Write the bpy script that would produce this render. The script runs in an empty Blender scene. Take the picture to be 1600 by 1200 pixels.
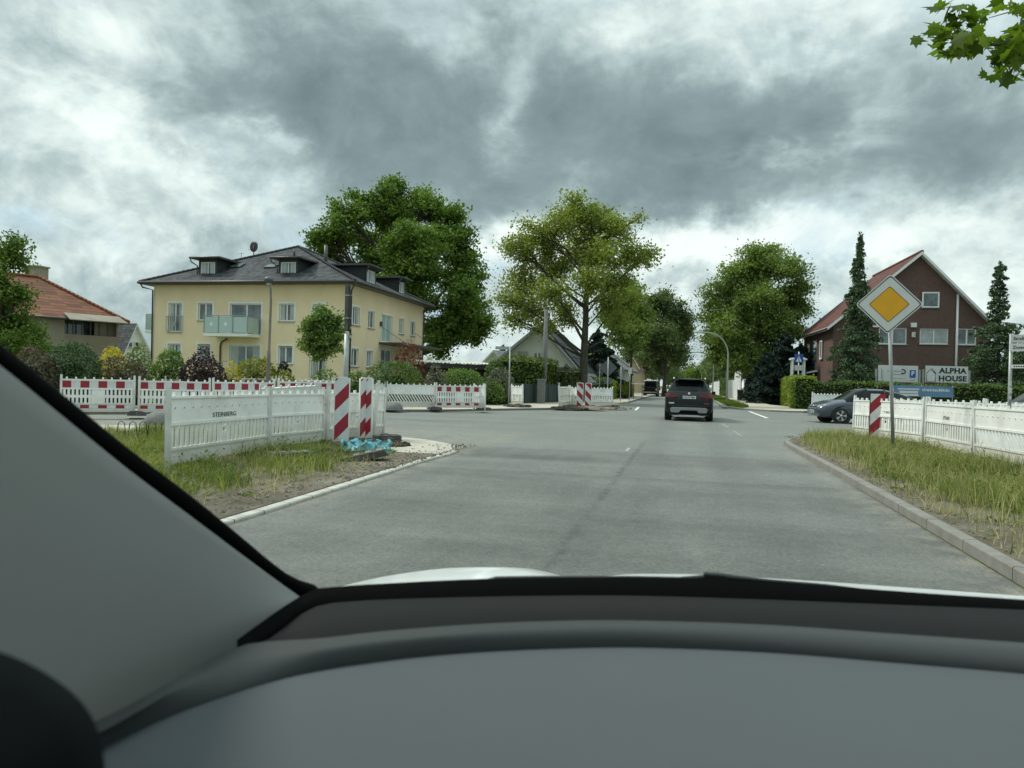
import bpy, bmesh, math, random
import numpy as np
from math import sin, cos, pi, radians, sqrt, atan2, exp
from mathutils import Vector, Matrix

scene = bpy.context.scene
C = scene.collection

# ------------------------------------------------------------------ camera
FPX, EYE = 1150.0, 1.37
YAW, PITCH, ROLL = radians(13.45), radians(-0.2), radians(1.5)
R0 = Vector((cos(YAW), sin(YAW), 0))
F0 = Vector((-sin(YAW) * cos(PITCH), cos(YAW) * cos(PITCH), sin(PITCH)))
U0 = R0.cross(F0)
RC = R0 * cos(ROLL) + U0 * sin(ROLL)
UC = U0 * cos(ROLL) - R0 * sin(ROLL)
cam_data = bpy.data.cameras.new("camera")
cam = bpy.data.objects.new("camera", cam_data)
C.objects.link(cam)
m3 = Matrix((RC, UC, -F0)).transposed()
cam.matrix_world = Matrix.Translation((0, 0, EYE)) @ m3.to_4x4()
cam_data.sensor_width = 36.0
cam_data.lens = FPX / 1600.0 * 36.0
cam_data.clip_start = 0.02
cam_data.clip_end = 3000
cam_data.dof.use_dof = True                      # the small lens of a phone: the car interior is a little soft
cam_data.dof.focus_distance = 22.0
cam_data.dof.aperture_fstop = 6.8
scene.camera = cam

# measured sight lines of the survey: pixel column/row of the photo -> world
def ray(px, py):
    return F0 + RC * ((px - 800) / FPX) + UC * ((600 - py) / FPX)
def P(px, py, d):
    r = ray(px, py)
    return Vector((r.x * d, r.y * d, EYE + r.z * d))
def G(px, py, z=0.0):
    r = ray(px, py)
    d = (z - EYE) / r.z
    return Vector((r.x * d, r.y * d, z))
def GD(px, d, z=0.1):
    p = P(px, 600, d)
    return Vector((p.x, p.y, z))

# ------------------------------------------------------------------ sun and sky
SUN_AZ, SUN_EL = radians(-80), radians(48)      # from the left and a little ahead
sun_dir = Vector((sin(SUN_AZ) * cos(SUN_EL), cos(SUN_AZ) * cos(SUN_EL), sin(SUN_EL)))
sun_data = bpy.data.lights.new("sun", 'SUN')
sun_data.energy = 1.5
sun_data.angle = radians(10)
sun_data.color = (1.0, 0.96, 0.88)
sun = bpy.data.objects.new("sun", sun_data)
sun.rotation_euler = (-sun_dir).to_track_quat('-Z', 'Y').to_euler()
C.objects.link(sun)

scene.view_settings.view_transform = 'Standard'
scene.view_settings.look = 'None'
scene.view_settings.exposure = 0.72
scene.view_settings.gamma = 1.0
scene.view_settings.use_curve_mapping = False
scene.cycles.max_bounces = 6
scene.cycles.transparent_max_bounces = 12
scene.cycles.sample_clamp_indirect = 4.0
scene.cycles.use_denoising = True

world = bpy.data.worlds.new("World")
scene.world = world
world.use_nodes = True
WT = world.node_tree
WT.nodes.clear()

class NT:
    """small helper to write node maths"""
    def __init__(s, tree): s.t = tree; s.n = tree.nodes; s.l = tree.links
    def new(s, typ, **kw):
        n = s.n.new(typ)
        for k, v in kw.items(): setattr(n, k, v)
        return n
    def put(s, sock, v):
        if hasattr(v, 'is_output') or isinstance(v, bpy.types.NodeSocket): s.l.new(v, sock)
        else: sock.default_value = v
    def m(s, op, a, b=0.0, c=0.0, clamp=False):
        n = s.new('ShaderNodeMath', operation=op, use_clamp=clamp)
        s.put(n.inputs[0], a)
        if len(n.inputs) > 1: s.put(n.inputs[1], b)
        if len(n.inputs) > 2: s.put(n.inputs[2], c)
        return n.outputs[0]
    def mix(s, f, a, b, blend='MIX'):
        n = s.new('ShaderNodeMix', data_type='RGBA', blend_type=blend)
        s.put(n.inputs[0], f); s.put(n.inputs[6], a); s.put(n.inputs[7], b)
        return n.outputs[2]
    def noise(s, vec, scale, detail=4.0, rough=0.55, dist=0.0):
        n = s.new('ShaderNodeTexNoise')
        if vec is not None: s.l.new(vec, n.inputs['Vector'])
        n.inputs['Scale'].default_value = scale; n.inputs['Detail'].default_value = detail
        n.inputs['Roughness'].default_value = rough; n.inputs['Distortion'].default_value = dist
        return n.outputs['Fac']
    def ramp(s, f, stops, interp='LINEAR'):
        n = s.new('ShaderNodeValToRGB'); s.put(n.inputs[0], f)
        e = n.color_ramp.elements; n.color_ramp.interpolation = interp
        while len(e) < len(stops): e.new(0.5)
        for i, (p, c) in enumerate(stops):
            e[i].position = p; e[i].color = c if len(c) == 4 else (*c, 1)
        return n.outputs[0]
    def mr(s, v, a, b, c, d, smooth=False):
        n = s.new('ShaderNodeMapRange'); n.clamp = True
        if smooth: n.interpolation_type = 'SMOOTHSTEP'
        s.put(n.inputs[0], v)
        for i, x in enumerate((a, b, c, d)): n.inputs[i + 1].default_value = x
        return n.outputs[0]

def build_sky():
    k = NT(WT)
    sky = k.new('ShaderNodeTexSky', sky_type='NISHITA', sun_disc=False)
    sky.sun_elevation = SUN_EL; sky.sun_rotation = SUN_AZ
    sky.air_density = 1.0; sky.dust_density = 1.5
    tc = k.new('ShaderNodeTexCoord')
    sep = k.new('ShaderNodeSeparateXYZ'); k.l.new(tc.outputs['Generated'], sep.inputs[0])
    x, y, z = sep.outputs
    # layered cloud: bearing and height, flattened towards the horizon
    zz = k.m('ADD', k.m('MAXIMUM', z, 0.0), 0.9)
    comb = k.new('ShaderNodeCombineXYZ')
    k.l.new(k.m('DIVIDE', x, zz), comb.inputs[0]); k.l.new(k.m('DIVIDE', y, zz), comb.inputs[1]); k.l.new(k.m('MULTIPLY', z, 0.7), comb.inputs[2])
    plane = comb.outputs[0]
    def shifted(v):
        o = k.new('ShaderNodeVectorMath', operation='ADD'); k.l.new(plane, o.inputs[0]); o.inputs[1].default_value = v; return o.outputs[0]
    n_big = k.noise(shifted((1.7, 4.2, 0.3)), 2.9, 7, 0.55, 0.25)
    n_mid = k.noise(plane, 6.5, 9, 0.62, 0.5)
    n_fine = k.noise(shifted((9.1, 3.3, 2.0)), 15.0, 8, 0.62, 0.7)
    n_puff = k.noise(shifted((3.1, 8.3, 5.0)), 9.0, 7, 0.55, 0.3)
    wx = k.noise(shifted((2.2, 6.6, 1.0)), 4.5, 6, 0.6)
    wy = k.noise(shifted((7.3, 2.1, 4.4)), 5.0, 6, 0.6)
    az = k.m('ADD', k.m('ARCTAN2', x, y), k.m('MULTIPLY', k.m('SUBTRACT', wx, 0.5), 0.42))
    el = k.m('ADD', k.m('ARCSINE', z), k.m('MULTIPLY', k.m('SUBTRACT', wy, 0.5), 0.26))
    total = None
    # cloud masses of this sky: photo column, row, half-widths in pixels, strength (- dark, + bright)
    blobs = BLOBS
    for (px, py, sx, sy, a) in blobs:
        r = ray(px, py).normalized()
        caz, cel = atan2(r.x, r.y), math.asin(r.z)
        dx = k.m('MULTIPLY', k.m('SUBTRACT', az, caz), FPX / (1.35 * sx))
        dy = k.m('MULTIPLY', k.m('SUBTRACT', el, cel), FPX / (1.35 * sy))
        g = k.m('EXPONENT', k.m('MULTIPLY', k.m('ADD', k.m('MULTIPLY', dx, dx), k.m('MULTIPLY', dy, dy)), -1.0))
        t = k.m('MULTIPLY', g, a * (0.64 if a < 0 else 0.82))
        total = t if total is None else k.m('ADD', total, t)
    lum = k.m('ADD', L_BASE, total)
    lum = k.m('ADD', lum, k.m('MULTIPLY', k.m('SUBTRACT', n_big, 0.5), A_BIG))
    lum = k.m('ADD', lum, k.m('MULTIPLY', k.m('SUBTRACT', n_mid, 0.5), A_MID))
    # the fine ragged structure shows most where the cloud is thin
    thin = k.mr(lum, 0.1, 0.65, 0.55, 1.1)
    lum = k.m('ADD', lum, k.m('MULTIPLY', k.m('SUBTRACT', n_fine, 0.5), k.m('MULTIPLY', thin, A_FINE)))
    rid = k.m('ABSOLUTE', k.m('SUBTRACT', n_puff, 0.5))
    lum = k.m('ADD', lum, k.m('MULTIPLY', k.mr(rid, 0.0, 0.09, 1, 0, True), k.m('MULTIPLY', thin, 0.10)))
    lum = k.m('ADD', lum, k.mr(lum, -0.3, 0.30, 0.18, 0.0))
    cloud = k.ramp(lum, SKYRAMP)
    # thicker, brighter overcast towards the zenith
    up = k.mr(z, 0.52, 0.96, 1.0, 2.5, True)
    cloud = k.mix(1.0, cloud, k.ramp(k.m('MULTIPLY', up, 0.4), [(0, (0, 0, 0)), (1, (2.5, 2.5, 2.5))]), 'MULTIPLY')
    # blue-grey holes between the clouds
    hole = k.m('MULTIPLY', k.mr(k.noise(shifted((5.5, 1.2, 7.7)), 3.6, 7, 0.6, 0.4), 0.53, 0.64, 0, 1, True), k.mr(lum, 0.40, 0.6, 0, 1, True))
    hole = k.m('MULTIPLY', hole, k.mr(z, 0.02, 0.30, 0.85, 0.22, True))
    blue = k.mix(0.25, (2.6, 4.0, 4.7, 1), sky.outputs[0])
    col = k.mix(hole, cloud, blue)
    bg = k.new('ShaderNodeBackground'); bg.inputs[1].default_value = 0.1
    k.l.new(col, bg.inputs[0])
    out = k.new('ShaderNodeOutputWorld'); k.l.new(bg.outputs[0], out.inputs[0])
BLOBS = [
    (330, 110, 130, 80, -.34), (500, 190, 170, 85, -.42), (620, 265, 190, 50, -.30), (800, 300, 90, 36, -.22), (440, 60, 160, 60, -.18), (660, 120, 130, 60, -.20), (760, 170, 90, 60, -.16),
    (1060, 175, 200, 62, -.44), (1220, 150, 130, 70, -.26), (930, 250, 200, 40, -.26), (1060, 325, 120, 24, -.32), (1120, 265, 150, 30, -.18), (1500, 270, 110, 60, -.26), (1480, 110, 150, 40, -.22), (1560, 210, 80, 60, -.12),
    (60, 85, 60, 20, -.30), (35, 275, 75, 22, -.30), (290, 425, 230, 16, -.12), (150, 330, 60, 20, -.12), (720, 350, 60, 18, -.12),
    (130, 160, 120, 70, .30), (290, 300, 110, 50, .38), (170, 375, 180, 30, .20), (395, 190, 34, 20, .50), (842, 200, 34, 66, .42), (870, 400, 200, 26, .42), (1290, 385, 280, 34, .46), (1100, 415, 220, 26, .34),
    (1370, 170, 46, 34, .36), (1230, 243, 80, 9, .30), (900, 20, 180, 46, .26), (1330, 30, 170, 50, .34), (480, 10, 200, 30, .12), (30, 20, 100, 40, .16), (1560, 50, 60, 60, .22), (620, 540, 160, 18, .25), (150, 20, 120, 30, .15), (210, 230, 60, 40, .16)]
L_BASE, A_BIG, A_MID, A_FINE = 0.50, 0.85, 1.05, 0.58
SKYRAMP = [(0.0, (1.10, 1.54, 1.64)), (0.22, (1.62, 2.17, 2.25)), (0.42, (2.50, 3.18, 3.24)), (0.62, (3.55, 4.28, 4.24)), (0.80, (4.75, 5.5, 5.3)), (1.0, (5.8, 6.4, 6.1))]
build_sky()

# ------------------------------------------------------------------ materials
MATS = {}
def mat(name, color, rough=0.7, var=0.12, scale=3.0, bump=0.0, bscale=40.0, metal=0.0, spec=0.5, dirt=None, dirt_amt=0.0, dirt_scale=1.2, coat=0.0, vec='Object', splash=0.0):
    """procedural surface: base colour broken up by noise, optional dirt patches and bump"""
    if name in MATS: return MATS[name]
    m = bpy.data.materials.new(name); m.use_nodes = True
    t = m.node_tree; k = NT(t); b = t.nodes['Principled BSDF']
    tc = k.new('ShaderNodeNewGeometry').outputs['Position'] if vec == 'World' else k.new('ShaderNodeTexCoord').outputs[vec]
    n = k.noise(tc, scale, 5, 0.6)
    c = Vector(color)
    col = k.ramp(n, [(0.3, tuple(c * (1 - var))), (0.7, tuple(c * (1 + var)))])
    if dirt is not None:
        d = k.mr(k.noise(tc, dirt_scale, 6, 0.65), 0.5, 0.72, 0, dirt_amt)
        if splash:   # mud splashed up from the ground
            sp = k.new('ShaderNodeSeparateXYZ'); k.l.new(tc, sp.inputs[0]); d = k.m('MAXIMUM', d, k.m('MULTIPLY', k.mr(k.m('ADD', sp.outputs[2], k.m('MULTIPLY', k.noise(tc, 5, 5, 0.7), -0.55)), -0.15, 0.35, 1, 0), splash))
        col = k.mix(d, col, (*dirt, 1))
    k.l.new(col, b.inputs['Base Color'])
    b.inputs['Roughness'].default_value = rough
    b.inputs['Metallic'].default_value = metal
    b.inputs['Specular IOR Level'].default_value = spec
    b.inputs['Coat Weight'].default_value = coat
    b.inputs['Coat Roughness'].default_value = 0.05
    if bump > 0:
        bp = k.new('ShaderNodeBump'); bp.inputs['Strength'].default_value = bump; bp.inputs['Distance'].default_value = 0.02
        k.l.new(k.noise(tc, bscale, 5, 0.6), bp.inputs['Height']); k.l.new(bp.outputs[0], b.inputs['Normal'])
    MATS[name] = m
    return m

def leaf_mat(name, dark, light, trans=0.35, scale=0.45, rough=0.55):
    """leaf colour varies from leaf to leaf (attribute tint) and from bough to bough (noise)"""
    if name in MATS: return MATS[name]
    m = bpy.data.materials.new(name); m.use_nodes = True
    t = m.node_tree; k = NT(t); b = t.nodes['Principled BSDF']
    at = k.new('ShaderNodeAttribute', attribute_name='tint').outputs['Fac']
    tc = k.new('ShaderNodeTexCoord').outputs['Object']
    f = k.m('ADD', k.m('MULTIPLY', at, 0.6), k.m('MULTIPLY', k.mr(k.noise(tc, scale, 3, 0.5), 0.35, 0.65, 0, 1), 0.4))
    col = k.ramp(f, [(0.1, dark), (0.9, light)])
    k.l.new(col, b.inputs['Base Color']); b.inputs['Roughness'].default_value = rough
    b.inputs['Specular IOR Level'].default_value = 0.25
    tr = k.new('ShaderNodeBsdfTranslucent'); k.l.new(k.mix(1.0, col, (1.5, 1.7, 0.7, 1), 'MULTIPLY'), tr.inputs[0])
    mx = k.new('ShaderNodeMixShader'); mx.inputs[0].default_value = trans
    k.l.new(b.outputs[0], mx.inputs[1]); k.l.new(tr.outputs[0], mx.inputs[2])
    k.l.new(mx.outputs[0], t.nodes['Material Output'].inputs[0])
    MATS[name] = m
    return m

def glass_mat(name, tint=(0.035, 0.05, 0.055), rough=0.04, spec=0.9):
    """window glass in front of a dim room: dark body, mirror-like skin, uneven curtains behind"""
    if name in MATS: return MATS[name]
    m = bpy.data.materials.new(name); m.use_nodes = True
    t = m.node_tree; k = NT(t); b = t.nodes['Principled BSDF']
    tc = k.new('ShaderNodeTexCoord').outputs['Object']
    n = k.noise(tc, 1.1, 3, 0.5)
    c = Vector(tint)
    k.l.new(k.ramp(n, [(0.4, tuple(c * 0.55)), (0.62, tuple(c * 1.7))]), b.inputs['Base Color'])
    b.inputs['Roughness'].default_value = rough; b.inputs['Specular IOR Level'].default_value = spec; b.inputs['IOR'].default_value = 1.5
    bp = k.new('ShaderNodeBump'); bp.inputs['Strength'].default_value = 0.06
    k.l.new(k.noise(tc, 0.8, 2, 0.5), bp.inputs['Height']); k.l.new(bp.outputs[0], b.inputs['Normal'])
    MATS[name] = m
    return m

def tile_mat(name, c1, c2, course=0.30, width=0.24):
    """roof tiles laid in courses, from the UV map (metres along the eaves, metres up the slope)"""
    if name in MATS: return MATS[name]
    m = bpy.data.materials.new(name); m.use_nodes = True
    t = m.node_tree; k = NT(t); b = t.nodes['Principled BSDF']
    uv = k.new('ShaderNodeTexCoord').outputs['UV']
    sep = k.new('ShaderNodeSeparateXYZ'); k.l.new(uv, sep.inputs[0])
    u, v = sep.outputs[0], sep.outputs[1]
    row = k.m('FRACT', k.m('DIVIDE', v, course))
    wav = k.m('SINE', k.m('MULTIPLY', u, 2 * pi / width))
    h = k.m('ADD', k.m('MULTIPLY', k.m('SUBTRACT', 1.0, row), 0.05), k.m('MULTIPLY', wav, 0.008))
    bt = k.new('ShaderNodeTexWhiteNoise', noise_dimensions='2D')
    cv = k.new('ShaderNodeCombineXYZ'); k.l.new(k.m('FLOOR', k.m('DIVIDE', u, width)), cv.inputs[0]); k.l.new(k.m('FLOOR', k.m('DIVIDE', v, course)), cv.inputs[1])
    k.l.new(cv.outputs[0], bt.inputs['Vector'])
    f = k.m('ADD', k.m('MULTIPLY', bt.outputs['Value'], 0.55), k.m('MULTIPLY', k.noise(uv, 0.6, 5, 0.6), 0.45))
    k.l.new(k.mix(k.m('MULTIPLY', k.mr(row, 0.72, 0.95, 0, 1), 0.75), k.ramp(f, [(0.2, c1), (0.8, c2)]), (*[x * 0.35 for x in c1], 1)), b.inputs['Base Color'])
    b.inputs['Roughness'].default_value = 0.78; b.inputs['Specular IOR Level'].default_value = 0.3
    bp = k.new('ShaderNodeBump'); bp.inputs['Strength'].default_value = 1.0; bp.inputs['Distance'].default_value = 1.0
    k.l.new(h, bp.inputs['Height']); k.l.new(bp.outputs[0], b.inputs['Normal'])
    MATS[name] = m
    return m

def asphalt_mat():
    m = bpy.data.materials.new("asphalt"); m.use_nodes = True
    t = m.node_tree; k = NT(t); b = t.nodes['Principled BSDF']
    tc = k.new('ShaderNodeTexCoord').outputs['Object']
    sep = k.new('ShaderNodeSeparateXYZ'); k.l.new(tc, sep.inputs[0])
    x, y = sep.outputs[0], sep.outputs[1]
    st = k.new('ShaderNodeMapping'); k.l.new(tc, st.inputs[0]); st.inputs['Scale'].default_value = (1.0, 0.18, 1.0)
    streak = k.noise(st.outputs[0], 1.3, 6, 0.6)
    st2 = k.new('ShaderNodeMapping'); k.l.new(tc, st2.inputs[0]); st2.inputs['Scale'].default_value = (0.14, 1.0, 1.0)
    cross = k.noise(st2.outputs[0], 0.75, 4, 0.55)
    big = k.noise(tc, 0.35, 6, 0.6)
    grain = k.noise(tc, 95.0, 3, 0.7)
    grain2 = k.noise(tc, 30.0, 4, 0.75); grain3 = k.noise(tc, 7.0, 6, 0.7)
    v = k.m('ADD', k.m('MULTIPLY', streak, 0.25), k.m('MULTIPLY', big, 0.40))
    v = k.m('ADD', v, k.m('MULTIPLY', cross, 0.35))
    col = k.ramp(v, [(0.38, (0.086, 0.089, 0.081)), (0.5, (0.130, 0.134, 0.122)), (0.62, (0.180, 0.184, 0.168))])
    # older, paler surfacing in the mouth of the side street and beyond; straight day joints across the lane
    wob = k.m('MULTIPLY', k.m('SUBTRACT', k.noise(tc, 0.6, 4, 0.6), 0.5), 0.5)
    yw = k.m('ADD', y, wob)
    old = k.m('MULTIPLY', k.mr(yw, 14.6, 15.1, 0, 1), 0.55)
    col = k.mix(old, col, (0.215, 0.230, 0.210, 1))
    for (y0, y1, a, xa, xb, cc) in ((11.0, 12.6, .38, -4.2, 2.3, (0.215, 0.232, 0.212)), (17.0, 19.2, .30, -.9, 2.2, (0.15, .16, .15)), (20.5, 21.8, .25, -6, 2.3, (0.145, .157, .147)), (7.6, 8.3, .16, -1, 2.4, (0.2, .212, .198))):
        w1 = k.m('MULTIPLY', k.mr(yw, y0 - .06, y0 + .06, 0, 1), k.mr(yw, y1 - .25, y1 + .25, 1, 0))
        w2 = k.m('MULTIPLY', k.mr(x, xa - .1, xa + .1, 0, 1), k.mr(x, xb - .1, xb + .1, 1, 0))
        col = k.mix(k.m('MULTIPLY', k.m('MULTIPLY', w1, w2), a), col, (*cc, 1))
    # the long joint down the middle, worn and patchy
    jx = k.m('ABSOLUTE', k.m('SUBTRACT', k.m('ADD', x, k.m('MULTIPLY', k.m('SUBTRACT', k.noise(tc, 2.5, 4, 0.65), 0.5), 0.16)), -0.98))
    jw = k.m('MULTIPLY', k.mr(jx, 0.012, 0.075, 1, 0), k.mr(k.noise(tc, 2.6, 6, 0.75), 0.42, 0.6, 0.12, 0.72))
    jw = k.m('MULTIPLY', jw, k.mr(y, 17.5, 18.5, 1, 0))
    col = k.mix(jw, col, (0.055, 0.06, 0.058, 1))
    # wheel tracks polished darker, sand blown against the kerbs
    for cx in (-0.72, 0.80):
        tw = k.mr(k.m('ABSOLUTE', k.m('SUBTRACT', k.m('ADD', x, wob), cx)), 0.12, 0.5, 0.24, 0, True)
        col = k.mix(tw, col, (0.095, 0.098, 0.09, 1))
    sd = k.m('MAXIMUM', k.mr(x, 1.75, 2.3, 0, 1), k.mr(x, -3.75, -4.1, 0, 1))
    sd = k.m('MULTIPLY', sd, k.mr(k.noise(tc, 2.2, 6, 0.7), 0.42, 0.62, 0.05, 0.65))
    col = k.mix(k.m('MULTIPLY', sd, k.mr(y, 18, 20, 1, 0)), col, (0.27, 0.25, 0.2, 1))
    # fine cracks
    vo = k.new('ShaderNodeTexVoronoi', feature='DISTANCE_TO_EDGE'); vo.inputs['Scale'].default_value = 0.45
    wv = k.new('ShaderNodeVectorMath', operation='ADD'); k.l.new(tc, wv.inputs[0])
    nv = k.new('ShaderNodeTexNoise'); k.l.new(tc, nv.inputs['Vector']); nv.inputs['Scale'].default_value = 1.5; nv.inputs['Detail'].default_value = 5
    k.l.new(nv.outputs['Color'], wv.inputs[1]); k.l.new(wv.outputs[0], vo.inputs['Vector'])
    cr = k.m('MULTIPLY', k.mr(vo.outputs[0], 0.002, 0.008, 1, 0), k.mr(k.noise(tc, 0.5, 3, 0.5), 0.52, 0.6, 0, 0.4))
    col = k.mix(cr, col, (0.07, 0.075, 0.072, 1))
    # stone chips: some light, some dark
    g = k.m('ADD', k.m('MULTIPLY', k.m('SUBTRACT', grain, 0.5), 1.0), k.m('ADD', k.m('MULTIPLY', k.m('SUBTRACT', grain2, 0.5), 1.5), k.m('MULTIPLY', k.m('SUBTRACT', grain3, 0.5), 0.6)))
    col = k.mix(1.0, col, k.ramp(k.m('ADD', g, 0.5), [(0.0, (0.35, 0.35, 0.35)), (0.5, (1, 1, 1)), (1.0, (1.75, 1.72, 1.65))]), 'MULTIPLY')
    fl = k.new('ShaderNodeTexVoronoi'); k.l.new(tc, fl.inputs['Vector']); fl.inputs['Scale'].default_value = 7.0
    fk = k.m('MULTIPLY', k.mr(fl.outputs['Distance'], 0.06, 0.10, 1, 0), k.mr(k.noise(tc, 0.9, 3, 0.6), 0.55, 0.66, 0, 0.6))
    col = k.mix(fk, col, (0.42, 0.42, 0.38, 1))
    k.l.new(col, b.inputs['Base Color'])
    b.inputs['Roughness'].default_value = 0.72; b.inputs['Specular IOR Level'].default_value = 0.35
    bp = k.new('ShaderNodeBump'); bp.inputs['Strength'].default_value = 0.5; bp.inputs['Distance'].default_value = 0.008
    k.l.new(grain, bp.inputs['Height']); k.l.new(bp.outputs[0], b.inputs['Normal'])
    return m

def soil_mat(name, c1, c2, c3, scale=1.2):
    m = bpy.data.materials.new(name); m.use_nodes = True
    t = m.node_tree; k = NT(t); b = t.nodes['Principled BSDF']
    tc = k.new('ShaderNodeTexCoord').outputs['Object']
    n = k.m('ADD', k.m('MULTIPLY', k.noise(tc, scale, 7, 0.65), 0.65), k.m('MULTIPLY', k.noise(tc, scale * 22, 5, 0.7), 0.35))
    col = k.ramp(n, [(0.34, c1), (0.5, c2), (0.66, c3)])
    k.l.new(col, b.inputs['Base Color']); b.inputs['Roughness'].default_value = 0.95; b.inputs['Specular IOR Level'].default_value = 0.1
    bp = k.new('ShaderNodeBump'); bp.inputs['Strength'].default_value = 0.8; bp.inputs['Distance'].default_value = 0.05
    k.l.new(k.noise(tc, 18, 6, 0.7), bp.inputs['Height']); k.l.new(bp.outputs[0], b.inputs['Normal'])
    return m

M_ASPH = asphalt_mat()
M_GROUND = soil_mat("dry_ground", (0.06, 0.085, 0.03), (0.12, 0.14, 0.05), (0.22, 0.2, 0.11), 0.3)
M_SOIL = soil_mat("sandy_soil", (0.085, 0.075, 0.056), (0.17, 0.15, 0.115), (0.30, 0.268, 0.21))
M_PAVE = mat("pavement_slabs", (0.45, 0.42, 0.35), 0.9, 0.18, 1.5, 0.3, 30, dirt=(0.25, 0.24, 0.2), dirt_amt=0.6)
M_KERB = mat("kerb_concrete", (0.225, 0.218, 0.192), 0.9, 0.2, 5, 0.4, 60, dirt=(0.22, 0.2, 0.16), dirt_amt=0.6, dirt_scale=2.5)
M_KERBW = mat("kerb_pale", (0.46, 0.45, 0.40), 0.9, 0.2, 5, 0.3, 60, dirt=(0.3, 0.28, 0.23), dirt_amt=0.5, dirt_scale=3)
M_PAINT = mat("road_paint", (0.72, 0.72, 0.68), 0.8, 0.2, 9, 0.1, 90, dirt=(0.3, 0.3, 0.28), dirt_amt=0.7, dirt_scale=6)
M_BWHITE = mat("barrier_plastic", (0.86, 0.87, 0.83), 0.45, 0.05, 3, 0.06, 20, dirt=(0.46, 0.44, 0.35), dirt_amt=0.5, dirt_scale=1.6, vec='World', splash=0.8)
M_BGREY = mat("barrier_post", (0.70, 0.71, 0.68), 0.45, 0.1, 4, 0.05, 30, dirt=(0.38, 0.37, 0.31), dirt_amt=0.6, dirt_scale=2.3, vec='World', splash=0.8)
M_BOLD = mat("barrier_weathered", (0.70, 0.69, 0.60), 0.55, 0.1, 4, 0.06, 20, dirt=(0.36, 0.34, 0.26), dirt_amt=0.7, dirt_scale=2.8, vec='World')
M_REDF = mat("red_foil", (0.30, 0.014, 0.03), 0.4, 0.15, 5)
M_WHTF = mat("white_foil", (0.66, 0.68, 0.67), 0.4, 0.08, 5, dirt=(0.4, 0.4, 0.36), dirt_amt=0.4, dirt_scale=4)
M_RUB = mat("recycled_rubber", (0.055, 0.052, 0.048), 0.9, 0.3, 8, 0.5, 50, dirt=(0.16, 0.14, 0.11), dirt_amt=0.6, dirt_scale=5)
M_BLACK = mat("black_plastic", (0.012, 0.013, 0.014), 0.5, 0.2, 5)
M_DARKM = mat("dark_metal", (0.06, 0.065, 0.068), 0.5, 0.2, 5, metal=0.3)
M_GALV = mat("galvanised_steel", (0.36, 0.38, 0.37), 0.5, 0.15, 6, metal=0.5, dirt=(0.24, 0.24, 0.22), dirt_amt=0.5)
M_SGREY = mat("sign_back", (0.10, 0.11, 0.115), 0.5, 0.12, 6, metal=0.4)
M_WOODP = mat("weathered_timber", (0.10, 0.10, 0.09), 0.85, 0.25, 4, 0.4, 30)
M_YELLOW = mat("yellow_render", (0.88, 0.72, 0.48), 0.9, 0.05, 0.8, 0.12, 40, dirt=(0.68, 0.58, 0.37), dirt_amt=0.35, dirt_scale=0.5)
M_WHITEP = mat("white_paint", (0.80, 0.81, 0.80), 0.5, 0.05, 3)
M_WHITER = mat("white_render", (0.84, 0.85, 0.80), 0.9, 0.05, 1, 0.1, 30, dirt=(0.6, 0.6, 0.55), dirt_amt=0.4)
M_GLASS = glass_mat("window_glass", (0.10, 0.13, 0.14))
M_CURTAIN = mat("net_curtain", (0.42, 0.46, 0.46), 0.35, 0.2, 2.0, spec=0.8)
M_SHUT = mat("roller_shutter", (0.42, 0.41, 0.38), 0.7, 0.08, 2)
M_GGLASS = mat("balcony_glass", (0.42, 0.55, 0.52), 0.12, 0.08, 1.0, spec=0.7)
M_ROOFD = tile_mat("dark_tiles", (0.018, 0.021, 0.023), (0.075, 0.082, 0.086))
M_ROOFR = tile_mat("red_tiles", (0.10, 0.033, 0.015), (0.215, 0.082, 0.037), 0.42, 0.9)
M_ROOFR2 = tile_mat("brown_red_tiles", (0.085, 0.030, 0.024), (0.15, 0.058, 0.044))
M_ROOFG = tile_mat("grey_tiles", (0.17, 0.175, 0.17), (0.29, 0.295, 0.28))
M_SLATE = mat("slate_cladding", (0.030, 0.034, 0.038), 0.6, 0.15, 2)
M_GUTTER = mat("dark_gutter", (0.07, 0.068, 0.065), 0.45, 0.15, 4)
M_BRICKH = mat("brown_brick", (0.13, 0.078, 0.066), 0.9, 0.16, 6, 0.3, 60, dirt=(0.19, 0.12, 0.10), dirt_amt=0.5, dirt_scale=0.8)
M_BEIGEH = mat("grey_beige_render", (0.30, 0.275, 0.215), 0.95, 0.12, 1.2, 0.3, 20, dirt=(0.20, 0.18, 0.14), dirt_amt=0.6, dirt_scale=0.8)
M_BARK = mat("bark", (0.075, 0.068, 0.052), 0.95, 0.3, 3, 0.8, 14)
M_CARBLK = mat("black_car_paint", (0.004, 0.0045, 0.005), 0.3, 0.1, 2, coat=0.15, spec=0.25)
M_CARGRY = mat("blue_grey_car_paint", (0.06, 0.078, 0.10), 0.25, 0.08, 2, coat=0.8, metal=0.3)
M_CARSLV = mat("silver_car_paint", (0.48, 0.47, 0.43), 0.3, 0.06, 2, coat=0.6, metal=0.3)
M_CARGL = glass_mat("car_glass", (0.008, 0.010, 0.011), 0.05, 0.16)
M_CHROME = mat("chrome", (0.6, 0.62, 0.62), 0.2, 0.05, 3, metal=0.9)
M_ALU = mat("silver_plastic", (0.26, 0.28, 0.275), 0.4, 0.08, 3, metal=0.4)
M_TAIL = mat("tail_lamp", (0.16, 0.014, 0.018), 0.12, 0.2, 8, coat=1.0)
M_LAMPG = mat("clear_lamp", (0.5, 0.53, 0.53), 0.08, 0.3, 12, coat=1.0, spec=0.8)
M_TYRE = mat("tyre_rubber", (0.018, 0.018, 0.018), 0.85, 0.2, 6)
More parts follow.
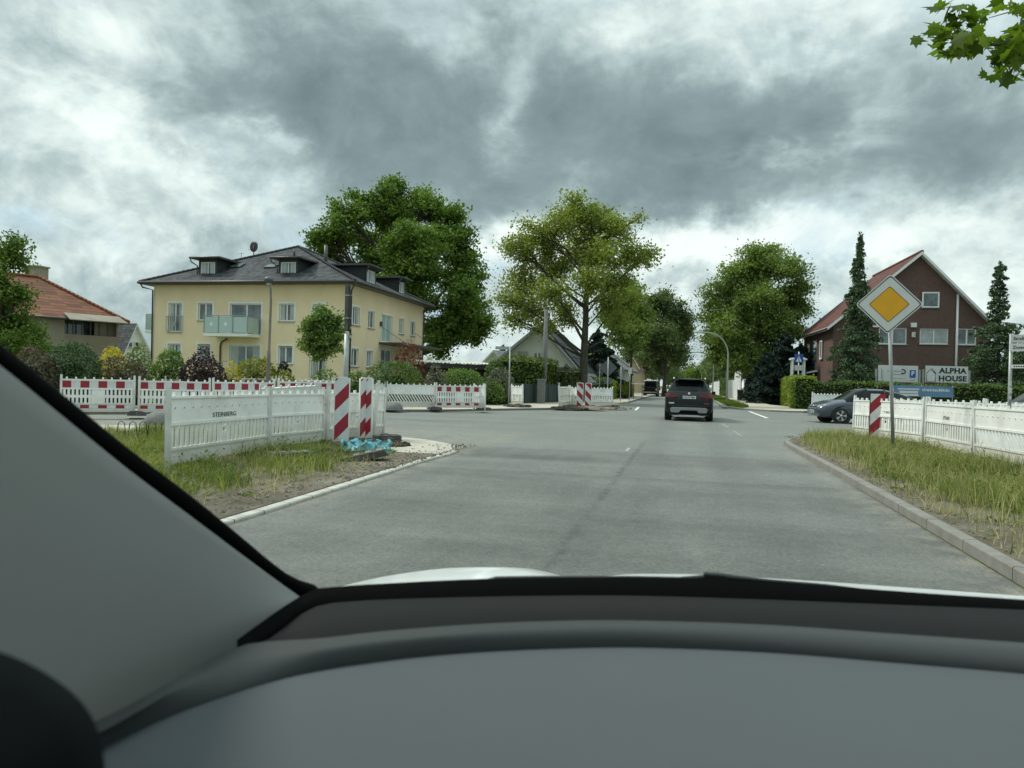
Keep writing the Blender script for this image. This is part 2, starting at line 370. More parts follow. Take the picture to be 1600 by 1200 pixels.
M_PLATE = mat("number_plate", (0.62, 0.64, 0.62), 0.4, 0.05, 5)
M_BLUE = mat("sign_blue", (0.015, 0.08, 0.38), 0.4, 0.08, 5)
M_NAVY = mat("sign_navy", (0.018, 0.018, 0.10), 0.4, 0.08, 5)
M_ORANGE = mat("sign_amber", (0.72, 0.36, 0.004), 0.42, 0.05, 4)
M_SIGNW = mat("sign_white", (0.60, 0.62, 0.60), 0.42, 0.05, 4, dirt=(0.45, 0.46, 0.44), dirt_amt=0.3, dirt_scale=2)
M_INK = mat("black_ink", (0.012, 0.014, 0.016), 0.6, 0.1, 5)
M_INKG = mat("grey_ink", (0.22, 0.24, 0.24), 0.6, 0.1, 5)
M_BANNER = mat("banner_blue", (0.11, 0.21, 0.34), 0.6, 0.15, 1.5)
M_TARP = mat("turquoise_tarp", (0.055, 0.27, 0.34), 0.5, 0.3, 5, 0.25, 9)
M_STONE = mat("grey_concrete", (0.17, 0.17, 0.165), 0.9, 0.2, 6, 0.4, 30)
M_GREYFEN = mat("dark_green_fence", (0.035, 0.055, 0.05), 0.7, 0.15, 2)
M_DARKSHED = mat("dark_shed_boards", (0.035, 0.032, 0.03), 0.8, 0.2, 3)

# ------------------------------------------------------------------ objects and meshes
def link(o, parent=None):
    C.objects.link(o)
    if parent is not None: o.parent = parent
    return o
def tag(o, label=None, cat=None, group=None, kind=None):
    if label: o['label'] = label
    if cat: o['category'] = cat
    if group: o['group'] = group
    if kind: o['kind'] = kind
    return o
def thing(name, label, cat, loc=(0, 0, 0), rz=0.0, group=None):
    o = bpy.data.objects.new(name, None); link(o)
    o.location = loc; o.rotation_euler = (0, 0, rz); o.empty_display_size = 0.2
    return tag(o, label, cat, group)
def obj(name, mesh, parent=None, loc=None, rot=None):
    o = bpy.data.objects.new(name, mesh); link(o, parent)
    if loc is not None: o.location = loc
    if rot is not None: o.rotation_euler = rot
    return o

class MB:
    def __init__(s): s.v = []; s.f = []; s.mi = []; s.uv = []; s.sm = []
    def poly(s, pts, mi=0, uv=None, smooth=False):
        b = len(s.v); s.v += [tuple(p) for p in pts]; s.f.append(list(range(b, b + len(pts)))); s.mi.append(mi); s.uv.append(uv); s.sm.append(smooth)
    def face(s, idx, mi=0, smooth=False): s.f.append(list(idx)); s.mi.append(mi); s.uv.append(None); s.sm.append(smooth)
    def box(s, c, size, mi=0, rot=None, taper=1.0):
        b = len(s.v); hx, hy, hz = size[0] / 2, size[1] / 2, size[2] / 2
        c = Vector(c)
        for z in (-hz, hz):
            t = taper if z > 0 else 1.0
            for (x, y) in ((-hx, -hy), (hx, -hy), (hx, hy), (-hx, hy)):
                p = Vector((x * t, y * t, z))
                if rot is not None: p = rot @ p
                s.v.append(tuple(c + p))
        for q in ((0, 3, 2, 1), (4, 5, 6, 7), (0, 1, 5, 4), (1, 2, 6, 5), (2, 3, 7, 6), (3, 0, 4, 7)): s.face([b + i for i in q], mi)
        return s
    def prism(s, pts, z0, z1, mi=0, mi_side=None):
        """upright prism over a ground polygon"""
        a = sum(pts[i][0] * pts[(i + 1) % len(pts)][1] - pts[(i + 1) % len(pts)][0] * pts[i][1] for i in range(len(pts)))
        if a < 0: pts = pts[::-1]
        b = len(s.v); n = len(pts)
        s.v += [(p[0], p[1], z0) for p in pts] + [(p[0], p[1], z1) for p in pts]
        s.face([b + n + i for i in range(n)], mi)
        for i in range(n): s.face([b + i, b + (i + 1) % n, b + n + (i + 1) % n, b + n + i], mi if mi_side is None else mi_side)
        return s
    def extrude(s, pts, off, mi=0, mi_side=None):
        """prism of any planar polygon along vector off"""
        b = len(s.v); n = len(pts); off = Vector(off)
        s.v += [tuple(p) for p in pts] + [tuple(Vector(p) + off) for p in pts]
        s.face([b + i for i in range(n)][::-1], mi); s.face([b + n + i for i in range(n)], mi)
        for i in range(n): s.face([b + i, b + (i + 1) % n, b + n + (i + 1) % n, b + n + i], mi if mi_side is None else mi_side)
        return s
    def tube(s, pts, radii, seg=8, mi=0, cap=True):
        pts = [Vector(p) for p in pts]; n = len(pts)
        if not hasattr(radii, '__len__'): radii = [radii] * n
        b = len(s.v); ref = None
        for i, p in enumerate(pts):
            d = (pts[min(i + 1, n - 1)] - pts[max(i - 1, 0)])
            d = d.normalized() if d.length > 1e-9 else Vector((0, 0, 1))
            if ref is None: ref = Vector((1, 0, 0)) if abs(d.x) < 0.8 else Vector((0, 1, 0))
            u = (ref - d * ref.dot(d)).normalized(); w = d.cross(u); ref = u
            for j in range(seg):
                a = 2 * pi * j / seg
                s.v.append(tuple(p + (u * cos(a) + w * sin(a)) * radii[i]))
        for i in range(n - 1):
            for j in range(seg):
                k2 = (j + 1) % seg
                s.face([b + i * seg + j, b + i * seg + k2, b + (i + 1) * seg + k2, b + (i + 1) * seg + j], mi, True)
        if cap:
            s.face([b + j for j in range(seg)][::-1], mi); s.face([b + (n - 1) * seg + j for j in range(seg)], mi)
        return s
    def lathe(s, prof, c=(0, 0, 0), seg=16, mi=0, axis='z', rot=None):
        """prof: (radius, height) pairs"""
        b = len(s.v); c = Vector(c)
        for (r, h) in prof:
            for j in range(seg):
                a = 2 * pi * j / seg
                p = Vector((r * cos(a), r * sin(a), h))
                if axis == 'x': p = Vector((h, r * cos(a), r * sin(a)))
                if axis == 'y': p = Vector((r * sin(a), h, r * cos(a)))
                if rot is not None: p = rot @ p
                s.v.append(tuple(c + p))
        for i in range(len(prof) - 1):
            for j in range(seg):
                k2 = (j + 1) % seg
                s.face([b + i * seg + j, b + i * seg + k2, b + (i + 1) * seg + k2, b + (i + 1) * seg + j], mi, True)
        return s
    def grid(s, rows, mi=0, smooth=True):
        """loft through rows of equal length"""
        b = len(s.v); n = len(rows[0])
        for r in rows: s.v += [tuple(p) for p in r]
        for i in range(len(rows) - 1):
            for j in range(n - 1): s.face([b + i * n + j, b + i * n + j + 1, b + (i + 1) * n + j + 1, b + (i + 1) * n + j], mi, smooth)
        return s
    def mesh(s, name, mats, sharp=None):
        me = bpy.data.meshes.new(name)
        me.from_pydata(s.v, [], s.f)
        mats = mats if isinstance(mats, (list, tuple)) else [mats]
        for m in mats: me.materials.append(m)
        me.polygons.foreach_set('material_index', s.mi)
        me.polygons.foreach_set('use_smooth', s.sm)
        if any(u is not None for u in s.uv):
            uvl = me.uv_layers.new(name='UVMap')
            for p, u in zip(me.polygons, s.uv):
                if u:
                    for li, q in zip(p.loop_indices, u): uvl.data[li].uv = q
        me.update()
        if sharp is not None:
            for p in me.polygons: p.use_smooth = True
            try: me.set_sharp_from_angle(angle=radians(sharp))
            except Exception: pass
        return me
    def build(s, name, mats, parent=None, loc=None, rot=None, bevel=0.0, sharp=None):
        o = obj(name, s.mesh(name, mats, sharp), parent, loc, rot)
        if bevel > 0:
            b = o.modifiers.new("bevel", 'BEVEL'); b.width = bevel; b.segments = 2; b.limit_method = 'ANGLE'; b.angle_limit = radians(40)
        return o

def text_mesh(s, size, mat_, depth=0.002, bold=0.0, spacing=1.0, align='CENTER'):
    cu = bpy.data.curves.new("lettering", 'FONT')
    cu.body = s; cu.size = size; cu.extrude = depth; cu.align_x = align; cu.align_y = 'CENTER'; cu.space_character = spacing; cu.offset = bold; cu.resolution_u = 3
    o = bpy.data.objects.new("lettering", cu); C.objects.link(o)
    dg = bpy.context.evaluated_depsgraph_get()
    me = bpy.data.meshes.new_from_object(o.evaluated_get(dg))
    bpy.data.objects.remove(o); bpy.data.curves.remove(cu)
    me.materials.clear(); me.materials.append(mat_)
    return me
def text(s, size, mat_, parent, loc, rot=(pi / 2, 0, 0), bold=0.0, spacing=1.0, xs=1.0, name="lettering", align='CENTER'):
    o = obj(name, text_mesh(s, size, mat_, 0.002, bold, spacing, align), parent, loc, rot)
    o.scale = (xs, 1, 1)
    return o

def leaf_cloud(centers, size, rng, up=0.35, tilt=None, aspect=0.62):
    """numpy arrays (verts, faces, tint) of rhombic leaves scattered at centers"""
    n = len(centers)
    nrm = rng.normal(size=(n, 3)); nrm[:, 2] += up * 2.0
    nrm /= np.linalg.norm(nrm, axis=1)[:, None]
    a = rng.normal(size=(n, 3)); a -= nrm * (a * nrm).sum(1)[:, None]; a /= np.linalg.norm(a, axis=1)[:, None]
    b = np.cross(nrm, a)
    sz = size * rng.uniform(0.65, 1.35, n)
    l = a * (sz * 0.5)[:, None]; w = b * (sz * 0.5 * aspect)[:, None]
    v = np.stack([centers - l, centers - w, centers + l, centers + w], 1).reshape(-1, 3)
    f = np.arange(n * 4).reshape(n, 4)
    return v, f, rng.uniform(0, 1, n)
def np_mesh(name, v, f, tint, mats, extra=None):
    me = bpy.data.meshes.new(name)
    n, k = f.shape
    me.vertices.add(len(v)); me.vertices.foreach_set('co', np.ascontiguousarray(v, dtype=np.float32).ravel())
    me.loops.add(n * k); me.loops.foreach_set('vertex_index', f.astype(np.int32).ravel())
    me.polygons.add(n); me.polygons.foreach_set('loop_start', (np.arange(n) * k).astype(np.int32))
    at = me.attributes.new('tint', 'FLOAT', 'FACE'); at.data.foreach_set('value', tint.astype(np.float32))
    for m in (mats if isinstance(mats, (list, tuple)) else [mats]): me.materials.append(m)
    me.update(calc_edges=True); me.validate()
    return me

# ------------------------------------------------------------------ ground, roads, verges
def sheet(name, pts, z, m):
    b = MB(); b.poly([(p[0], p[1], z) for p in pts]); return tag(b.build(name, m), kind='structure')
def densify(pts, closed=False, rad=None):
    return pts
def smooth_path(pts, n=6):
    """Catmull-Rom through points (2-D)"""
    out = []
    for i in range(len(pts) - 1):
        p0 = pts[max(i - 1, 0)]; p1 = pts[i]; p2 = pts[i + 1]; p3 = pts[min(i + 2, len(pts) - 1)]
        for j in range(n):
            t = j / n
            out.append(tuple(0.5 * ((2 * p1[k]) + (-p0[k] + p2[k]) * t + (2 * p0[k] - 5 * p1[k] + 4 * p2[k] - p3[k]) * t * t + (-p0[k] + 3 * p1[k] - 3 * p2[k] + p3[k]) * t ** 3) for k in range(2)))
    out.append(tuple(pts[-1][:2]))
    return out
def offset_path(pts, d):
    out = []
    for i, p in enumerate(pts):
        a = pts[max(i - 1, 0)]; b = pts[min(i + 1, len(pts) - 1)]
        t = Vector((b[0] - a[0], b[1] - a[1])).normalized()
        out.append((p[0] - t.y * d, p[1] + t.x * d))
    return out
def stones(path, L):
    out = [tuple(path[0])]; acc = 0.0
    for i in range(len(path) - 1):
        a, b = Vector(path[i]), Vector(path[i + 1]); d = (b - a).length; s = L - acc
        while s < d: out.append(tuple(a.lerp(b, s / d))); s += L
        acc = d - (s - L)
    out.append(tuple(path[-1])); return out
def kerb(path, width, z1, m, name="kerb", joints=1.0):
    """kerb stones along a path, road side on the path, stone to the left of travel"""
    b = MB(); path = stones(path, joints); q = offset_path(path, width); n = len(path); gap = 0.012
    for i in range(n - 1):
        pa, pb, qa, qb = path[i], path[i + 1], q[i], q[i + 1]
        L = max(1e-3, sqrt((pb[0] - pa[0]) ** 2 + (pb[1] - pa[1]) ** 2)); f = min(gap / L, .3)
        pb = (pb[0] + (pa[0] - pb[0]) * f, pb[1] + (pa[1] - pb[1]) * f); qb = (qb[0] + (qa[0] - qb[0]) * f, qb[1] + (qa[1] - qb[1]) * f)
        b.poly([(*pb, 0), (*qb, 0), (*qb, z1), (*pb, z1 - .012)])
        b.poly([(*pa, 0), (*pb, 0), (*pb, z1 - 0.012), (*pa, z1 - 0.012)])
        ia = (pa[0] + (qa[0] - pa[0]) * .1, pa[1] + (qa[1] - pa[1]) * .1); ib = (pb[0] + (qb[0] - pb[0]) * .1, pb[1] + (qb[1] - pb[1]) * .1)
        b.poly([(*pa, z1 - 0.012), (*pb, z1 - 0.012), (*ib, z1), (*ia, z1)])
        b.poly([(*ia, z1), (*ib, z1), (*qb, z1), (*qa, z1)])
    return tag(b.build(name, m), kind='structure')

sheet("ground", [(-900, -300), (900, -300), (900, 1500), (-900, 1500)], -0.004, M_GROUND)
# carriageways: the main road and the two side streets meet in one surfaced area
ROADL, ROADR = -4.25, 2.34
sheet("road", [(ROADL, -25), (ROADR, -25), (ROADR, 18), (9, 24), (40, 20), (60, 46), (20, 49.5), (8, 47), (ROADR, 52), (ROADR, 420), (ROADL, 420), (-4.3, 46), (-8.4, 33), (-12, 27.5), (-20, 16), (-45, 4), (-45, -6), (-16, 12.5), (-7, 15.5), (ROADL, 13)], 0.0, M_ASPH)

# verge beside the near left lane: grass strip, with the pale kerb round its tip
left_edge = [(-4.0, -6), (-4.05, 3), (-4.02, 6), (-4.1, 9), (-4.2, 11.5), (-4.17, 12.9), (-4.3, 13.7), (-4.72, 14.55), (-5.4, 15.25), (-6.2, 15.75), (-7.6, 16.0)]
lp = smooth_path(left_edge, 5)
kerb(lp, 0.12, 0.035, M_KERBW, joints=.5)
inner = offset_path(lp, 0.13)
b = MB(); b.prism(inner + [(-12, 15.6), (-30, 9.5), (-30, -6)], -0.02, 0.042); tag(b.build("verge", M_SOIL), kind='structure')
# paved tip of the verge
b = MB(); b.prism([p for p in inner if 12.2 < p[1] < 15.9 and p[0] > -7] + [(-6.9, 15.6), (-5.9, 13.6), (-5.1, 12.4)], 0.0, 0.047); tag(b.build("paved_path", M_PAVE), kind='structure')
# pale path of the side street behind the barriers
sheet("footpath", [(-30, 10.0), (-12, 15.8), (-9.2, 16.2), (-11.4, 13.6), (-17, 11.6), (-30, 7)], 0.048, M_PAVE)

# verge beside the right lane
right_edge = [(2.36, -6), (2.36, 6), (2.34, 12), (2.28, 17.8), (2.34, 19.2), (2.75, 20.6), (3.6, 21.9), (4.9, 22.9), (7, 23.6), (14, 24.0)]
rp = smooth_path(right_edge, 5)[::-1]
kerb(rp, 0.11, 0.105, M_KERB)
rin = offset_path(rp, 0.11)
b = MB(); b.prism(rin + [(14, -6)], -0.02, 0.10); tag(b.build("verge", M_SOIL), kind='structure')

# far left corner: pavement with kerb
fl = smooth_path([(-45, 6), (-26, 14.5), (-18.5, 19), (-14.2, 24.2), (-11.9, 27.6), (-10.2, 29.6), (-8.5, 33), (-6.5, 36.6), (-5.1, 41), (-4.42, 47), (-4.3, 54), (-4.25, 70), (-4.25, 400)], 5)
kerb(fl, 0.14, 0.10, M_STONE)
fin = offset_path(fl, 0.14)
M_PAVE2 = mat("sandy_pavement", (0.47, 0.43, 0.34), 0.92, 0.14, 1.2, 0.2, 30, dirt=(0.32, 0.29, 0.22), dirt_amt=0.5)
b = MB(); b.prism(fin + [(-8.3, 400), (-8.3, 52), (-10.2, 41.5), (-16, 34.5), (-22, 25), (-45, 14)], -0.02, 0.095); tag(b.build("pavement", M_PAVE2), kind='structure')
# right far corner
fr = smooth_path([(60, 46.3), (20, 49.2), (9, 46.6), (5.8, 45.0), (3.6, 46.4), (2.6, 50), (2.36, 56), (2.36, 80), (2.36, 400)], 5)
kerb(fr[::-1], 0.14, 0.10, M_KERB)
frin = offset_path(fr, -0.14)
b = MB(); b.prism(frin + [(6.2, 400), (6.2, 60), (8, 50.5), (60, 49.5)], -0.02, 0.095); tag(b.build("pavement", M_PAVE2), kind='structure')

def marking(a, b_, w, z=0.004, m=M_PAINT, name="road_marking"):
    a = Vector(a[:2]); b_ = Vector(b_[:2]); t = (b_ - a).normalized(); n = Vector((-t.y, t.x)) * w / 2
    k = MB(); k.poly([(*(a - n), z), (*(b_ - n), z), (*(b_ + n), z), (*(a + n), z)])
    return tag(k.build(name, m), kind='structure')
M_WORN = mat("worn_road_paint", (0.36, 0.37, 0.35), 0.9, 0.3, 14, dirt=(0.2, 0.21, 0.2), dirt_amt=0.9, dirt_scale=9)
marking(G(993, 641), G(998, 636), 0.14)
marking(G(1171, 643), G(1199, 653.5), 0.16)
marking(G(979, 705), G(983, 700), 0.06, m=M_WORN)
marking(G(714, 700), G(726, 698.6), 0.12, m=M_WORN)
marking(G(1246, 642), G(1262, 646), 0.16)
marking(G(1128, 662), G(1138, 668), 0.05, m=M_WORN)
marking(G(1146, 673), G(1158, 681), 0.04, m=M_WORN)

# ------------------------------------------------------------------ trees, hedges, grass
L_OAKD = leaf_mat("leaf_oak_dark", (0.050, 0.092, 0.018), (0.170, 0.250, 0.048), 0.34)
L_OAKL = leaf_mat("leaf_oak_light", (0.125, 0.158, 0.032), (0.290, 0.325, 0.080), 0.38)
L_LIME = leaf_mat("leaf_lime", (0.072, 0.112, 0.032), (0.245, 0.325, 0.080), 0.32)
L_AVEN = leaf_mat("leaf_avenue", (0.056, 0.084, 0.038), (0.160, 0.208, 0.080), 0.30)
L_SPRUCE = leaf_mat("needle_spruce", (0.034, 0.066, 0.034), (0.117, 0.180, 0.086), 0.08, 0.8, 0.7)
L_DARKC = leaf_mat("needle_dark", (0.012, 0.024, 0.021), (0.039, 0.063, 0.045), 0.08, 0.8, 0.7)
L_HEDGE = leaf_mat("leaf_hedge", (0.040, 0.082, 0.022), (0.137, 0.209, 0.046), 0.2, 0.9)
L_HEDGEYSUN = leaf_mat("leaf_hedge_yellow_sunlit", (0.102, 0.152, 0.020), (0.290, 0.334, 0.051), 0.25, 0.9)  # yellow-green hedge leaves; the raised tone also paints sun on the corner hedge
L_THUJA = leaf_mat("leaf_thuja", (0.052, 0.095, 0.017), (0.172, 0.233, 0.038), 0.15, 0.9)
L_BUSHG = leaf_mat("leaf_bush", (0.051, 0.101, 0.023), (0.187, 0.273, 0.071), 0.25, 1.2)
L_BUSHL = leaf_mat("leaf_bush_light", (0.07, 0.115, 0.03), (0.26, 0.31, 0.13), 0.25, 1.4)
L_CLIP = leaf_mat("leaf_clipped", (0.037, 0.083, 0.030), (0.090, 0.158, 0.060), 0.15, 1.0)
L_PURPLE = leaf_mat("leaf_barberry", (0.024, 0.014, 0.019), (0.081, 0.043, 0.059), 0.15, 1.2)
L_BROWNP = leaf_mat("leaf_brownish", (0.062, 0.050, 0.035), (0.163, 0.131, 0.088), 0.15, 1.2)
L_YELLOW = leaf_mat("leaf_yellow", (0.30, 0.25, 0.012), (0.60, 0.50, 0.03), 0.3, 1.2)
L_YGREEN = leaf_mat("leaf_yellow_green", (0.10, 0.12, 0.012), (0.28, 0.28, 0.04), 0.25, 1.2)
L_MAPLE = leaf_mat("leaf_red_maple", (0.09, 0.018, 0.018), (0.26, 0.085, 0.075), 0.3, 1.5)
L_GREYSH = leaf_mat("leaf_grey_shrub", (0.07, 0.075, 0.055), (0.22, 0.215, 0.175), 0.2, 1.5)
L_PLANE = leaf_mat("leaf_plane", (0.038, 0.074, 0.010), (0.16, 0.225, 0.022), 0.45, 3.0)
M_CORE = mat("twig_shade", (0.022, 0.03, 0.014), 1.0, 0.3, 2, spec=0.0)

def ball(rng, n, hollow=0.0):
    d = rng.normal(size=(n, 3)); d /= np.linalg.norm(d, axis=1)[:, None]
    r = rng.uniform(hollow ** 3, 1, n) ** (1 / 3)
    return d * r[:, None]

def crown_tree(name, label, cat, base, lobes, trunk_r, fork, n_leaf, leaf, lmat, seed, group=None, bark=None, clump=0.55, tips_per=1.0, hollow=0.35, limb_r=0.4, lean=(0, 0), knobs=0):
    """lobes: (centre, radius) in metres relative to base; limbs run from the trunk into each lobe and split into twigs that carry the leaf clumps"""
    rng = np.random.default_rng(seed); root = thing(name, label, cat, base, 0, group)
    top = max(c[2] for c, r in lobes)
    tb = MB()
    pts, rad = [], []
    zt = fork + (top - fork) * 0.75
    for i in range(9):
        t = i / 8; z = zt * t
        pts.append((lean[0] * t + 0.12 * sin(3.1 * t + seed) * trunk_r * 3 * t, lean[1] * t + 0.12 * cos(2.3 * t + seed) * trunk_r * 3 * t, z))
        rad.append(trunk_r * (1.35 if i == 0 else 1.0) * (1 - 0.82 * t ** 0.9) + 0.02)
    tb.tube(pts, rad, 9)
    def on_trunk(z):
        t = min(max(z / zt, 0), 1) * 8; i = min(int(t), 7); f = t - i
        return Vector(pts[i]).lerp(Vector(pts[i + 1]), f), rad[i] + (rad[i + 1] - rad[i]) * f
    cents = []
    tot = sum(r ** 2 for c, r in lobes)
    for c, r in lobes:
        c = Vector(c)
        hd = sqrt(c.x ** 2 + c.y ** 2)
        za = min(max(c.z - 0.75 * hd - 0.3 * r, fork), zt * 0.97)
        a, ra = on_trunk(za)
        mid = a.lerp(c, 0.5) + Vector((rng.normal() * 0.08 * hd, rng.normal() * 0.08 * hd, 0.02 * hd + rng.normal() * .15))
        limb = [a, a.lerp(mid, 0.5) + Vector((0, 0, -0.02 * hd)), mid, mid.lerp(c, 0.55) + Vector((0, 0, 0.03 * hd)), c]
        r0 = max(0.03, min(ra * 0.75, limb_r * trunk_r * (0.5 + 0.06 * hd)))
        lr = [r0, r0 * 0.8, r0 * 0.62, r0 * 0.45, r0 * 0.28]
        tb.tube(limb, lr, 6)
        nt = max(6, int(tips_per * 13 * r))
        if knobs:   # boughs bunch the foliage into knobs with gaps between
            kd = rng.normal(size=(knobs, 3)); kd[:, 2] += 0.25; kd /= np.linalg.norm(kd, axis=1)[:, None]
            tips = (kd[rng.integers(0, knobs, nt)] * rng.uniform(0.45, 0.75, (nt, 1)) + ball(rng, nt) * 0.45) * r
        else: tips = ball(rng, nt, hollow) * r
        k = max(1, int(n_leaf * r * r / tot / nt))
        for tp in tips:
            tp = Vector(tp); q = c + Vector((tp.x, tp.y, tp.z * 0.9))
            s = limb[3].lerp(c, rng.uniform(0, 1)) if rng.uniform() < 0.6 else limb[2].lerp(limb[3], rng.uniform())
            m_ = s.lerp(q, 0.55) + Vector(rng.normal(size=3) * 0.08 * r)
            tb.tube([s, m_, q], [r0 * 0.24 + 0.008, r0 * 0.14 + 0.006, 0.005], 4, cap=False)
            n1 = int(k * 0.72)
            cents.append(np.array(q)[None] + rng.normal(size=(n1, 3)) * np.array([clump, clump, clump * 0.62]) * rng.uniform(0.7, 1.25))
            tt = rng.uniform(0.15, 1, k - n1)[:, None]
            cents.append(np.array(m_)[None] * (1 - tt) + np.array(q)[None] * tt + rng.normal(size=(k - n1, 3)) * clump * 0.5)
    tb.build("trunk", bark or M_BARK, root)
    cc = np.concatenate(cents)
    cc = cc[cc[:, 2] > 0.25]
    v, f, t = leaf_cloud(cc, leaf, rng)
    obj("crown", np_mesh("crown", v, f, t, lmat), root)
    return root

def pix_lobes(base, d, spec):
    """lobes measured in the photo: (column, row, radius in pixels, depth offset in metres)"""
    out = []
    for (px, py, rp, off) in spec:
        dd = d + off
        out.append((tuple(P(px, py, dd) - Vector(base)), rp * dd / FPX))
    return out

def copy_tree(src, loc, rz, label, group, scale=1.0):
    r = src.copy(); C.objects.link(r); r.location = loc; r.rotation_euler = (0, 0, rz); r.scale = (scale,) * 3
    r['label'] = label; r['group'] = group
    for ch in list(src.children):
        c = ch.copy(); C.objects.link(c); c.parent = r
    return r

def conifer(name, label, base, h, prof, n_whorl, seed, lmat, droop=0.25, spray=0.30, dens=1.0, group=None):
    """prof(t): branch length at height fraction t"""
    rng = np.random.default_rng(seed); root = thing(name, label, "conifer", base, 0, group)
    tb = MB(); tb.tube([(0, 0, 0), (0.02, 0, h * .5), (0, 0.01, h * 0.97)], [0.16 * h / 10 + .04, 0.09 * h / 10, 0.012], 7)
    cents = []
    for i in range(n_whorl):
        t = 0.03 + 0.96 * (i / n_whorl) ** 0.95
        z = h * t
        for j in range(int(rng.integers(5, 8))):
            a = rng.uniform(0, 2 * pi); L = max(0.12, prof(t) * rng.uniform(0.45, 1.35))
            e = Vector((cos(a) * L, sin(a) * L, z - droop * L + rng.normal() * 0.05)); m_ = Vector((cos(a) * L * .5, sin(a) * L * .5, z - droop * L * 0.28))
            tb.tube([(0, 0, z), m_, e], [0.02 + 0.008 * L, 0.014, 0.005], 4, cap=False)
            n = int((14 + 60 * L) * dens)
            s = rng.uniform(0.12, 1.0, n) ** 0.7
            p = np.where(s[:, None] < 0.5, np.array([0, 0, z]) + (np.array(m_) - np.array([0, 0, z])) * (s[:, None] / 0.5), np.array(m_) + (np.array(e) - np.array(m_)) * ((s[:, None] - 0.5) / 0.5))
            wd = 0.22 * L * (1.15 - s) + 0.05
            lat = rng.normal(size=n) * wd
            p = p + np.stack([-sin(a) * lat, cos(a) * lat, -np.abs(rng.normal(size=n)) * (0.06 + 0.05 * L) - np.abs(lat) * 0.25], 1)
            cents.append(p)
    n = 60
    cents.append(np.stack([rng.normal(size=n) * .05, rng.normal(size=n) * .05, rng.uniform(h * .93, h, n)], 1))
    tb.build("trunk", M_BARK, root)
    v, f, t = leaf_cloud(np.concatenate(cents), spray, rng, up=0.15, aspect=0.4)
    obj("crown", np_mesh("crown", v, f, t, lmat), root)
    return root

def bush(name, label, cat, c, rx, ry, h, n, leaf, lmat, seed, group=None, lumps=9, rough=0.16, z0=0.05, stems=True, shape='dome'):
    """shrub: leaf clumps over a lumpy dome, twigs inside"""
    rng = np.random.default_rng(seed); root = thing(name, label, cat, c, 0, group)
    d = rng.normal(size=(n, 3)); d[:, 2] = np.abs(d[:, 2]) * 0.95 - 0.25
    d /= np.linalg.norm(d, axis=1)[:, None]
    ld = rng.normal(size=(lumps, 3)); ld[:, 2] = np.abs(ld[:, 2]); ld /= np.linalg.norm(ld, axis=1)[:, None]
    lump = np.max(np.clip((d @ ld.T - 0.55) / 0.45, 0, 1), axis=1)
    r = 1 - rough + rough * 1.6 * lump + rng.normal(size=n) * 0.05
    r *= np.where(rng.uniform(size=n) < 0.3, rng.uniform(0.55, 1.0, n), 1.0)
    if shape == 'barrel':   # clipped: steep sides and a rounded top
        k = (np.abs(d[:, 0]) ** 3.2 + np.abs(d[:, 1]) ** 3.2 + np.abs(d[:, 2]) ** 3.2) ** (-1 / 3.2)
        r = r * k
    p = d * r[:, None]
    P3 = np.stack([p[:, 0] * rx, p[:, 1] * ry, z0 + h * 0.32 + p[:, 2] * h * 0.68], 1)
    P3 = P3[P3[:, 2] > 0.02]
    v, f, t = leaf_cloud(P3, leaf, rng)
    obj("foliage", np_mesh("foliage", v, f, t, lmat), root)
    tb = MB()
    for i in range(14):
        a = rng.uniform(0, 2 * pi); q = Vector((cos(a) * rx * rng.uniform(.2, .75), sin(a) * ry * rng.uniform(.2, .75), h * rng.uniform(.5, .9)))
        tb.tube([(q.x * .15, q.y * .15, 0), q * 0.55, q], [0.03, 0.02, 0.006], 5, cap=False)
    tb.build("stem", M_BARK, root)
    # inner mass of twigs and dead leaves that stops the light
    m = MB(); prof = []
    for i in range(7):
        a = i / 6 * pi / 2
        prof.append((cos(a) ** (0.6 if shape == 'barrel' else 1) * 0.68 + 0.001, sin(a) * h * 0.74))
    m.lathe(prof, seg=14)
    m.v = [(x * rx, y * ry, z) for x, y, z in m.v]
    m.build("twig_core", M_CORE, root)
    return root

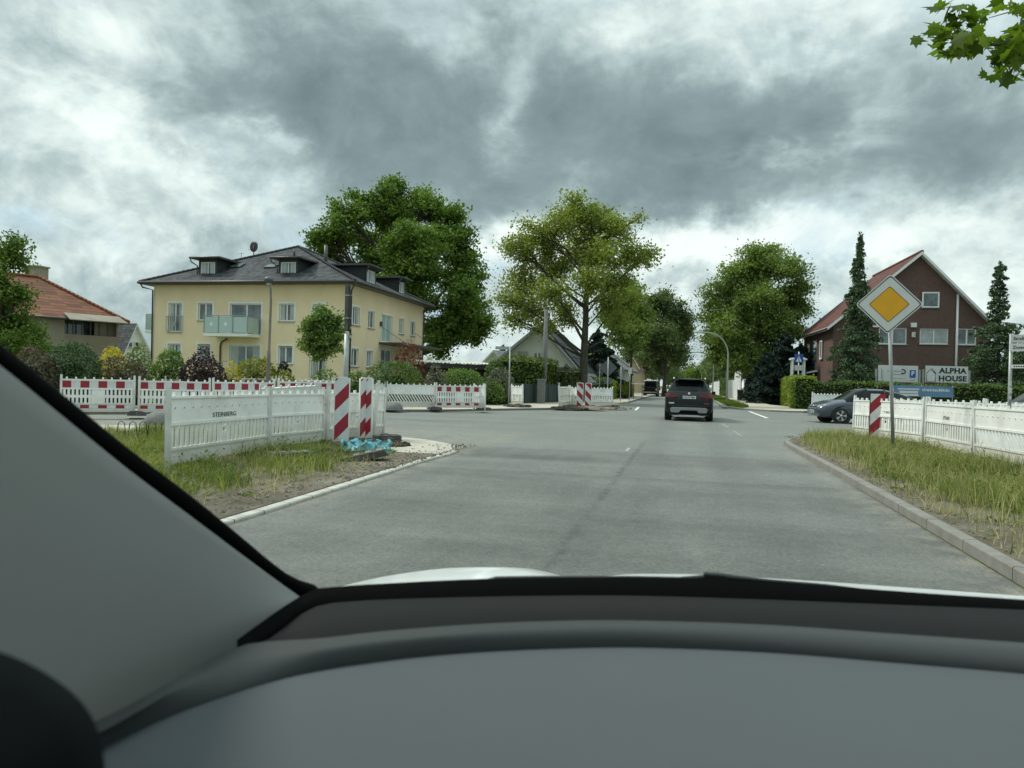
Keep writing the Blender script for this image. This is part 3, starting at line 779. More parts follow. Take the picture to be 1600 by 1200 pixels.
def hedge(name, label, poly_path, h, w, n_per, leaf, lmat, seed, z0=0.05, group=None, wave=0.06, cat="hedge", hfun=None):
    """clipped hedge along a path of ground points (2-D), width w to the left of travel"""
    rng = np.random.default_rng(seed)
    base = Vector((poly_path[0][0], poly_path[0][1], z0)); root = thing(name, label, cat, base, 0, group)
    cents = []; m = MB()
    q = offset_path(poly_path, w)
    for i in range(len(poly_path) - 1):
        a, b_, c, d = [Vector(x) for x in (poly_path[i], poly_path[i + 1], q[i], q[i + 1])]
        L = (b_ - a).length
        def pt(u, s, zz):
            x = a.lerp(b_, u).lerp(c.lerp(d, u), s)
            return x
        hh0 = h if hfun is None else hfun(0); 
        nf = int(n_per * L * (2 * h + w))
        u = rng.uniform(0, 1, nf); side = rng.uniform(0, 2 * h + w, nf)
        for uu, ss in zip(u, side):
            hh = h * (1 + wave * (sin(uu * L * 1.1 + seed) * 0.5 + sin(uu * L * 2.7 + 2 * seed) * 0.5))
            nn = rng.normal() * 0.05 - abs(rng.normal()) * 0.05 * 0
            if ss < h: x = pt(uu, -nn / w, 0); z = ss / h * hh
            elif ss < 2 * h: x = pt(uu, 1 + nn / w, 0); z = (ss - h) / h * hh
            else: x = pt(uu, (ss - 2 * h) / w, 0); z = hh + nn
            cents.append((x[0] - base.x, x[1] - base.y, z))
        if i == 0 or i == len(poly_path) - 2:
            ends = ([0.0] if i == 0 else []) + ([1.0] if i == len(poly_path) - 2 else [])
            for e in ends:
                ne = int(n_per * w * h)
                for s, z in zip(rng.uniform(0, 1, ne), rng.uniform(0, 1, ne)):
                    x = pt(e + rng.normal() * 0.05 / L, s, 0); cents.append((x[0] - base.x, x[1] - base.y, z * h))
        k = [pt(uu, s, 0) for uu, s in ((0.0, .1), (1.0, .1), (1.0, .9), (0.0, .9))]
        if i == 0: k[0] = pt(.08 / L, .1, 0); k[3] = pt(.08 / L, .9, 0)
        if i == len(poly_path) - 2: k[1] = pt(1 - .08 / L, .1, 0); k[2] = pt(1 - .08 / L, .9, 0)
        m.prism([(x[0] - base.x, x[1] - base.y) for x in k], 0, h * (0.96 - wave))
    v, f, t = leaf_cloud(np.array(cents), leaf, rng)
    obj("foliage", np_mesh("foliage", v, f, t, lmat), root)
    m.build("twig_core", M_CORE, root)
    return root

def grass(name, region, n, h0, h1, seed, base_z, mask=None, mats=None, width=0.008, lean=0.35):
    """blades of grass over a polygon; mask(x, y) -> chance 0..1 and height factor"""
    rng = np.random.default_rng(seed)
    reg = np.array([p[:2] for p in region]); lo, hi = reg.min(0), reg.max(0)
    pts = rng.uniform(lo, hi, size=(int(n * 2.5), 2))
    ins = np.zeros(len(pts), bool); j = len(reg) - 1
    for i in range(len(reg)):
        xi, yi, xj, yj = *reg[i], *reg[j]
        cond = ((yi > pts[:, 1]) != (yj > pts[:, 1])) & (pts[:, 0] < (xj - xi) * (pts[:, 1] - yi) / (yj - yi + 1e-12) + xi)
        ins ^= cond; j = i
    pts = pts[ins]
    hf = np.ones(len(pts))
    if mask is not None:
        ch, hf = mask(pts[:, 0], pts[:, 1])
        keep = rng.uniform(size=len(pts)) < ch; pts = pts[keep]; hf = hf[keep]
    pts = pts[:n]; hf = hf[:n]; N = len(pts)
    h = rng.uniform(h0, h1, N) * hf * rng.uniform(0.6, 1.15, N)
    a = rng.uniform(0, 2 * pi, N); b_ = rng.uniform(0, 2 * pi, N)
    w = width * rng.uniform(0.6, 1.4, N)
    ln = np.abs(rng.normal(size=N)) * lean * h
    base = np.stack([pts[:, 0], pts[:, 1], np.full(N, base_z)], 1)
    side = np.stack([np.cos(a), np.sin(a), np.zeros(N)], 1) * w[:, None]
    bend = np.stack([np.cos(b_), np.sin(b_), np.zeros(N)], 1)
    mid = base + bend * (ln * 0.35)[:, None] + np.array([0, 0, 1]) * (h * 0.58)[:, None]
    tip = base + bend * ln[:, None] + np.array([0, 0, 1]) * (h * 0.96)[:, None]
    v = np.stack([base - side, base + side, mid + side * 0.75, mid - side * 0.75, tip + side * .12, tip - side * .12], 1).reshape(-1, 3)
    o = np.arange(N) * 6
    f = np.concatenate([np.stack([o, o + 1, o + 2, o + 3], 1), np.stack([o + 3, o + 2, o + 4, o + 5], 1)])
    t = rng.uniform(0, 1, N); t = np.concatenate([t, t])
    ob = obj(name, np_mesh(name, v, f, t, mats))
    return tag(ob, kind='stuff')

def vnoise(x, y, s, seed=0):
    """cheap smooth noise 0..1"""
    return 0.5 + 0.25 * (np.sin(x * s * 1.3 + seed) * np.cos(y * s * 1.7 + 2 * seed) + np.sin((x + y) * s * 0.9 + 3 * seed) + 0.0) 

G_GRASS = leaf_mat("grass_blades", (0.060, 0.090, 0.018), (0.27, 0.29, 0.10), 0.35, 0.7, 0.6)
G_DRY = leaf_mat("dry_grass_blades", (0.24, 0.22, 0.10), (0.52, 0.46, 0.27), 0.3, 0.9, 0.7)
G_GREEN = leaf_mat("green_grass_blades", (0.045, 0.085, 0.012), (0.15, 0.20, 0.03), 0.35, 0.7, 0.6)

# near left verge
regL = [(-4.35, 3), (-4.5, 9), (-4.75, 11.5), (-5.8, 13.4), (-7.3, 15.4), (-12, 15.3), (-12, 4)]
def maskL(x, y):
    edge = np.clip((-(x) - 4.55 - 0.42 * vnoise(x, y, 2.2, 1)) / 0.55, 0, 1)          # bare sand beside the kerb
    far = np.clip((12.4 - y - (x + 7.0) * 0.5 * (x > -7)) / 1.2, 0, 1) * (x > -7.05) + (x <= -7.05) * 1.0
    ch = edge * np.clip(0.25 + 0.75 * far, 0, 1) * np.where((x > -7.0) & (y > 12.6), 0.25, 1)
    return ch * (0.30 + 0.70 * (vnoise(x, y, 1.6, 4) > 0.4)) * (0.35 + 0.65 * (vnoise(x, y, 6.5, 2) > 0.45)), 0.35 + 0.55 * vnoise(x, y, 1.3, 7) + 0.5 * vnoise(x, y, 5.1, 1)
grass("grass", regL, 46000, 0.05, 0.30, 5, 0.04, maskL, G_GRASS, 0.0045, 0.75)
def maskLd(x, y):
    c, h = maskL(x, y); return np.clip(c * 0.5 + 0.3 * (-(x) - 4.45 > 0.1), 0, 1) * (vnoise(x, y, 2.4, 2) > 0.45), h * 0.9
grass("dry_grass", regL, 9000, 0.06, 0.40, 6, 0.04, maskLd, G_DRY, 0.0035, 0.6)
# near right verge
regR = [(2.5, 3), (2.5, 17.8), (2.9, 20.4), (4.0, 21.8), (5.4, 22.5), (9.0, 22.5), (9.0, 3)]
def maskR(x, y):
    edge = np.clip((x - 2.52 - 0.38 * vnoise(x, y, 1.9, 3) - 0.22 * (y < 10)) / 0.45, 0, 1)
    fence = np.clip((5.75 - x) / 0.4, 0.12, 1)
    return np.maximum(edge, 0.05) * fence * (0.3 + 0.7 * (vnoise(x, y, 1.5, 9) > 0.38)) * (0.35 + 0.65 * (vnoise(x, y, 6.1, 3) > 0.45)), 0.30 + 0.55 * vnoise(x, y, 1.1, 5) + 0.55 * vnoise(x, y, 5.3, 6)
grass("grass", regR, 58000, 0.05, 0.33, 15, 0.10, maskR, G_GRASS, 0.0045, 0.75)
def maskRd(x, y):
    c, h = maskR(x, y); return np.clip(c * 0.65 + 0.22 * (x > 2.55), 0, 1) * np.clip(0.35 + 0.5 * (y > 13) + 0.6 * (vnoise(x, y, 2.0, 8) > 0.5), 0, 1), h
grass("dry_grass", regR, 24000, 0.06, 0.44, 16, 0.10, maskRd, G_DRY, 0.0035, 0.55)
def weeds(name, region, n, seed, z, mask):
    rng = np.random.default_rng(seed); reg = np.array(region); lo, hi = reg.min(0), reg.max(0); cc = []
    p = rng.uniform(lo, hi, size=(n * 8, 2)); ch, _ = mask(p[:, 0], p[:, 1]); p = p[rng.uniform(size=len(p)) < np.clip(ch + 0.03, 0, 1)][:n]
    for x, y in p:
        m = int(rng.integers(6, 22)); s = rng.uniform(.04, .14)
        cc.append(np.stack([x + rng.normal(size=m) * s, y + rng.normal(size=m) * s, z + np.abs(rng.normal(size=m)) * s * .9 + .01], 1))
    v, f, t = leaf_cloud(np.concatenate(cc), 0.055, rng, up=0.5, aspect=0.5)
    return tag(obj(name, np_mesh(name, v, f, t, G_GREEN)), kind='stuff')
weeds("weeds", [(-9, 4), (-4.4, 13)], 420, 71, 0.04, maskL)
weeds("weeds", [(2.55, 4), (6.2, 18.5)], 520, 72, 0.10, maskR)
# dead straw lying on the soil
grass("straw", regL, 9000, 0.03, 0.10, 81, 0.045, lambda x, y: ((0.25 + 0.75 * (vnoise(x, y, 3.1, 4) > 0.5)) * (x < -4.4), np.ones(len(x))), G_DRY, 0.004, 2.6)
grass("straw", regR, 12000, 0.03, 0.10, 82, 0.105, lambda x, y: ((0.25 + 0.75 * (vnoise(x, y, 3.3, 6) > 0.5)) * (x > 2.5), np.ones(len(x))), G_DRY, 0.004, 2.6)
# strip of grass beside the far lane
grass("grass", [(2.55, 51), (3.3, 47.6), (3.9, 50), (3.9, 130), (2.55, 130)], 9000, 0.10, 0.25, 25, 0.09, None, G_GREEN, 0.03)
# loose clods, stones and straw on the bare soil
def clods(name, region, n, seed, z, m, smin=0.006, smax=0.026, mask=None):
    rng = np.random.default_rng(seed); b = MB(); reg = region
    lo = (min(p[0] for p in reg), min(p[1] for p in reg)); hi = (max(p[0] for p in reg), max(p[1] for p in reg)); k = 0
    while k < n:
        x, y = rng.uniform(lo[0], hi[0]), rng.uniform(lo[1], hi[1])
        if mask is not None and rng.uniform() > mask(x, y): 
            k += 0.05; continue
        s = rng.uniform(smin, smax) * rng.uniform(0.4, 1.3)
        R = Matrix.Rotation(rng.uniform(0, 6.28), 3, 'Z') @ Matrix.Rotation(rng.normal() * .4, 3, 'X')
        b.box((x, y, z + s * 0.25), (s * 1.5, s, s * 0.8), 0, R, 0.6); k += 1
    return tag(b.build(name, m), kind='stuff')
M_CLOD = soil_mat("pale_clods", (0.12, 0.105, 0.08), (0.22, 0.195, 0.15), (0.36, 0.32, 0.26), 3.0)
clods("gravel", [(2.5, 3), (3.4, 21)], 1500, 3, 0.10, M_CLOD, mask=lambda x, y: max(0, 1 - (x - 2.5) / 0.8))
clods("gravel", [(-5.6, 4), (-4.2, 14.5)], 1500, 4, 0.042, M_CLOD, mask=lambda x, y: max(0, 1 - (-4.2 - x) / 1.1))
# trees -----------------------------------------------------------------------
b0 = GD(640, 72, 0)
crown_tree("oak_tree", "large dark green oak behind the yellow apartment house", "tree", b0,
    pix_lobes(b0, 72, [(600, 325, 46, 0), (665, 335, 50, 2), (545, 345, 36, -2), (515, 375, 34, -3), (585, 390, 58, 4), (655, 400, 62, -5), (705, 385, 46, 0), (715, 430, 46, 4), (640, 455, 62, -4), (715, 475, 48, -6), (745, 505, 32, -2), (690, 520, 40, -5), (735, 470, 34, 3), (590, 440, 56, 6), (640, 380, 54, 7), (620, 300, 26, 2), (692, 345, 36, 3), (500, 390, 26, -2), (690, 545, 22, -4), (745, 525, 22, 0), (570, 318, 26, 0)]),
    0.8, 3.5, 100000, 0.31, L_OAKD, 11, clump=0.46, tips_per=1.7, hollow=0.6, limb_r=.3, knobs=6)
b0 = GD(911, 52, 0)
crown_tree("oak_tree", "tall open light green oak with a dark trunk behind the central barriers", "tree", b0,
    pix_lobes(b0, 52, [(893, 332, 26, 0), (930, 345, 30, 1), (872, 350, 24, -1), (845, 372, 26, 0), (815, 388, 24, -1), (795, 385, 12, 0), (960, 360, 28, 0), (985, 400, 24, -1), (1012, 403, 17, 0), (905, 385, 34, 2), (940, 400, 30, -2), (860, 415, 32, 1), (815, 435, 26, 0), (795, 465, 20, -2), (805, 500, 17, -2), (830, 480, 26, 1), (862, 455, 26, -3), (960, 440, 26, 2), (925, 440, 28, -3), (880, 490, 22, 2), (850, 510, 16, -2), (950, 475, 24, -1), (970, 500, 18, 0), (980, 470, 18, 3), (820, 352, 10, 0), (895, 312, 12, 0), (1000, 340, 8, 0)]),
    0.34, 3.2, 46000, 0.19, L_OAKL, 12, clump=0.42, tips_per=2.2, hollow=0.35, limb_r=0.36)
b0 = GD(985, 74, 0)
crown_tree("street_tree", "slim mid green tree right behind the light oak", "tree", b0,
    pix_lobes(b0, 74, [(975, 465, 26, 0), (985, 490, 28, 1), (960, 500, 24, 0), (995, 520, 24, -1), (968, 530, 20, 1), (985, 455, 18, 2), (1000, 500, 20, 2)]), 0.16, 2.5, 9000, 0.3, L_LIME, 13, clump=0.5)
b0 = GD(1038, 92, 0)
crown_tree("street_tree", "broad dark green street tree arching over the road ahead", "tree", b0,
    pix_lobes(b0, 92, [(1035, 478, 26, 0), (1015, 495, 26, 2), (1055, 490, 26, 0), (1000, 520, 24, 0), (1030, 515, 34, -3), (1060, 520, 28, 3), (1010, 545, 26, -2), (1045, 548, 28, 0), (1068, 510, 18, 0), (1025, 565, 22, 2), (1062, 555, 20, 4), (990, 545, 16, 2), (1042, 465, 14, 1)]), 0.28, 2.5, 34000, 0.29, L_AVEN, 14, clump=0.5, tips_per=1.5, knobs=6)
b0 = GD(1182, 70, 0)
crown_tree("lime_tree", "big rounded green tree beside the brown brick house", "tree", b0,
    pix_lobes(b0, 70, [(1170, 405, 22, 0), (1200, 400, 22, 1), (1148, 430, 24, 0), (1182, 430, 30, 2), (1215, 420, 24, -1), (1240, 420, 20, 0), (1250, 450, 18, 0), (1120, 460, 22, 0), (1150, 470, 32, 3), (1190, 470, 36, -2), (1232, 465, 28, 2), (1248, 485, 18, 1), (1112, 490, 18, 0), (1140, 510, 32, -2), (1180, 515, 36, 2), (1222, 508, 28, -2), (1112, 525, 18, 1), (1130, 548, 26, 1), (1165, 555, 30, -2), (1205, 545, 26, 1), (1240, 520, 16, 0), (1180, 392, 12, 0)]), 0.42, 2.6, 60000, 0.24, L_LIME, 15, clump=0.46, tips_per=1.8, hollow=0.45, limb_r=.3)
b0 = GD(-5, 26, 0)
crown_tree("garden_tree", "dense dark green tree cut off by the left picture edge", "tree", b0,
    pix_lobes(b0, 26, [(-10, 405, 40, 0), (15, 395, 26, 0), (5, 440, 46, -.6), (28, 470, 26, 0), (30, 505, 34, .3), (-20, 490, 60, .4), (45, 535, 26, 0), (10, 545, 44, -.4), (22, 375, 10, 0), (52, 515, 14, .2), (-60, 450, 60, 0), (58, 548, 16, 0)]), 0.22, 1.2, 22000, 0.12, L_OAKD, 16, clump=0.2, tips_per=4, knobs=6)
b0 = GD(500, 34, 0.1)
crown_tree("globe_tree", "small round-crowned tree in front of the yellow house", "tree", b0,
    pix_lobes(b0, 34, [(502, 505, 26, 0), (488, 515, 20, -.3), (518, 515, 20, .2), (490, 535, 20, .3), (515, 538, 22, -.3), (502, 550, 18, 0), (500, 488, 12, 0), (480, 540, 10, 0), (526, 500, 12, 0)]), 0.07, 1.5, 7000, 0.15, L_BUSHG, 17, clump=0.16, tips_per=4)
# the avenue in the distance
proto = None
rngA = random.Random(4)
avenue = [(-7.2, 122), (7.0, 112), (-6.8, 152), (6.9, 140), (-7.0, 185), (7.1, 172), (-6.9, 225), (7.0, 210), (-7.1, 275), (6.8, 262), (-7, 330), (7, 325), (0.5, 360), (-3.5, 350), (3.5, 352), (-1.5, 330), (2.0, 340), (-11, 200), (11, 190), (-12, 260), (12, 250)]
av_lab = "dark avenue tree in the distant rows closing in over the road"
for i, (x, y) in enumerate(avenue):
    if proto is None:
        proto = crown_tree("avenue_tree", av_lab, "tree", (x, y, 0),
            [((0, 0, 8.5), 2.6), ((1.6, 0.4, 7.2), 2.2), ((-1.7, .3, 7.0), 2.3), ((.3, 1.7, 6.6), 2.3), ((-.2, -1.8, 6.8), 2.2), ((2.2, 1, 5.2), 1.8), ((-2.3, -1, 5.1), 1.8), ((1, -2, 4.8), 1.7), ((-1, 2.1, 4.9), 1.8), ((0, 0, 10), 1.5)],
            0.26, 2.6, 9000, 0.42, L_AVEN, 18, group="avenue trees down the road", clump=0.7, tips_per=1.0)
    else:
        copy_tree(proto, (x, y, 0 if y < 300 else -1.5), rngA.uniform(0, 6.28), av_lab, "avenue trees down the road", rngA.uniform(0.85, 1.15))
# trees that close the view behind the gardens
far_lab = "rounded green tree on the far skyline beyond the gardens"
proto2 = None
for i, (px, d, s) in enumerate([(668, 150, .75), (690, 165, .78), (715, 150, .66), (735, 175, .72), (752, 160, .62), (192, 130, .75), (228, 135, .62), (160, 150, .7), (1085, 175, .9), (1240, 120, .8), (1262, 130, .8), (935, 120, 1.0), (1590, 110, .9)]):
    p = GD(px, d, 0)
    if proto2 is None:
        proto2 = crown_tree("far_tree", far_lab, "tree", p, [((0, 0, 5.6), 2.2), ((1.8, 0, 4.6), 2), ((-1.8, .4, 4.4), 2.1), ((.3, 1.6, 4.2), 2), ((0, -1.7, 4.0), 2), ((2.5, .5, 2.6), 1.6), ((-2.5, -.5, 2.6), 1.6), ((0, .3, 2.6), 2.2)], 0.22, 1.0, 6000, 0.42, L_LIME, 19, group="trees beyond the gardens", clump=0.6)
        proto2.scale = (s,) * 3
    else:
        copy_tree(proto2, p, i * 1.3, far_lab, "trees beyond the gardens", s)
# conifers at the brick house
p = GD(1338, 50, 0)
conifer("spruce_tree", "tall slender spruce in front of the brick house, beside the priority sign", p, P(1338, 362, 50).z, lambda t: 1.75 * (1 - t) ** 1.1 * (1.0 if t < .45 else 0.9) + 0.34 * (1 - t) + 0.12 if t < .95 else 0.12, 54, 21, L_SPRUCE, droop=0.22, spray=0.24, dens=0.75)
p = GD(1558, 51, 0)
conifer("spruce_tree", "broad ragged spruce at the right corner of the brick house", p, P(1558, 408, 51).z, lambda t: (2.5 if t < .60 else 1.25) * (1 - t * 0.82) ** 0.9, 40, 22, L_SPRUCE, droop=0.10, spray=0.24, dens=0.75)
p = GD(1610, 54, 0)
conifer("spruce_tree", "dark spruce at the right picture edge behind the street signs", p, 5.6, lambda t: 2.6 * (1 - t) + .15, 30, 23, L_DARKC, spray=0.34, dens=0.7)
for i, (px, d, top, w, sd) in enumerate([(1225, 64, 520, 2.3, 31), (1200, 62, 548, 1.9, 32), (1250, 66, 538, 2.0, 33)]):
    p = GD(px, d, 0)
    conifer("dark_conifer", ["black-green conifer, tallest of three behind the right hedge", "black-green conifer over the dark garden entrance", "black-green conifer nearest the brick house porch"][i], p, P(px, top, d).z, lambda t, w=w: w * (1 - t) ** .7 + .25, 26, sd, L_DARKC, spray=0.42, dens=0.8, droop=.2, group="dark conifers behind the right hedge")
p = GD(933, 66, 0)
conifer("dark_conifer", "dark conifer behind the white houses left of the road", p, P(933, 515, 66).z, lambda t: 2.0 * (1 - t) ** .6 + .3, 24, 34, L_DARKC, spray=0.4, dens=0.8)
p = GD(784, 90, 0)
conifer("dark_conifer", "distant pointed conifer left of the white gable house", p, P(770, 540, 90).z, lambda t: 2.2 * (1 - t) + .2, 22, 35, L_DARKC, spray=0.45, dens=0.6)

# hedges and shrubs -----------------------------------------------------------
def px_bush(name, label, cat, px, top, wpx, d, lmat, seed, n=1800, leaf=0.12, z0=0.1, depth=None, **kw):
    c = GD(px, d, z0); rx = wpx * d / FPX / 2; h = P(px, top, d).z - z0
    return bush(name, label, cat, c, rx, depth or rx, h, n, leaf, lmat, seed, **kw)
px_bush("shrub", "brownish purple shrub at the foot of the left edge tree", "shrub", 52, 548, 64, 24, L_BROWNP, 41, 2200, 0.10)
px_bush("clipped_bush", "tall clipped dark green barrel bush behind the red and white barriers", "bush", 114, 543, 68, 25, L_CLIP, 42, 5200, 0.085, shape='barrel', rough=0.05, lumps=4)
px_bush("shrub", "bright yellow-topped shrub behind the brownish hedge", "shrub", 176, 547, 44, 29, L_YELLOW, 43, 1800, 0.10, rough=.1)
px_bush("shrub", "low brownish green hedge bush under the yellow-topped shrub", "shrub", 187, 565, 66, 26, L_BROWNP, 44, 2400, 0.10, shape='barrel', rough=.08)
px_bush("shrub", "flowering pale green shrub right of the yellow-topped one", "shrub", 215, 547, 42, 28, L_BUSHL, 45, 1800, 0.11)
px_bush("shrub", "bright leafy green bush at the left corner of the yellow house", "shrub", 262, 551, 52, 27, L_BUSHG, 46, 2600, 0.11)
px_bush("barberry_bush", "dark purple barberry bush under the glass balcony", "shrub", 318, 553, 62, 27, L_PURPLE, 47, 3000, 0.10, rough=.22)
px_bush("shrub", "small yellow shrub right of the purple bush", "shrub", 362, 572, 30, 28, L_YELLOW, 48, 900, 0.09)
px_bush("shrub", "wide yellow-green bush behind the grey lamp post", "shrub", 400, 563, 66, 29, L_YGREEN, 49, 2800, 0.11)
px_bush("shrub", "low lime-green shrub under the topiary balls", "shrub", 447, 584, 34, 28, L_YGREEN, 50, 900, 0.09)
px_bush("shrub", "low dark green bush left of the timber sign post", "shrub", 508, 582, 52, 30, L_BUSHG, 51, 1500, 0.10)
px_bush("shrub", "low bush right of the timber sign post", "shrub", 556, 581, 36, 30, L_BUSHG, 52, 1100, 0.10)
px_bush("hedge_bush", "wide dark green rounded hedge at the right corner of the yellow house", "hedge", 616, 571, 80, 35, L_HEDGE, 53, 4200, 0.11, shape='barrel', rough=.08)
px_bush("maple_shrub", "dusky red Japanese maple beside the house entrance", "shrub", 636, 546, 44, 42, L_MAPLE, 54, 1300, 0.15, rough=.4)
px_bush("lilac_shrub", "greyish flowering shrub in front of the dark shed", "shrub", 682, 577, 34, 38, L_GREYSH, 55, 1100, 0.11, rough=.3)
px_bush("hedge_bush", "light green clipped hedge in front of the dark shed", "hedge", 722, 580, 62, 39, L_BUSHG, 56, 2600, 0.12, shape='barrel', rough=.06)
px_bush("hedge_bush", "tall dark hedge block beside the street name post", "hedge", 776, 568, 34, 44, L_HEDGE, 57, 2400, 0.14, shape='barrel', rough=.08)
px_bush("shrub", "loose grey-green shrub leaning over the pavement by the street name post", "shrub", 781, 582, 42, 40.5, L_GREYSH, 58, 1900, 0.12, rough=.3)
px_bush("shrub", "tawny low shrub at the foot of the loose grey-green one", "shrub", 770, 600, 36, 39.5, L_BUSHG, 59, 1200, 0.12, rough=.3)
px_bush("climber_bush", "dark climbing plant on the left gable of the white house", "shrub", 797, 552, 12, 45, L_HEDGE, 60, 900, 0.12, rough=.2)
# topiary
root = thing("topiary", "black-green topiary of three balls on a stem", "topiary", GD(443, 29, .1))
rng = np.random.default_rng(61); cc = []
for (dz, r, dx) in ((P(443, 571, 29).z, .17, .0), (P(443, 578, 29).z, .19, -.08), (P(443, 578, 29).z - .08, .16, .16)):
    cc.append(ball(rng, 260, .8) * r + np.array([dx, 0, dz - .1]))
v, f, t = leaf_cloud(np.concatenate(cc), 0.07, rng); obj("foliage", np_mesh("foliage", v, f, t, L_DARKC), root)
b = MB(); b.tube([(0, 0, 0), (0, 0, P(443, 574, 29).z - .1)], 0.025, 6); b.build("stem", M_BARK, root)
# thuja hedge with the dark fence under it, left of the light oak
h1 = [GD(800, 43.5)[:2], GD(840, 46)[:2], GD(872, 49)[:2]]
hedge("thuja_hedge", "tall yellow-green thuja hedge above the dark fence, left of the light oak", [tuple(x) for x in h1], 2.75, 1.1, 75, 0.17, L_THUJA, 62, wave=0.05)
hedge("thuja_hedge", "shorter thuja hedge between the garden gate and the oak trunk", [tuple(GD(879, 49.5)[:2]), tuple(GD(909, 52)[:2])], 2.25, 1.0, 75, 0.17, L_THUJA, 63, wave=0.04)
hedge("garden_hedge", "low yellow-green hedge along the pavement beyond the oak", [tuple(GD(958, 62)[:2]), tuple(GD(990, 84)[:2])], 1.55, 1.2, 60, 0.2, L_HEDGEYSUN, 64)
hedge("garden_hedge", "dark clipped hedge behind the barrier left of the far sign posts", [tuple(GD(918, 58)[:2]), tuple(GD(956, 64)[:2])], 1.75, 1.2, 60, 0.2, L_HEDGE, 65)
# long hedge round the brick house plot; sunlight painted into its left side's leaves
hedge("garden_hedge", "bright yellow-green end of the corner hedge along the pavement", [(6.65, 50.2), (7.9, 71)][::-1], 2.12, 1.3, 90, 0.15, L_HEDGEYSUN, 66, wave=0.03)
ha = [(7.95, 50.0), (14, 50.6), (22, 51.4), (34, 52.4)]
hedge("garden_hedge", "long dark green hedge behind the blue-grey car and under the billboards", [ (6.7, 49.9)] + ha, 1.82, 1.2, 80, 0.15, L_HEDGE, 67, wave=0.05)
hedge("garden_hedge", "dark cypress hedge beside the white gate on the right pavement", [tuple(GD(1163, 74)[:2]), tuple(GD(1198, 62)[:2])], 2.45, 1.2, 60, 0.2, L_DARKC, 68)
hedge("garden_hedge", "narrow clipped hedge between two stretches of the white fence", [tuple(GD(1125, 103)[:2]), tuple(GD(1133, 98)[:2])], 2.4, 1.0, 50, 0.22, L_HEDGE, 69)

# plane tree on the right verge: only the tip of one bough reaches into the picture
def plane_tree():
    base = Vector((7.6, 3.2, 0.1)); root = thing("plane_tree", "plane tree bough with lobed bright green leaves hanging in at the top right", "tree", base)
    rng = np.random.default_rng(77); d0 = 6.0
    tb = MB()
    q = [P(1640, 10, d0), P(1600, 58, d0), P(1560, 70, d0), P(1520, 66, d0), P(1482, 60, d0), P(1452, 58, d0)]
    tb.tube([Vector((0, 0, 0)), Vector((-.05, .1, 1.6)), Vector((-.1, .2, 3.2)), Vector((0, .3, 5.5)), Vector((.2, .4, 8))], [.2, .16, .15, .1, .04], 9)
    tb.tube([Vector((-.1, .2, 3.2)), P(1760, -60, d0) - base, q[0] - base], [.07, .035, .02], 6)
    tb.tube([x - base for x in q], [.016, .013, .011, .009, .007, .004], 6)
    tw = [[P(1640, 10, d0), P(1590, 15, d0 + .1), P(1545, 28, d0 + .15)], [P(1482, 60, d0), P(1490, 40, d0), P(1500, 18, d0)], [P(1560, 70, d0), P(1570, 90, d0), P(1580, 115, d0)], [P(1640, 60, d0), P(1615, 90, d0), P(1590, 105, d0)], [P(1520, 66, d0), P(1500, 50, d0 + .1), P(1480, 25, d0 + .1)]]
    for t in tw: tb.tube([x - base for x in t], [.008, .006, .003], 5)
    tb.build("trunk", M_BARK, root)
    # lobed leaves
    prof = [(0, -.45), (.12, -.30), (.42, -.30), (.33, -.12), (.56, .10), (.30, .12), (.28, .30), (.12, .26), (0, .62), (-.12, .26), (-.28, .30), (-.30, .12), (-.56, .10), (-.33, -.12), (-.42, -.30), (-.12, -.30)]
    spots = [(1455, 50), (1468, 62), (1478, 44), (1462, 38), (1488, 55), (1495, 38), (1510, 22), (1478, 22), (1492, 15), (1520, 15), (1505, 48), (1518, 38), (1528, 50), (1484, 85), (1498, 72), (1512, 82), (1470, 70), (1535, 62), (1546, 60), (1555, 85), (1568, 78), (1580, 70), (1590, 60), (1598, 85), (1575, 100), (1588, 118), (1598, 110), (1560, 96), (1560, 12), (1580, 8), (1595, 15), (1598, 40), (1585, 45), (1552, 118), (1500, 60), (1474, 55), (1535, 30), (1515, 60), (1596, 72), (1590, 98), (1610, 80), (1615, 40), (1620, 110), (1605, 20), (1550, 75), (1575, 85)]
    vs, fs, ts = [], [], []
    extra = [(s[0] + rng.normal() * 10, s[1] + rng.normal() * 9) for s in spots + spots[:40]]
    for (px, py) in spots + extra:
        c = P(px, py, d0 + rng.normal() * 0.14) - base; s = rng.uniform(0.065, 0.125)
        R = Matrix.Rotation(rng.uniform(0, 6.28), 3, 'Z') @ Matrix.Rotation(rng.normal() * 0.9 + 0.5, 3, 'X') @ Matrix.Rotation(rng.uniform(0, 6.28), 3, 'Z')
        o = len(vs); vs.append(tuple(c + R @ Vector((0, 0, 0.03 * s))))
        for (x, y) in prof: vs.append(tuple(c + R @ Vector((x * s * 1.5, y * s * 1.5, -abs(x) * s * 0.4))))
        n = len(prof); tt = rng.uniform()
        for j in range(n): fs.append((o, o + 1 + j, o + 1 + (j + 1) % n)); ts.append(tt)
    obj("crown", np_mesh("crown", np.array(vs), np.array(fs), np.array(ts), L_PLANE), root)
plane_tree()

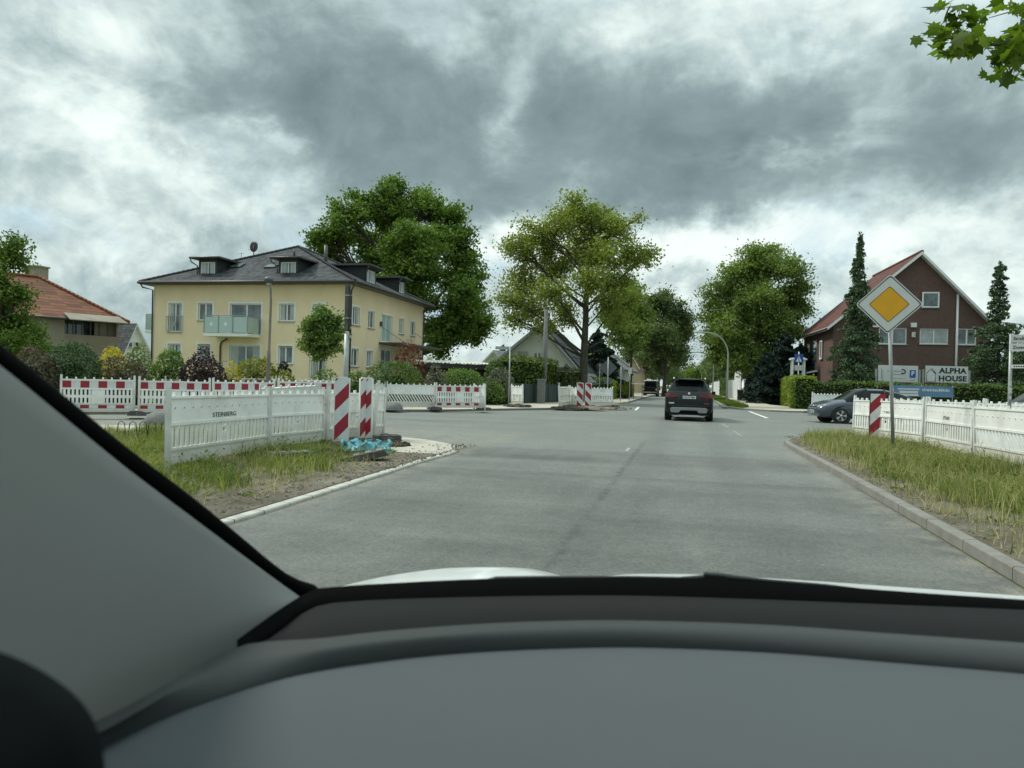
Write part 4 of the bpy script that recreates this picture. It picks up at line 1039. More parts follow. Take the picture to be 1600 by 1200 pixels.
# ------------------------------------------------------------------ buildings
class Wall:
    """vertical wall plane from ground point A to B (seen from outside, A on the left)"""
    def __init__(s, A, B, z0=0.0):
        s.A = Vector((A[0], A[1], 0)); s.B = Vector((B[0], B[1], 0)); s.u = (s.B - s.A).normalized(); s.L = (s.B - s.A).length
        s.n = Vector((s.u.y, -s.u.x, 0))          # outward (towards the viewer when A is left)
        s.org = Vector((0, 0, 0))
    def pt(s, u, z, out=0.0): return s.A + s.u * u + s.n * out + Vector((0, 0, z)) - s.org
    def hit(s, px, py):
        """(u, z) where the sight line of a photo pixel meets this wall"""
        o = Vector((0, 0, EYE)); r = ray(px, py); t = (s.A - o).dot(s.n) / r.dot(s.n); p = o + r * t
        return (p - s.A).dot(s.u), p.z
    def rect(s, x0, y0, x1, y1):
        ym = (y0 + y1) / 2; xm = (x0 + x1) / 2
        return [s.hit(x0, ym)[0], s.hit(xm, y1)[1], s.hit(x1, ym)[0], s.hit(xm, y0)[1]]
    def rot(s): return (0, 0, atan2(s.u.y, s.u.x))
    def fill(s, mb, z0, z1, openings, depth=0.14, mi=0, u0=0.0, u1=None):
        u1 = s.L if u1 is None else u1
        us = sorted({u0, u1, *[o[0] for o in openings], *[o[2] for o in openings]}); zs = sorted({z0, z1, *[o[1] for o in openings], *[o[3] for o in openings]})
        for i in range(len(us) - 1):
            for j in range(len(zs) - 1):
                cu, cz = (us[i] + us[i + 1]) / 2, (zs[j] + zs[j + 1]) / 2
                if any(o[0] < cu < o[2] and o[1] < cz < o[3] for o in openings): continue
                q = [(us[i], zs[j]), (us[i + 1], zs[j]), (us[i + 1], zs[j + 1]), (us[i], zs[j + 1])]
                mb.poly([s.pt(a, b) for a, b in q], mi, q)
        for (a, b, c, d) in openings:
            for (p, q) in (((a, b), (c, b)), ((c, b), (c, d)), ((c, d), (a, d)), ((a, d), (a, b))):
                mb.poly([s.pt(*p), s.pt(*q), s.pt(*q, -depth), s.pt(*p, -depth)], mi)

def local_box(mb, W, u0, u1, z0, z1, o0, o1, mi=0):
    """box on a wall: from u0..u1 along it, z0..z1 up, o0..o1 outward"""
    p = [W.pt(u0, z0, o0), W.pt(u1, z0, o0), W.pt(u1, z0, o1), W.pt(u0, z0, o1)]
    mb.extrude(p, (0, 0, z1 - z0), mi)

def window(W, r, parent, panes=2, depth=0.14, fr=0.07, sill=True, blind=0.0, surround=0.0, curtain=0.0, name="window", frame_mat=None, glass=None, split=None, label=None):
    """window: frame bars inside the opening (thing part), pane and sill under it"""
    a, b, c, d = r; m = MB(); o0, o1 = -depth, -depth + 0.06
    local_box(m, W, a, a + fr, b, d, o0, o1); local_box(m, W, c - fr, c, b, d, o0, o1)
    local_box(m, W, a + fr, c - fr, b, b + fr, o0, o1); local_box(m, W, a + fr, c - fr, d - fr, d, o0, o1)
    for i in range(1, panes):
        x = a + (c - a) * (i / panes if split is None else split[i - 1]); local_box(m, W, x - fr * .6, x + fr * .6, b + fr, d - fr, o0, o1 - .005)
    f = m.build(name, frame_mat or M_WHITEP, parent)
    if label: f['label'] = label
    g = MB(); g.poly([W.pt(a + fr * .5, b + fr * .5, o0 + .02), W.pt(c - fr * .5, b + fr * .5, o0 + .02), W.pt(c - fr * .5, d - fr * .5, o0 + .02), W.pt(a + fr * .5, d - fr * .5, o0 + .02)])
    g.build("pane", glass or M_GLASS, f)
    if curtain > 0:
        w = (c - a - 2 * fr)
        for (x0, x1) in (((a + fr, a + fr + w * curtain)), ((c - fr - w * curtain, c - fr))):
            k = MB(); k.poly([W.pt(x0, b + fr, o0 + .026), W.pt(x1, b + fr, o0 + .026), W.pt(x1, d - fr, o0 + .026), W.pt(x0, d - fr, o0 + .026)])
            k.build("curtain", M_CURTAIN, f)
    if blind > 0:
        k = MB(); local_box(k, W, a + fr * .6, c - fr * .6, d - (d - b) * blind, d - .01, o1 + .003, o1 + .02); k.build("blind", M_SHUT, f)
    if sill:
        k = MB(); local_box(k, W, a - .06, c + .06, b - .05, b - .003, -depth, .07); k.build("sill", M_GALV if frame_mat is None else frame_mat, f)
    if surround > 0:
        k = MB(); sw = surround
        local_box(k, W, a - sw, a - .003, b, d + sw, 0.002, .022); local_box(k, W, c + .003, c + sw, b, d + sw, 0.002, .022); local_box(k, W, a - .003, c + .003, d + .003, d + sw, 0.002, .022)
        k.build("surround", M_WHITER, f)
    return f

def roof_quad(m, pts, mi=0, eave=None):
    """roof plane with metre UVs: first edge runs along the eave"""
    p = [Vector(x) for x in pts]; u = (p[1] - p[0]).normalized(); n = u.cross(p[-1] - p[0]).normalized(); v = n.cross(u)
    m.poly(p, mi, [((x - p[0]).dot(u), (x - p[0]).dot(v)) for x in p])

def gutter(m, a, b_, r=0.075, mi=0): m.tube([a, b_], r, 8, mi)

# ---- yellow apartment house
def yellow_house():
    A = GD(237, 47, 0); Bc = GD(543, 44, 0)
    uf = (Bc - A).normalized(); side = Vector((-uf.y, uf.x, 0)); E_ = Bc + side * 12.9
    D = A + side * 12.9
    root = thing("apartment_house", "two-storey yellow rendered apartment house with dark hipped roof and dormers", "house", A)
    org = A.copy()
    WF = Wall(A, Bc); WS = Wall(Bc, E_); WL = Wall(D, A); WB = Wall(E_, D)
    for w in (WF, WS, WL, WB): w.org = org
    ZE = 7.1
    F = [(263.2, 473.5, 284, 518.5), (309.6, 473.5, 331.9, 500.7), (359, 474.5, 408, 523), (436, 474.5, 459.7, 502), (488.9, 475, 507, 503),
         (262, 537, 282, 567), (308.7, 537.7, 328.4, 567), (358, 539.6, 406, 586), (434.8, 540.6, 456.8, 568.4), (487, 544, 508, 588)]
    FR = [WF.rect(*r) for r in F]
    S = [(550.7, 479.6, 562.2, 508.3), (575, 486, 585, 513), (596, 492.6, 613, 535), (623.4, 498, 631.2, 521.8), (641.2, 502.6, 648.5, 524.8), (548.6, 544.7, 559.8, 572.7), (572.6, 548, 582.2, 574), (594.2, 546, 611.5, 594)]
    SR = [WS.rect(*r) for r in S]
    m = MB()
    WF.fill(m, 0, ZE, FR); WS.fill(m, 0, ZE, SR); WL.fill(m, 0, ZE, []); WB.fill(m, 0, ZE, [])
    m.build("wall", M_YELLOW, root)
    cur = [.25, 0, 0, .3, .2, .3, .0, .25, 0, .3]; bl = [0, 0, 0, 0, 0, 0, .12, 0, .1, 0]
    for i, r in enumerate(FR):
        tall = i in (0, 9)
        window(WF, r, root, panes=2, surround=.11, sill=not (i == 2), curtain=cur[i], blind=bl[i], split=[.48] if i not in (2, 7) else [.52], name="balcony_door" if i in (2, 7) else "window")
        if tall:
            k = MB()
            z0, z1 = r[1] + .05, r[1] + 0.95 + .05
            local_box(k, WF, r[0] - .12, r[2] + .12, z1 - .04, z1, .06, .10)
            local_box(k, WF, r[0] - .12, r[2] + .12, z0 + .02, z0 + .05, .06, .10)
            n = 9
            for j in range(n):
                x = r[0] - .1 + (r[2] - r[0] + .2) * j / (n - 1); local_box(k, WF, x - .01, x + .01, z0 + .05, z1 - .04, .07, .09)
            if i == 0:
                c = ((r[0] + r[2]) / 2, (z0 + z1) / 2 - .03); k.extrude([WF.pt(c[0] - .17, c[1], .105), WF.pt(c[0], c[1] - .19, .105), WF.pt(c[0] + .17, c[1], .105), WF.pt(c[0], c[1] + .19, .105)], WF.n * .01)
            k.build("window_rail", M_GALV, root)
    for i, r in enumerate(SR):
        window(WS, r, root, panes=2, surround=.10, sill=i not in (2, 7), curtain=(.3 if i in (0, 3, 6) else 0), name="door" if i == 7 else "window", glass=M_GGLASS if i == 2 else None)
    # hipped roof with overhang
    ov = 0.62; z = ZE - 0.06
    a, b_, c, d = [p - org for p in (A, Bc, E_, D)]
    def out(p, du, dv): return p + uf * du + side * dv
    e = [out(a, -ov, -ov), out(b_, ov, -ov), out(c, ov, ov), out(d, -ov, ov)]
    for q in e: q.z = z
    cen = (a + c) / 2; ridge = 0.55; zr = 10.35
    r1 = cen - side * ridge; r2 = cen + side * ridge; r1.z = r2.z = zr
    m = MB()
    roof_quad(m, [e[0], e[1], r1]); roof_quad(m, [e[1], e[2], r2, r1]); roof_quad(m, [e[2], e[3], r2]); roof_quad(m, [e[3], e[0], r1, r2])
    rf = m.build("roof", M_ROOFD, root)
    m = MB(); m.poly([q + Vector((0, 0, -.13)) for q in e])
    for i in range(4): m.poly([e[i] + Vector((0, 0, -.005)), e[(i + 1) % 4] + Vector((0, 0, -.005)), e[(i + 1) % 4] + Vector((0, 0, -.13)), e[i] + Vector((0, 0, -.13))])
    m.build("eaves", M_GUTTER, root)
    m = MB()
    for i in (0, 1, 3):
        n_ = ((e[(i + 1) % 4] - e[i]).normalized()).cross(Vector((0, 0, 1)))
        gutter(m, e[i] + n_ * .075 + Vector((0, 0, -.03)), e[(i + 1) % 4] + n_ * .075 + Vector((0, 0, -.03)), 0.08)
    pL = WF.pt(-.10, ZE - .75, .08); m.tube([e[0] + Vector((.12, 0, -.1)), e[0] + uf * .2 + side * .1 + Vector((0, 0, -.32)), WF.pt(-.02, ZE - .5, .08), WF.pt(.02, 0, .08)], .05, 8)
    m.tube([e[1] + Vector((0, 0, -.12)), WS.pt(.06, ZE - .55, .08), WS.pt(.06, .2, .08)], .05, 8)
    m.tube([e[2] + Vector((0, 0, -.12)), WS.pt(WS.L - .06, ZE - .55, .08), WS.pt(WS.L - .06, .2, .08)], .05, 8)
    x7 = WF.hit(345, 545)[0]; m.tube([WF.pt(x7 + .6, 3.55, .25), WF.pt(x7 + .1, 3.35, .1), WF.pt(x7, 3.1, .06), WF.pt(x7, .1, .06)], .05, 8)
    m.build("gutter", M_GUTTER, root)
    m = MB()   # ridge and hip tiles
    for (p, q) in ((e[0], r1), (e[1], r1), (e[1].copy(), r1), (r1, r2), (e[2], r2)):
        n = 34
        for i in range(n):
            s, t = p.lerp(q, i / n), p.lerp(q, (i + 1.1) / n); m.tube([s + Vector((0, 0, .015)), t + Vector((0, 0, .035))], [.10, .085], 7)
    m.build("ridge_tiles", M_SLATE, root)
    # dormers: slate cheeks, flat overhanging roof, white window
    def dormer(W, px0, py0, px1, py1, cheek=.14, setb=0.75):
        Wd = Wall(W.A - W.n * setb, W.B - W.n * setb); Wd.org = org
        r = Wd.rect(px0, py0, px1, py1)
        slope = (zr - z) / (WF.L / 2 + ov)
        u0, u1 = r[0] - cheek, r[2] + cheek; zt = r[3] + .18; zb = z + slope * (ov + setb) - .35
        deep = (zt - z) / slope - ov - setb
        m = MB(); Wd.fill(m, zb, zt, [r], .08, u0=u0, u1=u1)
        for u in (u0, u1): m.poly([Wd.pt(u, zb, 0), Wd.pt(u, zt, 0), Wd.pt(u, zt, -deep)])
        dm = m.build("dormer", M_SLATE, root)
        window(Wd, r, dm, panes=2, depth=.08, sill=True, fr=.06, curtain=.35)
        k = MB(); local_box(k, Wd, u0 - .42, u1 + .42, zt + .003, zt + .12, .32, -deep - .35); k.build("dormer_roof", M_GUTTER, dm)
        k = MB(); gutter(k, Wd.pt(u0 - .42, zt + .06, .39), Wd.pt(u1 + .42, zt + .06, .39), .06)
        k.tube([Wd.pt(u0 - .36, zt + .04, .38), Wd.pt(u0 - .34, zt - .2, .3), Wd.pt(u0 - .06, zt - .42, .06), Wd.pt(u0 - .06, zb, .05)], .04, 7); k.build("dormer_gutter", M_GUTTER, dm)
    dormer(WF, 313.5, 409.5, 336, 431); dormer(WF, 438.5, 409.5, 462, 431)
    dormer(WS, 573, 423, 586.5, 442); dormer(WS, 623.5, 441, 632, 458)
    # roof windows
    for (px, py, w, h) in ((371, 416, .75, .75), (424, 417, .75, .6)):
        nf = (e[1] - e[0]).cross(r1 - e[0]).normalized(); o = Vector((0, 0, EYE)) - org; rr = ray(px, py); t = (e[0] - o).dot(nf) / rr.dot(nf); p = o + rr * t
        up = nf.cross(uf) if nf.cross(uf).z > 0 else -nf.cross(uf)
        nn = nf if nf.z > 0 else -nf
        q = [p - uf * w / 2 - up * h / 2, p + uf * w / 2 - up * h / 2, p + uf * w / 2 + up * h / 2, p - uf * w / 2 + up * h / 2]
        k = MB(); k.extrude([x - nn * .02 for x in q], nn * .10); f = k.build("roof_window", M_SLATE, rf)
        k = MB(); k.poly([p + (x - p) * .86 + nn * .09 for x in q]); k.build("roof_pane", M_GLASS, rf)
    # satellite dish, vent and chimney pipes
    dx = (r1 - e[0]); 
    p = e[0].lerp(r1, .70) + Vector((0, 0, .05))
    m = MB(); m.tube([p, p + Vector((0, 0, .75))], .03, 8)
    R = Matrix.Rotation(radians(-38), 3, 'Z')
    m.lathe([(0.001, .06), (.2, .045), (.36, .0), (.365, -.02), (.2, .02), (.001, .03)], p + Vector((0, 0, .62)), 18, axis='y', rot=R @ Matrix.Rotation(radians(25), 3, 'Z'))
    m.v = [(x, y, zv) for x, y, zv in m.v]
    m.tube([p + Vector((0, 0, .4)), p + Vector((-.15, -.4, .35))], .015, 6); m.tube([p + Vector((-.95, 0, -.2)), p + Vector((-.95, 0, .25))], .015, 5); m.tube([p + Vector((-1.15, 0, .18)), p + Vector((-.75, 0, .18))], .01, 5)
    m.build("satellite_dish", M_DARKM, root)
    m = MB(); q = e[1].lerp(r2, .5); m.tube([q + Vector((-1, 1.5, -.2)), q + Vector((-1, 1.5, 1.5))], .12, 10); m.build("vent_pipe", M_GUTTER, root); m = MB(); m.tube([e[1].lerp(r1, .8) + uf * -.7 - side * .6 + Vector((0, 0, -.3)), e[1].lerp(r1, .8) + uf * -.7 - side * .6 + Vector((0, 0, .12))], .06, 8); m.build("vent_pipe", M_GUTTER, root)
    # front balcony
    u0, u1 = WF.hit(331, 512)[0] + .35, WF.hit(404, 512)[0] + .1; zb = WF.hit(370, 527)[1] - .0; zt = zb + 1.2; o = 1.35
    m = MB(); local_box(m, WF, u0, u1, zb - .02, zb + .16, .003, o); bal = m.build("balcony", M_WHITER, root)
    m = MB()
    k = [(u0 + .03, .05), (u0 + .03, o - .05), (u0 + (u1 - u0) * .34, o - .05), (u0 + (u1 - u0) * .66, o - .05), (u1 - .03, o - .05), (u1 - .03, .05)]
    for (x, y) in k: local_box(m, WF, x - .025, x + .025, zb + .1, zt, y - .025, y + .025)
    local_box(m, WF, u0, u1, zt, zt + .04, o - .08, o - .02)
    for x in (u0, u1): local_box(m, WF, x - .02, x + .04, zt, zt + .04, .01, o - .02)
    m.build("balcony_rail", M_GALV, bal)
    m = MB()
    for i in (1, 2, 3): local_box(m, WF, k[i][0] + .04, k[i + 1][0] - .04, zb + .2, zt - .05, o - .055, o - .04)
    for i in (0, 4): x = k[i][0]; local_box(m, WF, x - .007, x + .007, zb + .2, zt - .05, .1, o - .1)
    m.build("balcony_panel", M_GGLASS, bal)
    m = MB()
    for i in (1, 2):
        cx = (k[i][0] + k[i + 1][0]) / 2; cz = (zb + zt) / 2 + .1; m.extrude([WF.pt(cx - .13, cz, o - .035), WF.pt(cx, cz - .15, o - .035), WF.pt(cx + .13, cz, o - .035), WF.pt(cx, cz + .15, o - .035)], WF.n * .006)
    m.build("balcony_emblem", M_WHITEP, bal)
    # ground-floor terrace rail, side balcony on the far left wall, entrance canopy
    m = MB(); x0, x1 = WF.hit(345, 580)[0], WF.hit(415, 580)[0]; zr2 = WF.hit(380, 566)[1]
    local_box(m, WF, x0, x1, zr2, zr2 + .04, 1.0, 1.04)
    for i in range(5): x = x0 + (x1 - x0) * i / 4; local_box(m, WF, x - .02, x + .02, 0, zr2, 1.0, 1.04)
    m.build("terrace_rail", M_GALV, root)
    m = MB(); local_box(m, WL, 9.2, 12.2, 3.9, 4.06, .003, 1.15); bl_ = m.build("balcony", M_WHITER, root)
    m = MB(); local_box(m, WL, 9.2, 12.2, 4.12, 5.15, 1.12, 1.14); local_box(m, WL, 12.16, 12.18, 4.12, 5.15, .05, 1.1); m.build("balcony_panel", M_GGLASS, bl_)
    u0 = SR[7][0] - .35; u1 = WS.L - .2; zc = WS.hit(600, 539)[1]
    m = MB(); local_box(m, WS, u0, u1, zc, zc + .14, .003, 1.7); cn = m.build("entrance_canopy", M_GUTTER, root)
    m = MB()
    for x in (u0 + .1, (u0 + u1) / 2 - .8): m.tube([WS.pt(x, 0, 1.6), WS.pt(x, zc, 1.6)], .045, 8)
    for x in (u0 + 1.4, u1 - .4): m.tube([WS.pt(x - 1.2, zc + 1.2, .02), WS.pt(x, zc + .13, 1.4)], .015, 6)
    m.build("canopy_post", M_GUTTER, cn)
    m = MB(); local_box(m, WS, SR[2][0] - .3, SR[2][0] - .12, SR[2][1] + 1.0, SR[2][1] + 1.3, .003, .12); m.build("wall_lamp", M_DARKM, root)
yellow_house()

# ---- house with the red tiled roof behind the left edge tree
def red_roof_house():
    A = GD(20, 43, 0); B_ = GD(183, 47.5, 0); root = thing("old_house", "weathered grey-beige house with hipped red tiled roof and chimney", "house", A)
    W = Wall(A, B_); W.org = A.copy(); nb = -W.n
    ZE = 4.55
    op = W.rect(101, 498, 182, 524); m = MB(); W.fill(m, 0, ZE, [op], 1.3)
    W2 = Wall(B_, B_ + nb * 9.5); W2.org = A.copy(); W2.fill(m, 0, ZE, [(0.4, op[1], 1.6, op[3])], 1.3)
    W3 = Wall(A + nb * 9.5, A); W3.org = A.copy(); W3.fill(m, 0, ZE, [])
    m.poly([W.pt(op[0], op[1], -1.3), W.pt(op[2], op[1], -1.3), W.pt(op[2], op[3], -1.3), W.pt(op[0], op[3], -1.3)])
    m.build("wall", M_BEIGEH, root)
    ov = .45; z = ZE - .02
    e = [W.pt(-ov, z, ov), W.pt(W.L + ov, z, ov), W.pt(W.L + ov, z, -9.5 - ov), W.pt(-ov, z, -9.5 - ov)]
    ur = W.L * .42; zr = 7.35
    r1, r2 = W.pt(ur - 2.0, zr, -4.75), W.pt(ur + .3, zr, -4.75)
    m = MB(); roof_quad(m, [e[0], e[1], r2, r1]); roof_quad(m, [e[1], e[2], r2]); roof_quad(m, [e[2], e[3], r1, r2]); roof_quad(m, [e[3], e[0], r1]); m.build("roof", M_ROOFR, root)
    m = MB(); m.poly([q + Vector((0, 0, -.10)) for q in e]); gutter(m, e[0] + Vector((0, 0, -.05)), e[1] + Vector((0, 0, -.05)), .07); gutter(m, e[1] + Vector((0, 0, -.05)), e[2] + Vector((0, 0, -.05)), .07); m.build("eaves", M_GUTTER, root)
    m = MB()
    for (p, q) in ((e[1], r2), (r1, r2), (e[0], r1)):
        for i in range(22): m.tube([p.lerp(q, i / 22) + Vector((0, 0, .02)), p.lerp(q, (i + 1.1) / 22) + Vector((0, 0, .05))], [.12, .10], 7)
    m.build("ridge_tiles", M_ROOFR, root)
    cp = P(57, 432, 50) - A; m = MB(); m.box((cp.x, cp.y, cp.z - .6), (1.15, .8, 2.4)); m.box((cp.x, cp.y, cp.z + .64), (1.3, .95, .10)); m.build("chimney", M_BEIGEH, root)
    m = MB(); p0, p1 = W.rect(100, 490, 184, 500), None
    m.extrude([W.pt(op[0] - .1, op[3] + .22, .02), W.pt(op[2] + .1, op[3] + .22, .02), W.pt(op[2] + .25, op[3] - .22, 1.1), W.pt(op[0] - .1, op[3] - .22, 1.1)], (0, 0, .05)); m.build("awning", M_BEIGEH, root)
    m = MB()
    for i in range(7): x = op[0] + (op[2] - op[0]) * (i / 6) ; local_box(m, W, x - .03, x + .03, op[1], op[3], -.12, -.05)
    m.build("loggia_frame", M_WOODP, root)
    w = (op[2] - op[0]); m = MB()
    m.poly([W.pt(op[0] + w * .05, op[1], -1.25), W.pt(op[0] + w * .95, op[1], -1.25), W.pt(op[0] + w * .95, op[3], -1.25), W.pt(op[0] + w * .05, op[3], -1.25)]); m.build("window", M_GLASS, root)
red_roof_house()

def gable_house(name, label, A, B_, depth, ze, zr, wallm, roofm, wins=(), ov=.4, apex=.5, root_cat="house", barge=None, solar=False, chimney=None):
    """house whose gable wall runs A-B and faces the viewer; ridge runs back from it"""
    root = thing(name, label, root_cat, A); W = Wall(A, B_); W.org = Vector(A); nb = -W.n
    rects = [W.rect(*w[:4]) for w in wins]
    m = MB(); W.fill(m, 0, ze, [r for r in rects if r[3] < ze])
    g = [r for r in rects if r[3] >= ze]
    # gable triangle (windows in it sit proud in their own frames)
    m.poly([W.pt(0, ze), W.pt(W.L, ze), W.pt(W.L * apex, zr)], 0, [(0, ze), (W.L, ze), (W.L * apex, zr)])
    for (p, q) in ((W.B, W.B + nb * depth), (W.A + nb * depth, W.A), (W.B + nb * depth, W.A + nb * depth)):
        w2 = Wall(p, q); w2.org = Vector(A); w2.fill(m, 0, ze, [])
    w2 = Wall(W.B + nb * depth, W.A + nb * depth); w2.org = Vector(A); m.poly([w2.pt(0, ze), w2.pt(w2.L, ze), w2.pt(w2.L * (1 - apex), zr)])
    m.build("wall", wallm, root)
    for w, r in zip(wins, rects):
        kw = dict(w[4]) if len(w) > 4 else {}
        if r[3] >= ze: kw['depth'] = -.07
        window(W, r, root, **kw)
    sl = (zr - ze) / (W.L * apex); sr = (zr - ze) / (W.L * (1 - apex)); th = .16
    m = MB()
    l0, l1 = W.pt(-ov, ze - sl * ov + th, ov), W.pt(-ov, ze - sl * ov + th, -depth - ov)
    c0, c1 = W.pt(W.L * apex, zr + th, ov), W.pt(W.L * apex, zr + th, -depth - ov)
    r0, r1 = W.pt(W.L + ov, ze - sr * ov + th, ov), W.pt(W.L + ov, ze - sr * ov + th, -depth - ov)
    roof_quad(m, [l1, l0, c0, c1]); roof_quad(m, [r0, r1, c1, c0]); m.build("roof", roofm, root)
    m = MB(); dz = Vector((0, 0, -th - .08))
    for (p, q, s, t) in ((l0, c0, l1, c1), (c0, r0, c1, r1)):
        m.poly([p + Vector((0, 0, .01)), q + Vector((0, 0, .01)), q + dz, p + dz]); m.poly([p + dz, q + dz, t + dz, s + dz])
    m.poly([l0, l1, l1 + dz, l0 + dz]); m.poly([r0, r1, r1 + dz, r0 + dz])
    m.build("bargeboard", barge or M_WHITEP, root)
    m = MB()
    gutter(m, l0 + dz * .5 + W.u * -.07, l1 + dz * .5 + W.u * -.07, .07); gutter(m, r0 + dz * .5 + W.u * .07, r1 + dz * .5 + W.u * .07, .07); m.build("gutter", M_GUTTER, root)
    if chimney:
        p = W.pt(W.L * apex + chimney[0], zr, -chimney[1]); k = MB(); k.box((p.x, p.y, zr + .2), (.6, .6, 1.6)); k.build("chimney", M_BRICKH, root)
    return root, W, (l0, l1, c0, c1, r0, r1)

# ---- brown brick house
def brick_house():
    A = GD(1300, 58, 0); B_ = GD(1546, 55.8, 0)
    zr = P(1435, 404, 59).z - .1; ze = 6.6
    wins = [(1373, 512, 1417, 538, dict(panes=2, curtain=.0, blind=0, fr=.09)), (1437, 513, 1482, 538, dict(panes=2, curtain=.46, fr=.09)), (1496, 513, 1526, 539, dict(panes=2, fr=.09)), (1440, 456.5, 1467, 481, dict(panes=1, fr=.11))]
    root, W, rp = gable_house("brick_house", "two-storey dark brown brick house with steep reddish tiled gable roof", A, B_, 12, ze, zr, M_BRICKH, M_ROOFR2, wins, ov=.55, apex=.545)
    # left wing wall with porch
    L = Wall(W.A - W.n * 12, W.A); L.org = Vector(A)
    for (u0, u1, z0, z1) in ((2.2, 3.2, 3.9, 5.5), (7.6, 8.5, 3.9, 5.5)):
        window(L, [u0, z0, u1, z1], root, panes=1, depth=-.07, fr=.14)
    m = MB(); local_box(m, L, 4.6, 5.9, 0, 6.0, -.02, .035); m.build("stair_glazing", M_GLASS, root)
    m = MB(); m.extrude([L.pt(3.2, 2.9, .01), L.pt(6.6, 2.9, .01), L.pt(6.6, 2.55, 1.7), L.pt(3.2, 2.55, 1.7)], (0, 0, .12)); pr = m.build("porch_roof", M_WHITEP, root)
    m = MB()
    for u in (3.35, 6.45): m.tube([L.pt(u, 0, 1.6), L.pt(u, 2.6, 1.6)], .06, 8)
    m.build("porch_post", M_WHITEP, pr)
    m = MB(); local_box(m, L, 4.4, 5.5, .05, 2.3, .003, .05); m.build("door", M_SLATE, root)
    # rain pipe, outdoor lamps and alarm box on the gable
    m = MB(); u = W.hit(1496, 470)[0]; m.tube([W.pt(u, W.hit(1496, 460)[1], .07), W.pt(u, 0, .07)], .085, 8); m.build("rain_pipe", M_WHITEP, root)
    for (px, py) in ((1368, 508), (1427, 508)):
        u, z = W.hit(px, py); m = MB(); local_box(m, W, u - .2, u + .2, z - .17, z + .17, .003, .18); m.build("wall_lamp", M_WHITEP, root)
    u, z = W.hit(1427, 523); m = MB(); local_box(m, W, u - .12, u + .12, z - .2, z + .2, .003, .12); m.build("alarm_box", M_BOLD, root)
    l0, l1, c0, c1, r0, r1 = rp
    m = MB()   # ridge tiles and snow guard
    for i in range(28): m.tube([c0.lerp(c1, i / 28), c0.lerp(c1, (i + 1.1) / 28) + Vector((0, 0, .03))], .12, 7)
    m.build("ridge_tiles", M_ROOFR2, root)
brick_house()

# ---- white houses left of the road
def white_house():
    A = GD(757, 57, 0); B_ = GD(908, 55.3, 0)
    wins = [(808.5, 549, 826, 568, dict(panes=1, blind=.75, fr=.07)), (833.5, 550, 847, 576, dict(panes=2, fr=.09))]
    root, W, rp = gable_house("white_house", "white rendered gable house with grey tiled roof behind the thuja hedge", A, B_, 11, 2.0, P(848, 510, 55.6).z, M_WHITER, M_ROOFG, wins, ov=.6, apex=.57, barge=M_GALV)
    l0, l1, c0, c1, r0, r1 = rp; m = MB(); nn = (r1 - r0).cross(c0 - r0).normalized(); nn = nn if nn.z > 0 else -nn
    for i in range(3):
        for j in range(4):
            s0, s1 = .12 + j * .2, .12 + j * .2 + .185; t0, t1 = .18 + i * .25, .18 + i * .25 + .235
            q = [r0.lerp(r1, s).lerp(c0.lerp(c1, s), t) for s, t in ((s0, t0), (s1, t0), (s1, t1), (s0, t1))]
            m.extrude([x + nn * .06 for x in q], nn * .04)
    m.build("solar_panels", M_SLATE, root)
    m = MB(); p = W.pt(W.L * .57, rp[2].z, -5); m.tube([p, p + Vector((0, 0, 1.8))], .02, 6); m.tube([p + Vector((-.4, 0, 1.5)), p + Vector((.4, 0, 1.5))], .012, 5); m.tube([p + Vector((-.3, 0, 1.2)), p + Vector((.3, 0, 1.2))], .012, 5); m.build("aerial", M_DARKM, root)
    A = GD(915, 68, 0); B_ = GD(962, 67.3, 0)
    gable_house("white_house", "smaller white house with shallow grey roof right of the oak trunk", A, B_, 12, P(938, 567, 68).z, P(934, 549, 68).z, M_WHITER, M_ROOFG, [(926, 571, 932, 580, dict(panes=1))], ov=.9, barge=M_GALV)
    A = GD(948, 100, 0); B_ = GD(974, 99.4, 0)
    gable_house("bungalow", "low house with solar panels on a grey roof beyond the far hedge", A, B_, 8, 2.4, 4.6, M_WHITER, M_ROOFG, [], ov=.4, barge=M_GALV)
    A = GD(982, 112, 0); B_ = GD(996, 111.6, 0)
    gable_house("tan_house", "small tan rendered house in the distance under the street tree", A, B_, 9, 4.2, 5.4, mat("tan_render", (0.42, 0.33, 0.2), 0.9), M_ROOFR2, [(986.5, 583, 991, 589, dict(panes=1))], ov=.3, chimney=(-.3, 2))
    A = GD(186, 72, 0); B_ = GD(238, 76, 0)
    gable_house("white_cottage", "small white cottage with steep dark roof between the old house and the yellow one", A, B_, 8, 2.5, P(206, 508, 74).z, M_WHITER, M_ROOFD, [(199, 534, 206, 543, dict(panes=1)), (209, 534, 216, 543, dict(panes=1))], ov=.3, apex=.42)
    A = GD(744, 83, 0); B_ = GD(800, 81, 0)
    gable_house("grey_roof_house", "far house with a low grey-brown roof left of the white gable", A, B_, 9, 2.5, P(772, 548, 80).z, M_WHITER, M_ROOFG, [], ov=.3)
white_house()

